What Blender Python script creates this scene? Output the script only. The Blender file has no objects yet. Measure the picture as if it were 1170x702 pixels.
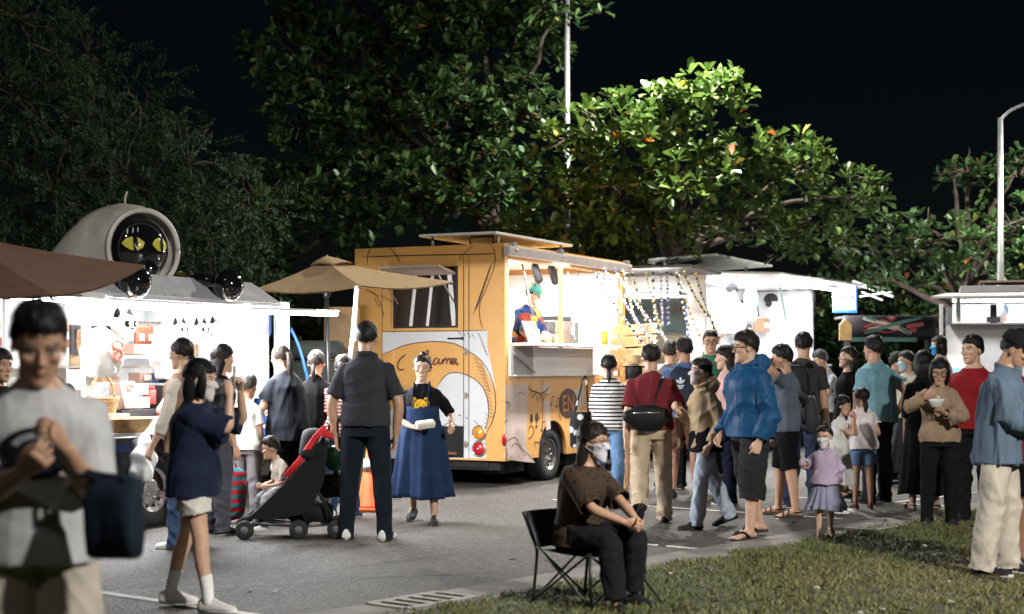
SKY, MOON, EXPO, FRONT_FILL = 0.00022, 0.055, 1.5, 225
import bpy, math, random
import numpy as np
from mathutils import Vector, Matrix
from mathutils.bvhtree import BVHTree

random.seed(7)
rng = np.random.default_rng(7)
SC = bpy.context.scene
COL = SC.collection
PENDING = []                       # objects linked at the very end (keeps the remesh passes quick)

# ---------------------------------------------------------------- camera geometry
FPX, CXP, HYP, CAMH = 1780.0, 585.0, 422.0, 1.40      # focal length, centre and horizon of the 1170 px wide photograph
def P(px, py, Y):
    return Vector(((px - CXP) * Y / FPX, Y, CAMH - (py - HYP) * Y / FPX))
def gy(py):
    return CAMH * FPX / (py - HYP)
def G(px, py):
    Y = gy(py)
    return Vector(((px - CXP) * Y / FPX, Y, 0.0))
def on_plane(px, py, p0, n):
    d = Vector(((px - CXP) / FPX, 1.0, -(py - HYP) / FPX))
    c = Vector((0, 0, CAMH))
    return c + d * ((p0 - c).dot(n) / d.dot(n))

# ---------------------------------------------------------------- materials
MATS = {}
def srgb(r, g, b):
    f = lambda c: (c / 255 / 12.92) if c / 255 <= 0.04045 else ((c / 255 + 0.055) / 1.055) ** 2.4
    return (f(r), f(g), f(b))
def new_mat(name):
    m = bpy.data.materials.new(name); m.use_nodes = True
    nt = m.node_tree; nt.nodes.clear()
    out = nt.nodes.new('ShaderNodeOutputMaterial'); b = nt.nodes.new('ShaderNodeBsdfPrincipled')
    nt.links.new(b.outputs[0], out.inputs[0])
    return m, nt, b
def noise(nt, scale, detail=3, vec=None, rough=0.55):
    n = nt.nodes.new('ShaderNodeTexNoise'); n.inputs['Scale'].default_value = scale
    n.inputs['Detail'].default_value = detail; n.inputs['Roughness'].default_value = rough
    if vec is not None: nt.links.new(vec, n.inputs['Vector'])
    return n
def objcoord(nt, scale=(1, 1, 1), kind='Object'):
    tc = nt.nodes.new('ShaderNodeTexCoord'); mp = nt.nodes.new('ShaderNodeMapping')
    mp.inputs['Scale'].default_value = scale
    nt.links.new(tc.outputs[kind], mp.inputs['Vector'])
    return mp.outputs[0]
def mixc(nt, fac, a, b):
    m = nt.nodes.new('ShaderNodeMix'); m.data_type = 'RGBA'
    for s, v in ((0, fac), (6, a), (7, b)):
        if hasattr(v, 'is_linked') or hasattr(v, 'links'): nt.links.new(v, m.inputs[s])
        elif s == 0: m.inputs[0].default_value = v
        else: m.inputs[s].default_value = (*v[:3], 1)
    return m.outputs[2]
def ramp(nt, fac, stops):
    r = nt.nodes.new('ShaderNodeValToRGB'); nt.links.new(fac, r.inputs[0])
    el = r.color_ramp.elements
    el[0].position, el[0].color = stops[0][0], (*stops[0][1], 1)
    el[1].position, el[1].color = stops[1][0], (*stops[1][1], 1)
    for p, c in stops[2:]:
        e = el.new(p); e.color = (*c, 1)
    return r.outputs[0]
def bump(nt, b, h, strength, dist=0.01):
    n = nt.nodes.new('ShaderNodeBump'); n.inputs['Strength'].default_value = strength
    n.inputs['Distance'].default_value = dist
    nt.links.new(h, n.inputs['Height']); nt.links.new(n.outputs[0], b.inputs['Normal'])

def surf(name, col, rough=0.6, metal=0.0, var=0.12, scale=6.0, bmp=0.0, bscale=40.0, dirt=0.0, emit=None, coat=0.0, alpha=None):
    """painted / plastic / metal surface: base colour with faint mottling, grime and roughness variation"""
    key = ('s', name)
    if key in MATS: return MATS[key]
    m, nt, b = new_mat(name)
    v = objcoord(nt)
    n = noise(nt, scale, 4, v)
    c0 = tuple(max(0, x * (1 - var)) for x in col); c1 = tuple(min(1, x * (1 + var)) for x in col)
    c = ramp(nt, n.outputs['Fac'], [(0.3, c0), (0.7, c1)])
    if dirt:
        n2 = noise(nt, scale * 0.6, 6, v, 0.7)
        f = ramp(nt, n2.outputs['Fac'], [(0.52, (0, 0, 0)), (0.75, (dirt, dirt, dirt))])
        c = mixc(nt, f, c, tuple(x * 0.35 + 0.01 for x in col))
    nt.links.new(c, b.inputs['Base Color'])
    rr = ramp(nt, noise(nt, scale * 2.3, 4, v).outputs['Fac'], [(0.3, (max(0, rough - .1),) * 3), (0.7, (min(1, rough + .1),) * 3)])
    nt.links.new(rr, b.inputs['Roughness'])
    b.inputs['Metallic'].default_value = metal
    if coat: b.inputs['Coat Weight'].default_value = coat
    if alpha is not None: b.inputs['Transmission Weight'].default_value = alpha
    if bmp: bump(nt, b, noise(nt, bscale, 4, v).outputs['Fac'], bmp)
    if emit:
        b.inputs['Emission Color'].default_value = (*emit[:3], 1); b.inputs['Emission Strength'].default_value = emit[3]
    MATS[key] = m; return m

def fabric(name, col, pattern=None, col2=(0.8, 0.8, 0.8), rough=0.9, var=0.15, freq=22.0):
    """cloth: weave bump, soft creases, sheen; optional stripes / plaid / blotch / camouflage"""
    key = ('f', name)
    if key in MATS: return MATS[key]
    m, nt, b = new_mat(name)
    v = objcoord(nt)
    n = noise(nt, 9, 4, v)
    c = ramp(nt, n.outputs['Fac'], [(0.3, tuple(x * (1 - var) for x in col)), (0.72, tuple(min(1, x * (1 + var)) for x in col))])
    if pattern == 'stripes':
        sx = nt.nodes.new('ShaderNodeSeparateXYZ'); nt.links.new(v, sx.inputs[0])
        mm = nt.nodes.new('ShaderNodeMath'); mm.operation = 'MULTIPLY'; mm.inputs[1].default_value = freq; nt.links.new(sx.outputs[2], mm.inputs[0])
        fr = nt.nodes.new('ShaderNodeMath'); fr.operation = 'FRACT'; nt.links.new(mm.outputs[0], fr.inputs[0])
        gt = nt.nodes.new('ShaderNodeMath'); gt.operation = 'GREATER_THAN'; gt.inputs[1].default_value = 0.58; nt.links.new(fr.outputs[0], gt.inputs[0])
        c = mixc(nt, gt.outputs[0], c, col2)
    elif pattern == 'blotch':
        vo = nt.nodes.new('ShaderNodeTexVoronoi'); vo.inputs['Scale'].default_value = freq; nt.links.new(v, vo.inputs['Vector'])
        f = ramp(nt, vo.outputs['Distance'], [(0.25, (0, 0, 0)), (0.32, (1, 1, 1))])
        c = mixc(nt, f, col2, c)
    elif pattern == 'patches':
        vo = nt.nodes.new('ShaderNodeTexVoronoi'); vo.inputs['Scale'].default_value = freq; vo.distance = 'CHEBYCHEV'; nt.links.new(v, vo.inputs['Vector'])
        hs = nt.nodes.new('ShaderNodeSeparateColor'); nt.links.new(vo.outputs['Color'], hs.inputs[0])
        c = ramp(nt, hs.outputs[0], [(0.0, (0.012, 0.03, 0.10)), (1.0, (0.015, 0.015, 0.015)), (0.3, (0.20, 0.035, 0.02)), (0.45, (0.34, 0.20, 0.04)), (0.58, (0.015, 0.015, 0.018)), (0.8, (0.03, 0.08, 0.17))])
        hs.outputs[0]
        for n_ in nt.nodes:
            if n_.type == 'VALTORGB' and len(n_.color_ramp.elements) > 4: n_.color_ramp.interpolation = 'CONSTANT'
    nt.links.new(c, b.inputs['Base Color'])
    b.inputs['Roughness'].default_value = rough
    b.inputs['Sheen Weight'].default_value = 0.03; b.inputs['Sheen Roughness'].default_value = 0.4
    b.inputs['Specular IOR Level'].default_value = 0.12
    a = noise(nt, 9, 2, v); w = noise(nt, 240, 2, v)
    ad = nt.nodes.new('ShaderNodeMath'); ad.operation = 'MULTIPLY_ADD'; ad.inputs[1].default_value = 0.12
    nt.links.new(w.outputs['Fac'], ad.inputs[0]); nt.links.new(a.outputs['Fac'], ad.inputs[2])
    rg = noise(nt, 5.5, 3, objcoord(nt, (1, 1, .6)), .5); rg.noise_type = 'RIDGED_MULTIFRACTAL'; rg.inputs['Distortion'].default_value = .8
    a2 = nt.nodes.new('ShaderNodeMath'); a2.operation = 'MULTIPLY_ADD'; a2.inputs[1].default_value = .55; nt.links.new(rg.outputs['Fac'], a2.inputs[0]); nt.links.new(ad.outputs[0], a2.inputs[2])
    bump(nt, b, a2.outputs[0], 0.55, 0.012)
    MATS[key] = m; return m

def skin_mat():
    if 'skin' in MATS: return MATS['skin']
    m, nt, b = new_mat('skin')
    at = nt.nodes.new('ShaderNodeAttribute'); at.attribute_name = 'tone'
    v = objcoord(nt); n = noise(nt, 25, 4, v)
    f = ramp(nt, n.outputs['Fac'], [(0.3, (0.9, 0.86, 0.84)), (0.7, (1.08, 1.06, 1.05))])
    mx = nt.nodes.new('ShaderNodeMix'); mx.data_type = 'RGBA'; mx.blend_type = 'MULTIPLY'; mx.inputs[0].default_value = 1
    nt.links.new(at.outputs['Color'], mx.inputs[6]); nt.links.new(f, mx.inputs[7])
    nt.links.new(mx.outputs[2], b.inputs['Base Color'])
    b.inputs['Roughness'].default_value = 0.48
    b.inputs['Subsurface Weight'].default_value = 0.06; b.inputs['Subsurface Radius'].default_value = (0.02, 0.008, 0.004)
    bump(nt, b, noise(nt, 90, 3, v).outputs['Fac'], 0.12, 0.004)
    MATS['skin'] = m; return m

def hair_mat(col):
    key = ('h', col)
    if key in MATS: return MATS[key]
    m, nt, b = new_mat('hair')
    v = objcoord(nt, (90, 90, 9)); n = noise(nt, 2.2, 3, v)
    c = ramp(nt, n.outputs['Fac'], [(0.3, tuple(x * 0.5 for x in col)), (0.75, tuple(x * 1.7 for x in col))])
    nt.links.new(c, b.inputs['Base Color']); b.inputs['Roughness'].default_value = 0.46; b.inputs['Specular IOR Level'].default_value = 0.22
    bump(nt, b, n.outputs['Fac'], 0.5, 0.006)
    MATS[key] = m; return m

# ---------------------------------------------------------------- numpy geometry
def frames(pts, ref=None):
    pts = np.asarray(pts, float); T = np.gradient(pts, axis=0)
    T /= np.linalg.norm(T, axis=1)[:, None] + 1e-9
    if ref is None:
        d = np.abs(T).mean(0); ref = np.eye(3)[int(np.argmin(d))]
    U = ref - T * (T @ ref)[:, None]; U /= np.linalg.norm(U, axis=1)[:, None] + 1e-9
    return T, U, np.cross(T, U)
def rings_mesh(R):
    """list of rings (each n x 3) -> closed surface, ends fanned to their centres"""
    n = len(R[0]); V = np.concatenate(R + [R[0].mean(0)[None], R[-1].mean(0)[None]]); F = []
    m = len(R)
    for i in range(m - 1):
        a = i * n; b = a + n
        for j in range(n):
            k = (j + 1) % n; F.append((a + j, a + k, b + k, b + j))
    c0, c1 = m * n, m * n + 1; e = (m - 1) * n
    for j in range(n):
        k = (j + 1) % n
        F.append((c0, k, j)); F.append((c1, e + j, e + k))
    return V, F
def resample(pts, rad, m):
    pts = np.asarray(pts, float); rad = np.asarray(rad, float)
    if rad.ndim == 1: rad = np.stack([rad, rad], 1)
    d = np.r_[0, np.cumsum(np.linalg.norm(np.diff(pts, axis=0), axis=1))]
    t = np.linspace(0, d[-1], m)
    # smooth interpolation (monotone enough at this density)
    def ip(y): return np.interp(t, d, y)
    p = np.stack([ip(pts[:, i]) for i in range(3)], 1); r = np.stack([ip(rad[:, i]) for i in range(2)], 1)
    for _ in range(2):
        p[1:-1] = 0.25 * p[:-2] + 0.5 * p[1:-1] + 0.25 * p[2:]; r[1:-1] = 0.25 * r[:-2] + 0.5 * r[1:-1] + 0.25 * r[2:]
    return p, r
def tube(pts, rad, n=14, m=None, ref=None, caps=(True, True), hollow=False, sm=True):
    """closed tube; round caps, or a hollow (hemmed) far end"""
    pts = np.asarray(pts, float); rad = np.asarray(rad, float)
    if rad.ndim == 0: rad = np.full(len(pts), float(rad))
    if rad.shape == (2,) and len(pts) != 2: rad = np.tile(rad, (len(pts), 1))
    if rad.ndim == 1: rad = np.stack([rad, rad], 1)
    if m: pts, rad = resample(pts, rad, m)
    T, U, W = frames(pts, ref)
    a = np.linspace(0, 2 * np.pi, n, endpoint=False); ca, sa = np.cos(a)[:, None], np.sin(a)[:, None]
    def ring(c, u, w, r): return c + ca * u * r[0] + sa * w * r[1]
    R = []
    if caps[0]:
        for q in (0.12, 0.5, 0.85):
            R.append(ring(pts[0] - T[0] * rad[0].mean() * math.cos(q * 1.571) * 0.9, U[0], W[0], rad[0] * math.sin(q * 1.571)))
    for i in range(len(pts)): R.append(ring(pts[i], U[i], W[i], rad[i]))
    if hollow:
        e = len(pts) - 1; r = rad[e]
        R.append(ring(pts[e], U[e], W[e], r - 0.013))
        R.append(ring(pts[e] - T[e] * 0.05, U[e], W[e], r - 0.016))
    elif caps[1]:
        e = -1
        for q in (0.85, 0.5, 0.12):
            R.append(ring(pts[e] + T[e] * rad[e].mean() * math.cos(q * 1.571) * 0.9, U[e], W[e], rad[e] * math.sin(q * 1.571)))
    return rings_mesh(R)
def ellipsoid(c, r, n=18, m=12, rot=None):
    R = []
    for i in range(1, m):
        t = math.pi * i / m; a = np.linspace(0, 2 * np.pi, n, endpoint=False)
        q = np.stack([np.cos(a) * math.sin(t) * r[0], np.sin(a) * math.sin(t) * r[1], np.full(n, math.cos(t) * r[2])], 1)
        if rot is not None: q = q @ np.asarray(rot).T
        R.append(q + np.asarray(c, float))
    R = R[::-1]
    V, F = rings_mesh(R)
    top = np.array([0, 0, r[2]], float); bot = -top
    if rot is not None: top = np.asarray(rot) @ top; bot = np.asarray(rot) @ bot
    V[-2] = np.asarray(c) + bot; V[-1] = np.asarray(c) + top
    return V, F
def join(parts):
    V, F, o = [], [], 0
    for v, f in parts:
        V.append(np.asarray(v, float)); F += [tuple(i + o for i in q) for q in f]; o += len(v)
    return np.concatenate(V), F
def raw_mesh(V, F, name='m'):
    me = bpy.data.meshes.new(name); me.from_pydata([tuple(v) for v in V], [], F); return me
def fast_mesh(V, F, name):
    """F: numpy (m,4) quads or list of tuples"""
    me = bpy.data.meshes.new(name)
    if isinstance(F, np.ndarray):
        me.vertices.add(len(V)); me.vertices.foreach_set('co', np.ascontiguousarray(V, np.float32).ravel())
        k = F.shape[1]; me.loops.add(F.size); me.loops.foreach_set('vertex_index', np.ascontiguousarray(F, np.int32).ravel())
        me.polygons.add(len(F)); me.polygons.foreach_set('loop_start', np.arange(0, F.size, k, dtype=np.int32))
        me.update(calc_edges=True)
    else:
        me.from_pydata([tuple(v) for v in V], [], F)
    return me
def remesh(parts, voxel, smooth=2):
    V, F = join(parts)
    ob = bpy.data.objects.new('tmp', raw_mesh(V, F)); COL.objects.link(ob)
    md = ob.modifiers.new('r', 'REMESH'); md.mode = 'VOXEL'; md.voxel_size = voxel
    if smooth:
        ms = ob.modifiers.new('s', 'SMOOTH'); ms.factor = 0.5; ms.iterations = smooth
    dg = bpy.context.evaluated_depsgraph_get(); ev = ob.evaluated_get(dg); me = ev.to_mesh()
    nv, nf = len(me.vertices), len(me.polygons)
    v = np.empty(nv * 3, np.float32); me.vertices.foreach_get('co', v)
    f = np.empty(len(me.loops), np.int32); me.loops.foreach_get('vertex_index', f)
    ev.to_mesh_clear()
    old = ob.data; bpy.data.objects.remove(ob); bpy.data.meshes.remove(old)
    return v.reshape(-1, 3).astype(float), f.reshape(-1, 4)
def vnormals(V, F):
    n = np.cross(V[F[:, 2]] - V[F[:, 0]], V[F[:, 3]] - V[F[:, 1]]); N = np.zeros_like(V)
    for i in range(4): np.add.at(N, F[:, i], n)
    return N / (np.linalg.norm(N, axis=1)[:, None] + 1e-12)
def folds(V, seed, amp=0.007, freq=9.0, aniso=(1, 1, 0.45)):
    """soft ridged cloth creases from a handful of warped sine waves"""
    r = np.random.default_rng(seed); q = V * np.asarray(aniso); out = np.zeros(len(V))
    warp = np.stack([np.sin(q @ r.normal(0, 5, 3) + r.uniform(0, 6)) for _ in range(3)], 1) * 0.08
    q = q + warp; tot = 0
    for i in range(5):
        d = r.normal(0, 1, 3) * (1, 1, 1.5); d /= np.linalg.norm(d); fr = freq * (1.3 ** i) * r.uniform(0.8, 1.25)
        w = np.sin(q @ d * fr * 2 + r.uniform(0, 6.28)); a = 0.75 ** i
        gate = 0.5 + 0.5 * np.sin(q @ r.normal(0, 3.5, 3) + r.uniform(0, 6.28))
        out += a * ((1 - np.abs(w)) ** 1.6 * 2 - .7) * gate; tot += a
    return out / tot * amp

def obj_np(name, V, F, mats, parent=None, smooth=True, midx=None, attr=None):
    me = fast_mesh(V, F, name)
    for m in (mats if isinstance(mats, (list, tuple)) else [mats]): me.materials.append(m)
    me.polygons.foreach_set('use_smooth', np.full(len(me.polygons), smooth))
    if midx is not None: me.polygons.foreach_set('material_index', np.asarray(midx, np.int32))
    if attr is not None:
        ca = me.color_attributes.new('tone', 'FLOAT_COLOR', 'POINT')
        ca.data.foreach_set('color', np.c_[attr, np.ones(len(attr))].astype(np.float32).ravel())
    me.update()
    o = bpy.data.objects.new(name, me); PENDING.append(o)
    if parent is not None: o.parent = parent
    return o

# ---------------------------------------------------------------- hard-surface mesh collector
class MB:
    def __init__(s): s.v, s.f, s.m, s.s = [], [], [], []
    def add(s, V, F, mi=0, smooth=False):
        o = len(s.v); s.v += [tuple(map(float, q)) for q in V]
        for q in F: s.f.append(tuple(i + o for i in q)); s.m.append(mi); s.s.append(smooth)
        return s
    def box(s, c, size, M=None, mi=0):
        """box centred at c; M optional 3x3 with the box axes as columns"""
        h = np.asarray(size, float) / 2
        q = np.array([[x, y, z] for x in (-1, 1) for y in (-1, 1) for z in (-1, 1)], float) * h
        if M is not None: q = q @ np.asarray(M, float).T
        return s.add(q + np.asarray(c, float), [(0, 1, 3, 2), (4, 6, 7, 5), (0, 4, 5, 1), (2, 3, 7, 6), (0, 2, 6, 4), (1, 5, 7, 3)], mi)
    def tube(s, pts, r, n=8, mi=0, caps=False, ref=None, m=None):
        pts = np.asarray(pts, float)
        if len(pts) == 2 and not caps: pass
        V, F = tube(pts, r, n=n, caps=(caps, caps), ref=ref, m=m); return s.add(V, F, mi, True)
    def ell(s, c, r, n=14, m=9, mi=0, rot=None):
        V, F = ellipsoid(c, r, n, m, rot); return s.add(V, F, mi, True)
    def rings(s, R, mi=0, smooth=True):
        V, F = rings_mesh([np.asarray(q, float) for q in R]); return s.add(V, F, mi, smooth)
    def prism(s, poly, off, mi=0):
        """polygon (n x 3) extruded by vector off"""
        p = np.asarray(poly, float); q = p + np.asarray(off, float); n = len(p)
        F = [tuple(range(n))[::-1], tuple(range(n, 2 * n))] + [(i, (i + 1) % n, n + (i + 1) % n, n + i) for i in range(n)]
        return s.add(np.r_[p, q], F, mi)
    def ribbon(s, pts, w, nrm, mi=0, th=0.002):
        """flat drawn line of width w lying on a surface with normal nrm"""
        p = np.asarray(pts, float); nrm = np.asarray(nrm, float); T = np.gradient(p, axis=0); T /= np.linalg.norm(T, axis=1)[:, None] + 1e-9
        S = np.cross(T, nrm); S /= np.linalg.norm(S, axis=1)[:, None] + 1e-9
        k = len(p); wv = (w * np.clip(np.minimum(np.arange(k), np.arange(k)[::-1]) / max(1, k * 0.2) + 0.45, 0, 1))[:, None] / 2
        V = np.r_[p + S * wv, p - S * wv] + nrm * th
        return s.add(V, [(i, i + 1, k + i + 1, k + i) for i in range(k - 1)], mi)
    def build(s, name, mats, parent=None, bevel=0.0, seg=2, tags=None):
        me = bpy.data.meshes.new(name); me.from_pydata(s.v, [], s.f)
        for m in (mats if isinstance(mats, (list, tuple)) else [mats]): me.materials.append(m)
        me.polygons.foreach_set('material_index', np.array(s.m, np.int32)); me.polygons.foreach_set('use_smooth', np.array(s.s, bool))
        me.update()
        import bmesh
        bm = bmesh.new(); bm.from_mesh(me); bmesh.ops.recalc_face_normals(bm, faces=bm.faces); bm.to_mesh(me); bm.free()
        o = bpy.data.objects.new(name, me); PENDING.append(o)
        if parent is not None: o.parent = parent
        if bevel:
            b = o.modifiers.new('bevel', 'BEVEL'); b.width = bevel; b.segments = seg; b.limit_method = 'ANGLE'; b.angle_limit = 0.7
        if tags: tag(o, *tags)
        return o
def tag(o, label=None, cat=None, group=None, kind=None):
    for k, v in (('label', label), ('category', cat), ('group', group), ('kind', kind)):
        if v: o[k] = v
    return o
def empty(name, loc, rz=0.0, label=None, cat=None, group=None):
    o = bpy.data.objects.new(name, None); o.location = loc; o.rotation_euler = (0, 0, rz); o.empty_display_size = 0.2
    PENDING.append(o); return tag(o, label, cat, group)
def axes(dx, dz=(0, 0, 1)):
    """3x3 whose columns are: dx, dz x dx, dz"""
    x = np.asarray(dx, float); x /= np.linalg.norm(x); z = np.asarray(dz, float); z /= np.linalg.norm(z)
    y = np.cross(z, x); return np.stack([x, y, z], 1)
def bez(p0, p1, p2, p3, n=16):
    t = np.linspace(0, 1, n)[:, None]; p0, p1, p2, p3 = (np.asarray(p, float) for p in (p0, p1, p2, p3))
    return (1 - t) ** 3 * p0 + 3 * (1 - t) ** 2 * t * p1 + 3 * (1 - t) * t * t * p2 + t ** 3 * p3
def spline(pts, n=24):
    """Catmull-Rom through points"""
    p = np.asarray(pts, float); p = np.r_[[2 * p[0] - p[1]], p, [2 * p[-1] - p[-2]]]; out = []
    seg = len(p) - 3; per = max(2, n // seg)
    for i in range(seg):
        a, b, c, d = p[i:i + 4]
        for t in np.linspace(0, 1, per, endpoint=False):
            out.append(0.5 * (2 * b + (c - a) * t + (2 * a - 5 * b + 4 * c - d) * t * t + (3 * b - a - 3 * c + d) * t ** 3))
    out.append(p[-2]); return np.array(out)
# ---------------------------------------------------------------- people
V3 = lambda *a: np.array(a, float)
def unit(v): v = np.asarray(v, float); return v / (np.linalg.norm(v) + 1e-9)
def rotx(a): c, s = math.cos(a), math.sin(a); return np.array([[1, 0, 0], [0, c, -s], [0, s, c]])
def roty(a): c, s = math.cos(a), math.sin(a); return np.array([[c, 0, s], [0, 1, 0], [-s, 0, c]])
def rotz(a): c, s = math.cos(a), math.sin(a); return np.array([[c, -s, 0], [s, c, 0], [0, 0, 1]])
rad = math.radians

HAND = {}
def hand(curl, fine):
    """left hand: x to the thumb side, y out of the palm, z along the fingers; wrist at the origin; length about 0.18 m"""
    key = (curl, fine)
    if key in HAND: return HAND[key]
    parts = [tube([(0, 0, -.045), (0, 0, 0), (0.002, 0, .025), (0.003, .002, .06), (0.002, .003, .09)],
                  [(.024, .019), (.026, .018), (.033, .017), (.040, .0155), (.040, .0125)], n=18, m=9, ref=V3(1, 0, 0))]
    for i, (x, L, r) in enumerate(((.031, .072, .0088), (.0105, .080, .0091), (-.0105, .075, .0088), (-.030, .058, .0078))):
        p = V3(x * .95, .001, .080); a = rad(6); pts = [p.copy()]; sp = (1.5 - i) * 0.05
        for j, fr in enumerate((.46, .31, .23)):
            a += rad(curl) * (0.8 if j == 0 else 1.0) * (1 + .1 * i)
            p = p + V3(sp * (1 if j == 0 else .3), math.sin(a), math.cos(a)) * L * fr * (1.25 if j == 0 else 1); pts.append(p.copy())
        parts.append(tube(pts, [r * 1.08, r, r * .92, r * .8], n=9, m=9))
    c = curl / 60
    parts.append(tube([(.020, .004, .018), (.040, .012 + .012 * c, .045), (.050 - .012 * c, .022 + .02 * c, .072), (.050 - .026 * c, .03 + .03 * c, .092)],
                      [.0165, .0125, .0105, .0085], n=9, m=9))
    HAND[key] = remesh(parts, .0034 if fine else .0048, 2); return HAND[key]

HEADS = {}
def head_tpl(sex, fine=False):
    """head in units of its own height; centre between chin and crown at the origin; faces -y"""
    key = (sex, fine)
    if key in HEADS: return HEADS[key]
    kid = sex == 'k'; jaw = 1.0 if sex == 'm' else (.93 if sex == 'f' else .92)
    parts = [ellipsoid((0, .055, .115), (.335 if not kid else .36, .405, .385), 28, 18)]
    R = []
    for z, hw, yf, yb in ((-.5, .045, -.335, -.20), (-.475, .10 * jaw, -.355, -.10), (-.42, .165 * jaw, -.355, 0), (-.34, .215 * jaw, -.345, .06), (-.24, .25 * jaw, -.345, .12),
                          (-.12, .275 * jaw, -.345, .16), (.0, .29, -.335, .2), (.1, .30, -.338, .2), (.2, .295, -.315, .2), (.3, .25, -.25, .2)):
        a = np.linspace(0, 2 * np.pi, 28, endpoint=False)
        x = np.sign(np.cos(a)) * np.abs(np.cos(a)) ** .85 * hw; y = (yf + yb) / 2 - np.sign(np.sin(a)) * np.abs(np.sin(a)) ** .85 * (yb - yf) / 2
        R.append(np.stack([x, y, np.full(28, z)], 1))
    parts.append(rings_mesh(R))
    ns = .35 if kid else .8
    parts.append(tube([(0, -.335, .045), (0, -.365, -.03), (0, -.398 - .025 * ns, -.11)], [.032, .036, .046], n=10, m=7) if not kid else tube([(0, -.33, .01), (0, -.345, -.06), (0, -.362, -.11)], [.026, .03, .04], n=10, m=6))
    for s in (-1, 1):
        parts.append(ellipsoid((s * .045, -.375, -.125), (.036, .04, .03), 10, 8))                   # nostril wing
        parts.append(ellipsoid((s * .335, .035, -.035), (.028, .068, .125), 12, 10, rotz(s * .25) @ rotx(.12)))   # ear
        parts.append(ellipsoid((s * .17, -.265, -.075), (.10, .085, .085), 12, 10))                  # cheek
        parts.append(tube([(s * .05, -.335, .085), (s * .14, -.338, .105), (s * .225, -.285, .085)], [.026, .03, .024], n=8, m=7))   # brow ridge
        parts.append(ellipsoid((s * .135, -.285, .015), (.062, .052, .042), 12, 10))                 # eyeball under lids
    parts.append(tube([(-.095, -.318, -.262), (0, -.362, -.255), (.095, -.318, -.262)], [.016, .027, .016], n=8, m=9))
    parts.append(tube([(-.085, -.316, -.292), (0, -.357, -.298), (.085, -.316, -.292)], [.016, .030, .016], n=8, m=9))
    parts.append(ellipsoid((0, -.325, -.43), (.085, .05, .06), 12, 8))
    nr = .25 if sex == 'm' else (.205 if sex == 'f' else .19)
    parts.append(tube([(0, .05, -.12), (0, .075, -.35), (0, .10, -.58)], [nr, nr * .97, nr * .96], n=20, m=6))
    V, F = remesh(parts, .0165 if fine else .021, 2)
    x, y, z = V.T; ax = np.abs(x); front = y < -.2
    mult = np.ones((len(V), 3)); ab = np.zeros((len(V), 3)); w = np.zeros(len(V))
    lip = front & (ax < .105) & (np.abs(z + .277) < .042 * (1 - (ax / .12) ** 2)); mult[lip] = (.80, .46, .46) if sex != 'm' else (.84, .62, .60)
    seam = front & (ax < .095) & (np.abs(z + .277) < .008); mult[seam] = (.4, .2, .2)
    cheek = front & (((ax - .19) / .1) ** 2 + ((z + .11) / .08) ** 2 < 1); mult[cheek] = (1.03, .93, .92)
    br = front & (ax > .055) & (ax < .235) & (np.abs(z - (.105 + .02 * np.sin((ax - .055) * 14))) < (.021 if sex == 'm' else .014)); ab[br] = (.018, .014, .012); w[br] = .9
    ex, ez = (ax - .135), (z - .012)
    eye = front & ((ex / .062) ** 2 + (ez / .024) ** 2 < 1); ab[eye] = (.62, .6, .58); w[eye] = 1
    iris = front & (ex ** 2 + ez ** 2 < .0235 ** 2); ab[iris] = (.012, .01, .008); w[iris] = 1
    lash = front & (np.abs(ex) < .068) & (np.abs(ez - .024 * np.sqrt(np.clip(1 - (ex / .07) ** 2, 0, 1)) - .006) < .011); ab[lash] = (.015, .012, .01); w[lash] = .9
    nost = front & (ax > .018) & (ax < .055) & (z < -.142) & (z > -.17) & (y < -.36); mult[nost] = (.45, .35, .33)
    bvh = BVHTree.FromPolygons([tuple(v) for v in V], [tuple(int(i) for i in f) for f in F])
    HEADS[key] = (V, F, mult, ab, w, bvh); return HEADS[key]

_RAD = {}
def head_radius(sex, c=(0, .03, .08)):
    """distance from a centre to the scalp on an azimuth / elevation grid (azimuth 0 = straight ahead)"""
    key = (sex, c)
    if key in _RAD: return _RAD[key]
    bvh = head_tpl(sex)[5]; A, E = 56, 36
    az = np.linspace(0, 2 * np.pi, A, endpoint=False); el = np.linspace(-np.pi / 2 + .05, np.pi / 2 - .02, E)
    r = np.zeros((E, A))
    for i, e in enumerate(el):
        for j, a in enumerate(az):
            d = Vector((math.sin(a) * math.cos(e), -math.cos(a) * math.cos(e), math.sin(e)))
            h = bvh.ray_cast(Vector(c) + d * 1.5, -d)
            r[i, j] = (h[0] - Vector(c)).length if h[0] else .4
    _RAD[key] = (az, el, r); return _RAD[key]
def head_shell(sex, offset):
    """closed shell round the head: offset is an E x A array added to the scalp radius"""
    c = (0, .03, .08); az, el, r = head_radius(sex, c)
    q = r + offset; E, A = q.shape; R = []
    for i in range(E):
        d = np.stack([np.sin(az) * math.cos(el[i]), -np.cos(az) * math.cos(el[i]), np.full(A, math.sin(el[i]))], 1)
        R.append(np.array(c) + d * q[i][:, None])
    return rings_mesh(R)
def sstep(a, b, x): t = np.clip((x - a) / (b - a), 0, 1); return t * t * (3 - 2 * t)

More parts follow.
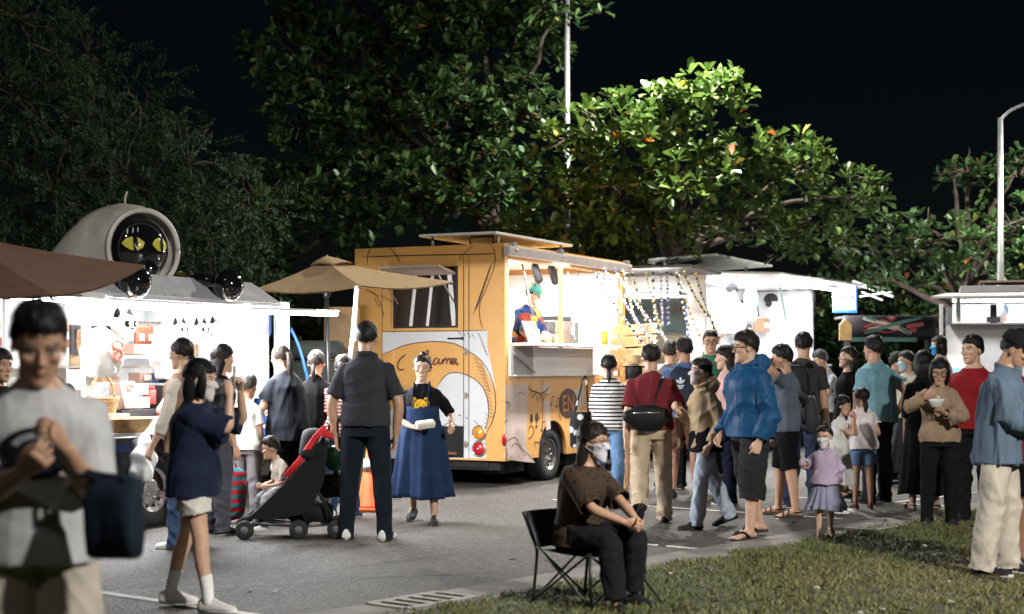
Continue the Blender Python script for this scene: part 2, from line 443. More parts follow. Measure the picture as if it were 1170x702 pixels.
def hair_parts(style, sex, seed):
    """closed hair pieces in head units"""
    r = np.random.default_rng(seed); az, el, _ = head_radius(sex); A = np.degrees(az)[None, :]; A = np.where(A > 180, 360 - A, A); Ed = np.degrees(el)[:, None]
    long = style not in ('short', 'crop')
    front = 27 if style in ('short', 'crop', 'tied', 'bun', 'pony') else 20
    line = np.interp(A, [0, 30, 55, 78, 96, 125, 180], [front, front - 1, front - 9 if front > 20 else 8, -8, -6 if not long else -20, -30, -43 if not long else -40])
    t = sstep(0, 9, Ed - line + 3.5 * np.sin(np.degrees(az)[None, :] * .16 + seed) + 2.5 * np.sin(np.degrees(az)[None, :] * .41 + seed * 2))
    top = {'short': .10, 'crop': .055, 'pony': .045, 'lowpony': .045, 'bun': .045, 'lowbun': .045}.get(style, .06); side = {'short': .032, 'crop': .030, 'pony': .032, 'lowpony': .032, 'bun': .03, 'lowbun': .032}.get(style, .05)
    th = side + (top - side) * sstep(15, 60, Ed)
    a2 = az[None, :]; ns = .010 * np.sin(a2 * 13 + 3 * np.sin(Ed * .07) + r.uniform(0, 6)) + .014 * np.sin(a2 * 5 + Ed * .11 + r.uniform(0, 6)) + .004 * r.normal(0, 1, (len(el), len(az)))
    off = np.where(t > .02, t * (th + ns * (1.2 if style == 'short' else .7)) - .004, -.035)
    parts = [head_shell(sex, off)]
    # loose strands laid over the cap: thin tapering strips that break up the outline
    rad_ = head_radius(sex)[2] + off; A_, E_ = len(az), len(el); SV, SF = [], []
    for i in range({'short': 260, 'crop': 200, 'pony': 0, 'lowpony': 0, 'bun': 0, 'lowbun': 0}.get(style, 320)):
        a0 = r.uniform(0, 2 * np.pi); ja = int(a0 / (2 * np.pi) * A_) % A_; e0 = math.radians(r.uniform(0, 86)); L = math.radians(r.uniform(18, 42) * (.55 if style == 'crop' else 1))
        aa = min(a0, 2 * np.pi - a0); lim = math.radians(np.interp(math.degrees(aa), [0, 30, 60, 78, 96, 125, 180], [front, front, front - 10, -6, -10, -28, -40]))
        if e0 - L < lim - .08: L = max(.12, e0 - lim + .08)
        if e0 < lim: continue
        swirl = r.normal(.15, .35); k = 5; w0 = r.uniform(.010, .022); lift = r.uniform(.004, .022) * (1.8 if style == 'short' else 1)
        for q in range(k):
            t = q / (k - 1); e_ = e0 - L * t; a_ = a0 + swirl * t * t; ie = int(np.clip((e_ - el[0]) / (el[-1] - el[0]) * (E_ - 1), 0, E_ - 1)); jj = int(a_ / (2 * np.pi) * A_) % A_
            rr = max(rad_[ie, jj], rad_[min(ie + 2, E_ - 1), jj] - .02) + .006 + lift * t * t + .004 * math.sin(t * 3.14)
            d = np.array([math.sin(a_) * math.cos(e_), -math.cos(a_) * math.cos(e_), math.sin(e_)]); sdv = np.array([math.cos(a_), math.sin(a_), 0]); w = w0 * (1 - t) ** .7 * (1 if q else .6) + .001
            c_ = np.array((0, .03, .08)) + d * rr; SV += [c_ - sdv * w, c_ + sdv * w]
        o_ = len(SV) - 2 * k
        SF += [(o_ + 2 * q, o_ + 2 * q + 1, o_ + 2 * q + 3, o_ + 2 * q + 2) for q in range(k - 1)]
    if SV: parts.append((np.array(SV), SF))
    def lock(pts, rr, n=16, m=14):
        V, F = tube(pts, rr, n=n, m=m, ref=V3(1, 0, 0)); V = np.asarray(V)
        k = np.arctan2(V[:, 0], V[:, 1] - .2); V = V * 1.0
        V[:, 0] += .012 * np.sin(k * 9 + V[:, 2] * 6 + seed); V[:, 1] += .012 * np.sin(k * 7 + V[:, 2] * 8 + 2 * seed)
        return V, F
    if style == 'long':
        parts.append(lock([(0, .12, .25), (0, .19, -.1), (0, .22, -.5), (0, .25, -.9), (0, .26, -1.25)], [(.33, .26), (.39, .26), (.36, .19), (.33, .14), (.22, .07)], 22, 18))
    if style == 'bob':
        parts.append(lock([(0, .10, .25), (0, .16, -.05), (0, .18, -.35), (0, .17, -.58)], [(.34, .28), (.41, .30), (.41, .27), (.33, .2)], 22, 14))
        for s in (-1, 1): parts.append(tube([(s * .30, -.12, .22), (s * .35, -.15, 0), (s * .34, -.17, -.28), (s * .29, -.16, -.45)], [(.05, .10), (.06, .13), (.06, .13), (.03, .08)], n=12, m=10, ref=V3(1, 0, 0)))
    if style == 'pony':
        parts.append(ellipsoid((0, .47, .10), (.09, .09, .09), 12, 9))
        parts.append(lock([(0, .45, .10), (0, .60, .06), (0, .62, -.25), (0, .58, -.62), (0, .56, -.85)], [.07, .11, .14, .11, .04]))
    if style == 'lowpony':
        parts.append(lock([(0, .40, -.16), (0, .50, -.25), (0, .49, -.50), (0, .45, -.78)], [.10, .085, .11, .04]))
    if style == 'bun':
        parts.append(ellipsoid((0, .22, .56), (.12, .12, .11), 14, 10))
    if style == 'lowbun':
        parts.append(ellipsoid((0, .50, .02), (.15, .13, .15), 14, 10))
    return parts

T_M = np.array([(-.10, .055, .06), (-.06, .135, .095), (0, .166, .112), (.06, .163, .11), (.12, .150, .104), (.18, .147, .103), (.26, .157, .113), (.33, .170, .120), (.39, .172, .116), (.43, .158, .10), (.462, .128, .082), (.492, .092, .07), (.515, .070, .064), (.54, .060, .060)])
T_F = np.array([(-.10, .055, .06), (-.06, .140, .098), (0, .172, .115), (.06, .160, .105), (.12, .136, .094), (.18, .126, .090), (.26, .138, .108), (.33, .148, .122), (.39, .148, .104), (.43, .134, .088), (.462, .108, .072), (.492, .076, .06), (.515, .058, .055), (.54, .050, .050)])
T_K = np.array([(-.10, .055, .06), (-.06, .13, .10), (0, .155, .118), (.06, .152, .122), (.12, .15, .125), (.18, .148, .122), (.26, .148, .115), (.33, .15, .112), (.39, .145, .105), (.43, .130, .09), (.462, .105, .07), (.492, .072, .058), (.515, .055, .052), (.54, .048, .048)])

class Person:
    def __init__(s, x, y, yaw, H, label, sex='m', build=1.0, skin=(.52, .30, .20), lean=4, twist=0, side=0, head=(5, 0, 0), legs=None, arms=None, curl=(22, 22), palm=(None, None), seat=None,
                 hair='short', haircol=(.012, .010, .010), top=None, bottom=None, shoes=None, mask=None, glasses=None, hat=None, group='people at the night market', fine=False, vox=None, z0=0, smile=False, seed=None, extra=()):
        seed = seed if seed is not None else int(abs(x * 131 + y * 977)) % 9973
        s.fine = fine; s.seed = seed; s.sex = sex; s.b = build
        vox = vox or (.0085 if fine else .0095 * max(1, y / 13))
        hh = {'m': .244, 'f': .236}.get(sex) or (.165 + .045 * min(1, max(0, (H - .8) / .7)))
        if sex != 'k': hh *= (H / 1.70) ** .5
        k = (H - hh) / (1.72 - .225); s.k = k; s.hh = hh; s.H = H
        tab = {'m': T_M, 'f': T_F, 'k': T_K}[sex]
        s.tab = tab * np.array([k, k * build, k * (build ** 1.3)])
        # ---- spine
        ts = np.arange(-.14, .62, .01); ph = rad(lean) * sstep(-.06, .36, ts); sd = rad(side) * sstep(0, .4, ts)
        d = np.stack([np.sin(sd), -np.sin(ph), np.cos(ph) * np.cos(sd)], 1) * .01 * k; pos = np.cumsum(d, 0); i0 = int(round(.14 / .01)); pos -= pos[i0]
        s.ts, s.pos, s.dirs = ts * k, pos, d / np.linalg.norm(d, axis=1)[:, None]; s.tw = rad(twist) * sstep(.05, .42, ts)
        # ---- legs
        legs = legs or {}
        hipx = {'m': .084, 'f': .086, 'k': .072}[sex] * k * min(1.15, build); L1, L2, s.AH = .415 * k, .405 * k, .085 * k
        s.J = {}
        lo = 9
        for side_, sg in (('L', 1), ('R', -1)):
            fl, ab, kn = (legs.get(side_) or (2, 3, 4))[:3]; ft = (legs.get(side_) or (0, 0, 0, 0))[3:] or (0,)
            hip = V3(sg * hipx, 0, 0); a, b = rad(fl), rad(ab)
            d1 = V3(sg * math.sin(b), -math.sin(a) * math.cos(b), -math.cos(a) * math.cos(b)); kne = hip + d1 * L1
            a2 = rad(fl - kn); b2 = b * .6; d2 = V3(sg * math.sin(b2), -math.sin(a2) * math.cos(b2), -math.cos(a2) * math.cos(b2)); ank = kne + d2 * L2
            s.J['hip' + side_], s.J['knee' + side_], s.J['ank' + side_] = hip, kne, ank; s.J['pitch' + side_] = rad(ft[0])
            lo = min(lo, ank[2])
        z = (s.AH - lo) if seat is None else seat
        s.base = V3(0, 0, z)
        # keep the standing foot (or the mid of both) over the origin
        cx = (s.J['ankL'] + s.J['ankR']) / 2
        if seat is None: s.base[1] = -cx[1]
        for q in list(s.J):
            if not q.startswith('pitch'): s.J[q] = s.J[q] + s.base
        # ---- arms
        shx = {'m': .162, 'f': .138, 'k': .128}[sex] * k * (1 + (build - 1) * .6); U1, U2 = .285 * k, .245 * k
        arms = arms or {}
        fr = s.frame(.41)
        for side_, sg in (('L', 1), ('R', -1)):
            S = s.sp(.402) + fr[:, 0] * sg * shx
            tg = arms.get(side_)
            pole = V3(sg * .45, .75, -.6)
            if tg is None:
                u = unit(V3(sg * .13, -.02, -1)); E = S + u * U1; W = E + unit(V3(sg * .06, -.26, -1)) * U2
            else:
                if len(tg) > 3: pole = V3(*tg[3])
                T = V3(tg[0], -tg[1], tg[2]) * k; D = T - S; dist = min(np.linalg.norm(D), (U1 + U2) * .995); u = unit(D)
                aa = (U1 * U1 - U2 * U2 + dist * dist) / (2 * dist); h = math.sqrt(max(0, U1 * U1 - aa * aa)); pp = unit(pole - u * (pole @ u))
                E = S + u * aa + pp * h; W = S + u * dist
            s.J['sh' + side_], s.J['elb' + side_], s.J['wri' + side_] = S, E, W
        # ---- head placement
        p, y_, r_ = head; R = rotz(rad(y_)) @ roty(rad(r_)) @ rotx(rad(p)); s.HR = R
        piv = s.sp(.565); s.HC = piv - R @ V3(0, .085, -.36) * hh
        # ---- body surface
        fm = .86 if sex == 'f' else (.84 if sex == 'k' else 1.0); fm *= k * (build ** .7); lm = k * (build ** .6) * (1 if sex == 'm' else .97)
        s.fm, s.lm = fm, lm
        parts = [s.torso(-.10, .535, 0)]
        barefoot = shoes and shoes.get('kind') in ('flipflop', 'sandal', 'clog')
        for q in 'LR':
            parts.append(s.arm_tube(q, 2, 0)); parts.append(s.leg_tube(q, 2, 0))
            if barefoot:
                parts += s.foot_parts(q)
        nk = .060 if sex == 'm' else (.048 if sex == 'f' else .044)
        parts.append(tube([s.sp(.44), s.sp(.52), s.HC + R @ V3(0, .08, -.40) * hh], np.array([nk * 1.3, nk, nk * .97]) * k, n=16, m=7))
        Vb, Fb = remesh(parts, vox * 1.15, 2)
        tone = np.tile(np.array(skin, float), (len(Vb), 1)); Vs, Fs, Ts = [Vb], [Fb], [tone]
        off = len(Vb)
        hv, hf, mult, ab, w, _ = head_tpl(sex, fine)
        if smile:
            ab, w = ab.copy(), w.copy(); x_, y2, z_ = hv.T
            te = (y2 < -.2) & (np.abs(x_) < .085) & (np.abs(z_ + .279 - .35 * x_ ** 2 * 8) < .017); ab[te] = (.75, .73, .7); w[te] = 1
        Vh = hv * hh @ R.T + s.HC; Th = np.array(skin) * 1.03 * mult * (1 - w[:, None]) + ab * w[:, None]
        Vs.append(Vh); Fs.append(hf + off); Ts.append(Th); off += len(Vh)
        s.hands = {}
        for i, (q, sg) in enumerate((('L', 1), ('R', -1))):
            E, W = s.J['elb' + q], s.J['wri' + q]; a = unit(W - E)
            if palm[i] is not None and len(palm[i]) > 3: a = unit(unit(V3(*palm[i][3:6])) + a * .5)
            if palm[i] is not None:
                n = V3(*palm[i][:3]); n = unit(n - a * (n @ a)); sx = np.cross(n, a) * sg      # thumb side from the palm direction
            else:
                f = V3(-sg * .25, -.8, .6); sx = unit(f - a * (f @ a)); n = np.cross(a, sx) * sg
            M = np.stack([sx, n, a], 1); hs = k * (1.0 if sex == 'm' else .92)
            V, F = hand(curl[i], fine); Vq = V * hs @ M.T + W
            Fq = F[:, ::-1] if np.linalg.det(M) < 0 else F
            Vs.append(Vq); Fs.append(Fq + off); off += len(Vq)
            tq = np.tile(np.array(skin, float), (len(Vq), 1)); tip = V[:, 2] > .13; tq[tip] *= (1.05, .9, .88); Ts.append(tq)
            s.hands[q] = (W, M, hs)
        s.root = obj_np('person', np.concatenate(Vs), np.concatenate(Fs), skin_mat(), None, True, attr=np.concatenate(Ts))
        s.root.location = (x, y, z0); s.root.rotation_euler = (0, 0, rad(yaw)); tag(s.root, label, 'person', group)
        s.M = Matrix.Translation((x, y, z0)) @ Matrix.Rotation(rad(yaw), 4, 'Z')
        # ---- hair / headgear / face
        if hair:
            V, F = join(hair_parts(hair, sex, seed)); s.hair = s.onhead('hair', V, F, hair_mat(haircol))
        if mask: s.face_mask(mask)
        if glasses: s.glasses(glasses)
        if hat: s.hat(hat)
        # ---- clothes
        s.cloth = {}
        if bottom: s.make_bottom(bottom, vox)
        if top: s.make_top(top, vox)
        for e in extra: s.make_top(e, vox) if e.get('is') == 'top' else s.make_bottom(e, vox)
        if shoes: s.make_shoes(shoes)
    # --- helpers
    def at(s, t, arr): return np.array([np.interp(t * s.k, s.ts, arr[:, i]) for i in range(3)])
    def sp(s, t): return s.at(t, s.pos) + s.base
    def frame(s, t):
        d = unit(s.at(t, s.dirs)); a = float(np.interp(t * s.k, s.ts, s.tw)); X = V3(math.cos(a), math.sin(a), 0); X = unit(X - d * (X @ d)); return np.stack([X, np.cross(d, X), d], 1)
    def torso(s, t0, t1, ease, drape=0, n=26, hem_flare=0, hollow=False, wave=0, top_r=None, step=.03, tuck=False):
        tt = np.arange(t0, t1 + 1e-6, step); tt = np.r_[tt, t1] if tt[-1] < t1 - .004 else tt
        a = np.linspace(0, 2 * np.pi, n, endpoint=False); R = []
        ce = max(s.tab[7:9, 1]); cd = max(s.tab[6:9, 2])
        for t in tt:
            hw = np.interp(t * s.k, s.tab[:, 0], s.tab[:, 1]); hd = np.interp(t * s.k, s.tab[:, 0], s.tab[:, 2])
            e = max(ease, (getattr(s, 'bease', -1) + .010 * s.k) * sstep(.22, .12, t) if tuck else 0) * (1 - sstep(.38, .50, t) * .55)
            if t < -.02 and ease: hw = max(hw, np.interp(-.02 * s.k, s.tab[:, 0], s.tab[:, 1])); hd = max(hd, np.interp(-.02 * s.k, s.tab[:, 0], s.tab[:, 2]))
            if drape and t < .36: hw = hw * (1 - drape) + max(hw, ce * .96) * drape; hd = hd * (1 - drape) + max(hd, cd) * drape
            fl = hem_flare * sstep(.2, -.2, t) if hem_flare else 0
            fr = s.frame(t); c = s.sp(t)
            w = 1 + wave * sstep(.25, -.15, t) * np.sin(a * 5 + s.seed) if wave else 1
            yo = -.012 * s.k * sstep(.1, .3, t) * (1 - sstep(.4, .5, t))
            q = np.sign(np.cos(a)) * np.abs(np.cos(a)) ** .9, np.sign(np.sin(a)) * np.abs(np.sin(a)) ** .9
            R.append(c + fr[:, 1] * yo + np.outer(q[0] * w, fr[:, 0]) * (hw + e + fl) + np.outer(q[1] * w, fr[:, 1]) * (hd + e + fl))
        if hollow:
            c = R[0].mean(0); u = s.frame(t0)[:, 2]
            R = [c + (R[0] - c) * .84 + u * .06, c + (R[0] - c) * .86] + R
        return rings_mesh(R)
    def arm_tube(s, q, length, ease, hollow=False, cuff=None):
        S, E, W = (s.J[j + q] for j in ('sh', 'elb', 'wri')); f = s.fm
        pts = [S, S + (E - S) * .35, S + (E - S) * .7, E, E + (W - E) * .3, E + (W - E) * .65, W]
        rr = np.array([.052, .050, .045, .040, .043, .036, .027]) * f
        if ease:
            rr = rr + np.array([ease * .6, ease * .9, ease * 1.15, ease, ease, ease * 1.15, ease * 1.1])
            pos = np.array([0, .35, .7, 1, 1.3, 1.65, 2.0]); keep = pos < length - .02
            P_ = np.array(pts); end = np.array([np.interp(length, pos, P_[:, i]) for i in range(3)]); re = np.interp(length, pos, rr)
            if length < 1.3: re += ease * .35
            pts = [*P_[keep], end]; rr = np.r_[rr[keep], re]
            if cuff: rr[-1] = cuff
        return tube(pts, rr, n=16, m=16, hollow=hollow)
    def leg_tube(s, q, length, ease, style='straight', hollow=False):
        H_, K, A = (s.J[j + q] for j in ('hip', 'knee', 'ank')); f = s.lm
        back = V3(0, .012 * s.k, 0)
        pts = np.array([H_ + V3(0, 0, .03 * s.k), H_ + (K - H_) * .3, H_ + (K - H_) * .7, K, K + (A - K) * .28 + back, K + (A - K) * .6 + back * .5, A])
        rr = np.array([.088, .086, .068, .056, .057, .045, .036]) * f; pos = np.array([0, .3, .7, 1, 1.28, 1.6, 2.0])
        if ease:
            ex = {'slim': [.8, .8, .9, 1, 1, 1.1, 1.2], 'straight': [.8, .9, 1.3, 1.5, 1.6, 2.0, 2.1], 'wide': [.8, 1.2, 2.2, 3.0, 3.4, 4.0, 4.4], 'shorts': [.9, 1.4, 2.0, 2.2, 2, 2, 2], 'capri': [.9, 1.3, 2.0, 2.2, 2.0, 1.8, 1.6]}[style]
            rr = rr + np.array(ex) * ease
            keep = pos < length - .02; end = np.array([np.interp(length, pos, pts[:, i]) for i in range(3)]); re = np.interp(length, pos, rr)
            if length > 2:
                end = A + unit(A - K) * (length - 2) * s.k; re = rr[-1] * 1.06
            pts = np.r_[pts[keep], [end]]; rr = np.r_[rr[keep], re]
        return tube(pts, rr, n=18, m=22, hollow=hollow, ref=V3(1, 0, 0))
    def foot_M(s, q):
        sg = 1 if q == 'L' else -1; p = s.J['pitch' + q]; return rotz(sg * rad(9)) @ rotx(-p)
    def foot_pt(s, q, P_):
        """shoe coordinates (x out to the left, f forward, z above the sole) to body coordinates"""
        P_ = np.asarray(P_, float) * s.k; v = np.stack([P_[..., 0], -P_[..., 1], P_[..., 2] - s.AH], -1)
        return v @ s.foot_M(q).T + s.J['ank' + q]
    def foot_parts(s, q):
        sg = 1 if q == 'L' else -1
        a = [tube(s.foot_pt(q, [(0, -.045, .035), (0, -.01, .06), (0, .06, .045), (sg * -.004, .12, .03), (sg * -.006, .155, .024)]), np.array([(.026, .026), (.034, .04), (.036, .032), (.043, .02), (.042, .014)]) * s.k, n=14, m=9, ref=s.foot_M(q)[:, 0])]
        for i, (x, f, r) in enumerate(((-.032, .186, .0125), (-.010, .186, .0095), (.007, .180, .009), (.022, .171, .0085), (.035, .158, .0085))):
            a.append(tube(s.foot_pt(q, [(sg * x, f - .045, .02), (sg * x, f, .013)]), np.array([r, r]) * s.k, n=8, m=4))
        return a
    def make_shoes(s, sp):
        kind = sp.get('kind', 'sneaker'); col = sp.get('col', (.6, .6, .6)); sole = sp.get('sole', (.7, .7, .68))
        mu = fabric('shoe cloth %.2f %.2f %.2f' % col, col, rough=.6); ms = surf('sole %.2f %.2f %.2f' % sole, sole, .7, 0, .15, 30)
        for q in 'LR':
            sg = 1 if q == 'L' else -1; b = MB(); n = 18
            a = np.linspace(0, 2 * np.pi, 28, endpoint=False)
            def outline(zz, g=0):
                f = .064 - np.cos(a) * (.138 + g); w = (.040 + .009 * np.cos(a - np.pi) + g) * np.sign(np.sin(a)) * np.abs(np.sin(a)) ** .8
                return s.foot_pt(q, np.stack([w - sg * .006 * np.sin((f + .07) * 8), f, np.full(28, zz)], 1))
            th = {'sneaker': .026, 'flipflop': .020, 'sandal': .02, 'clog': .03, 'shoe': .02}[kind]
            b.rings([outline(0, -.004), outline(.003, .002), outline(th - .003, .002), outline(th, -.003)], 1)
            if kind in ('sneaker', 'shoe', 'clog'):
                R = []
                for f, hw, zt in ((-.078, .012, .05), (-.070, .030, .078), (-.045, .037, .096), (-.01, .039, .104), (.03, .040, .100), (.065, .043, .082), (.10, .046, .066), (.14, .046, .056), (.175, .038, .047), (.197, .018, .036)):
                    t = np.linspace(0, 2 * np.pi, n, endpoint=False); x = np.cos(t) * hw; z = np.where(np.sin(t) > 0, th * .7 + (zt - th * .7) * np.abs(np.sin(t)) ** .9, th * .7 - .006 * np.abs(np.sin(t)))
                    x = x * np.where(np.sin(t) > 0, 1 - .32 * np.abs(np.sin(t)) ** 2 * (zt > .07), 1)
                    if kind == 'clog': f = f + .004
                    R.append(s.foot_pt(q, np.stack([x - sg * .006 * (f + .07) * 6, np.full(n, f), z], 1)))
                b.rings(R, 0)
                if kind == 'sneaker':
                    for i, f in enumerate((.05, .068, .086, .104)):
                        zt = np.interp(f, [.03, .065, .10, .14], [.1, .082, .066, .056])
                        b.tube(s.foot_pt(q, [(-.02, f, zt * .93), (0, f + .004, zt + .004), (.02, f, zt * .93)]), .0035 * s.k, 6, 1)
                    if sp.get('mark'):
                        for j in range(3): b.tube(s.foot_pt(q, [(sg * .046, .02 + j * .022, .035), (sg * .040, .035 + j * .022, .066)]), .005 * s.k, 6, 2)
            else:
                strap = .0075 * s.k
                if kind == 'flipflop':
                    for e in (-1, 1): b.tube(s.foot_pt(q, [(-sg * .018, .158, .030), (-sg * .014 + e * .012, .132, .062), (e * .036, .085, .070), (e * .050, .04, .022)]), strap * 1.25, 8, 0, m=10)
                else:
                    for f, zt in ((.12, .05), (.07, .075)): b.tube(s.foot_pt(q, [(-.047, f, .02), (-.03, f, zt * .85), (0, f + .005, zt), (.03, f, zt * .85), (.047, f, .02)]), (.006 * s.k, .013 * s.k), 8, 0, m=12)
                    b.tube(s.foot_pt(q, [(-.036, .02, .05), (-.034, -.05, .055), (0, -.085, .058), (.034, -.05, .055), (.036, .02, .05)]), .006 * s.k, 8, 0, m=12)
            o = b.build({'flipflop': 'flip_flop', 'sandal': 'sandal', 'clog': 'clog', 'sneaker': 'sneaker', 'shoe': 'shoe'}[kind], [mu, ms, surf('shoe mark', (.02, .02, .02), .6)], s.root)
            if sp.get('sock'):
                kk, aa = s.J['knee' + q], s.J['ank' + q]; V, F = tube([aa + (kk - aa) * sp['sock'], aa + (kk - aa) * .1, aa - V3(0, 0, .02 * s.k)], np.array([.047, .042, .04]) * s.lm, n=16, m=8)
                obj_np('sock', V, F, fabric('white sock', (.75, .75, .74)), s.root)
    def onhead(s, name, V, F, mat):
        V = np.asarray(V) * s.hh @ s.HR.T + s.HC; return obj_np(name, V, F, mat, s.root)
    def face_mask(s, col):
        az, el, r = head_radius(s.sex); A = np.degrees(az)[None, :]; A = np.where(A > 180, 360 - A, A); E = np.degrees(el)[:, None]
        t = sstep(62, 54, A) * sstep(-9, -15, E + (A / 60) ** 2 * 12) * sstep(-68, -60, E)
        off = np.where(t > .05, .028 + .035 * np.exp(-(A / 24) ** 2) * t + .006 * np.sin(E * .5), -.05)
        V, F = head_shell(s.sex, off); parts = [(V, F)]
        for sg in (-1, 1):
            for z0 in (-.10, -.30): parts.append(tube([(sg * .27, -.20, z0), (sg * .325, -.05, z0 * .6 - .02), (sg * .36, .06, .0 if z0 > -.2 else -.13)], [.008] * 3, n=6, m=6))
        V, F = join(parts); s.onhead('face_mask', V, F, fabric('mask %.2f %.2f %.2f' % col, col, rough=.8))
    def glasses(s, col):
        parts = []
        for sg in (-1, 1):
            a = np.linspace(0, 2 * np.pi, 21); c = np.stack([sg * .15 + np.cos(a) * .108, np.full(21, -.395) + np.abs(np.cos(a) * .108 + .15) * .12 - .01, .005 + np.sin(a) * .082], 1)
            parts.append(tube(c, [.011] * 21, n=6, caps=(False, False)))
            parts.append(tube([(sg * .255, -.36, .03), (sg * .335, -.15, .035), (sg * .36, .06, .03)], [.010] * 3, n=6, m=8))
        parts.append(tube([(-.05, -.405, .02), (0, -.425, .03), (.05, -.405, .02)], [.010] * 3, n=6, m=5))
        V, F = join(parts); s.onhead('glasses', V, F, surf('glasses frame', col, .3, .3))
    def hat(s, sp):
        kind, col = sp['kind'], sp['col']; a = np.linspace(0, 2 * np.pi, 32, endpoint=False)
        ring = lambda rx, ry, z, dz=0, cy=.05: np.stack([np.sin(a) * rx, cy - np.cos(a) * ry, np.full(32, z) + dz], 1)
        m = fabric('hat ' + sp['name'], col, sp.get('pattern'), sp.get('col2', (.6, .5, .2)), freq=sp.get('freq', 14))
        if kind == 'bucket':
            V, F = rings_mesh([ring(.56, .62, .02), ring(.57, .63, .0), ring(.43, .49, .16), ring(.40, .46, .22), ring(.37, .42, .48), ring(.33, .38, .54), ring(.15, .17, .57)])
            s.onhead('bucket_hat', V, F, m)
        else:
            V1 = rings_mesh([ring(.385, .455, .16), ring(.395, .465, .17), ring(.385, .455, .32), ring(.33, .40, .46), ring(.2, .25, .545), ring(.03, .03, .57)])
            pts = []; q = np.linspace(-1, 1, 13); top_, bot = [], []
            f = np.array([[np.sin(t * 1.05) * .38, .05 - np.cos(t * 1.05) * .45, .19] for t in q]); g = np.array([[np.sin(t * 1.05) * .40, .05 - np.cos(t * .95) * (.52 + .28 * (1 - t * t)), .175 - .05 * t * t] for t in q])
            n = 13; V2 = np.r_[f, g, f - [0, 0, .022], g - [0, 0, .022]]; F2 = []
            for i in range(12): F2 += [(i, i + 1, n + i + 1, n + i), (2 * n + i, 3 * n + i, 3 * n + i + 1, 2 * n + i + 1), (n + i, n + i + 1, 3 * n + i + 1, 3 * n + i)]
            V, F = join([V1, (V2, F2)]); s.onhead('cap', V, F, m)
    def make_top(s, sp, vox):
        ease = sp.get('ease', .018) * s.k; sl = sp.get('sleeve', .62); hem = sp.get('hem', -.06); parts = []
        parts.append(s.torso(hem, .502, ease, sp.get('drape', .6), hem_flare=sp.get('flare', .012) * s.k, hollow=True, wave=sp.get('wave', .02), tuck=True))
        if sl > 0:
            for q in 'LR': parts.append(s.arm_tube(q, sl, ease * sp.get('sease', .95), hollow=True, cuff=sp.get('cuff')))
        nk = .075 * s.k * (1 if s.sex == 'm' else .86)
        fr = s.frame(.515); a = np.linspace(0, 2 * np.pi, 20)
        if sp.get('collar'):
            c = s.sp(.508); h = sp['collar'] * s.k
            for i, zz in enumerate((-.004, h * .45)):
                ring = np.stack([c + fr[:, 0] * math.cos(t) * (nk + .010 - i * .002) + fr[:, 1] * math.sin(t) * (nk + .006) + fr[:, 2] * (zz + .015 * s.k * math.sin(t)) for t in a]); parts.append(tube(ring, [.011] * 21, n=8, caps=(False, False)))
        else:
            c = s.sp(.497); ring = np.stack([c + fr[:, 0] * math.cos(t) * (nk + .008) + fr[:, 1] * math.sin(t) * (nk + .002) + fr[:, 2] * (.022 * s.k * math.sin(t)) for t in a]); parts.append(tube(ring, [.0095] * 21, n=8, caps=(False, False)))
        if sp.get('hood'):
            c = s.sp(.49) + fr[:, 1] * .075 * s.k
            parts.append(ellipsoid(c + fr[:, 2] * .02, V3(.15, .075, .10) * s.k, 20, 12, fr)); 
            ring = np.stack([s.sp(.52) + fr[:, 0] * math.cos(t) * (nk + .032) + fr[:, 1] * (math.sin(t) * (nk + .03) + .012) + fr[:, 2] * (.02 + .035 * s.k * math.sin(t)) for t in a]); parts.append(tube(ring, [.020 * s.k] * 21, n=10, caps=(False, False)))
        V, F = remesh(parts, vox * .92, 2); N = vnormals(V, F)
        V = V + N * np.maximum(folds(V, s.seed + 3, 1.6 * sp.get('fold', .017) * s.k ** .5, sp.get('ffreq', 9)), -.004)[:, None]
        if sp.get('puff'):
            pass
        o = obj_np(sp.get('name', 't_shirt'), V, F, sp['mat'], s.root); s.cloth['top'] = (V, F, o); return o
    def make_bottom(s, sp, vox):
        ease = sp.get('ease', .014) * s.k; s.bease = ease; kind = sp.get('kind', 'pants'); parts = []
        if kind in ('pants', 'shorts'):
            L = sp.get('len', 2.06 if kind == 'pants' else .85); st = sp.get('style', 'straight' if kind == 'pants' else 'shorts')
            parts.append(s.torso(-.11, sp.get('waist', .13), ease, 0))
            for q in 'LR': parts.append(s.leg_tube(q, L, ease, st, hollow=True))
            V, F = remesh(parts, vox * .95, 3)
            N = vnormals(V, F); d = folds(V, s.seed + 11, 1.4 * sp.get('fold', .015) * s.k ** .5, 9, (1, 1, .7))
            if kind == 'pants':          # break of the cloth over the shoe and behind the knee
                zk = s.J['kneeL'][2]; low = sstep(.34 * s.k, .05 * s.k, V[:, 2] - s.AH); am = min(1.0, ease / (.014 * s.k)) * (.25 if sp.get('style') == 'slim' else 1); d *= (.45 if sp.get('style') == 'slim' else 1); d += .0055 * s.k * am * low * np.sin(V[:, 2] * 62 / s.k + 4 * np.sin(V[:, 0] * 19 + s.seed) + 3 * np.sin(V[:, 1] * 23) + 2 * np.sin(V[:, 2] * 17))
                kn = np.exp(-((V[:, 2] - zk) / (.10 * s.k)) ** 2); d += .004 * s.k * kn * am * np.sin(V[:, 2] * 55 / s.k + 4 * np.sin(V[:, 0] * 20 + V[:, 1] * 16))
            V = V + N * np.maximum(d, -.006)[:, None]
        else:                               # skirt: from the waist t0 down to height z1 above the ground
            t0 = sp.get('waist', .15); z1 = sp.get('z1', .35) * s.k; fl = sp.get('flare', .12) * s.k; nf = sp.get('pleats', 9); n = 96; R = []
            a = np.linspace(0, 2 * np.pi, n, endpoint=False); c0 = s.sp(t0); mid = (s.J['kneeL'] + s.J['kneeR']) / 2
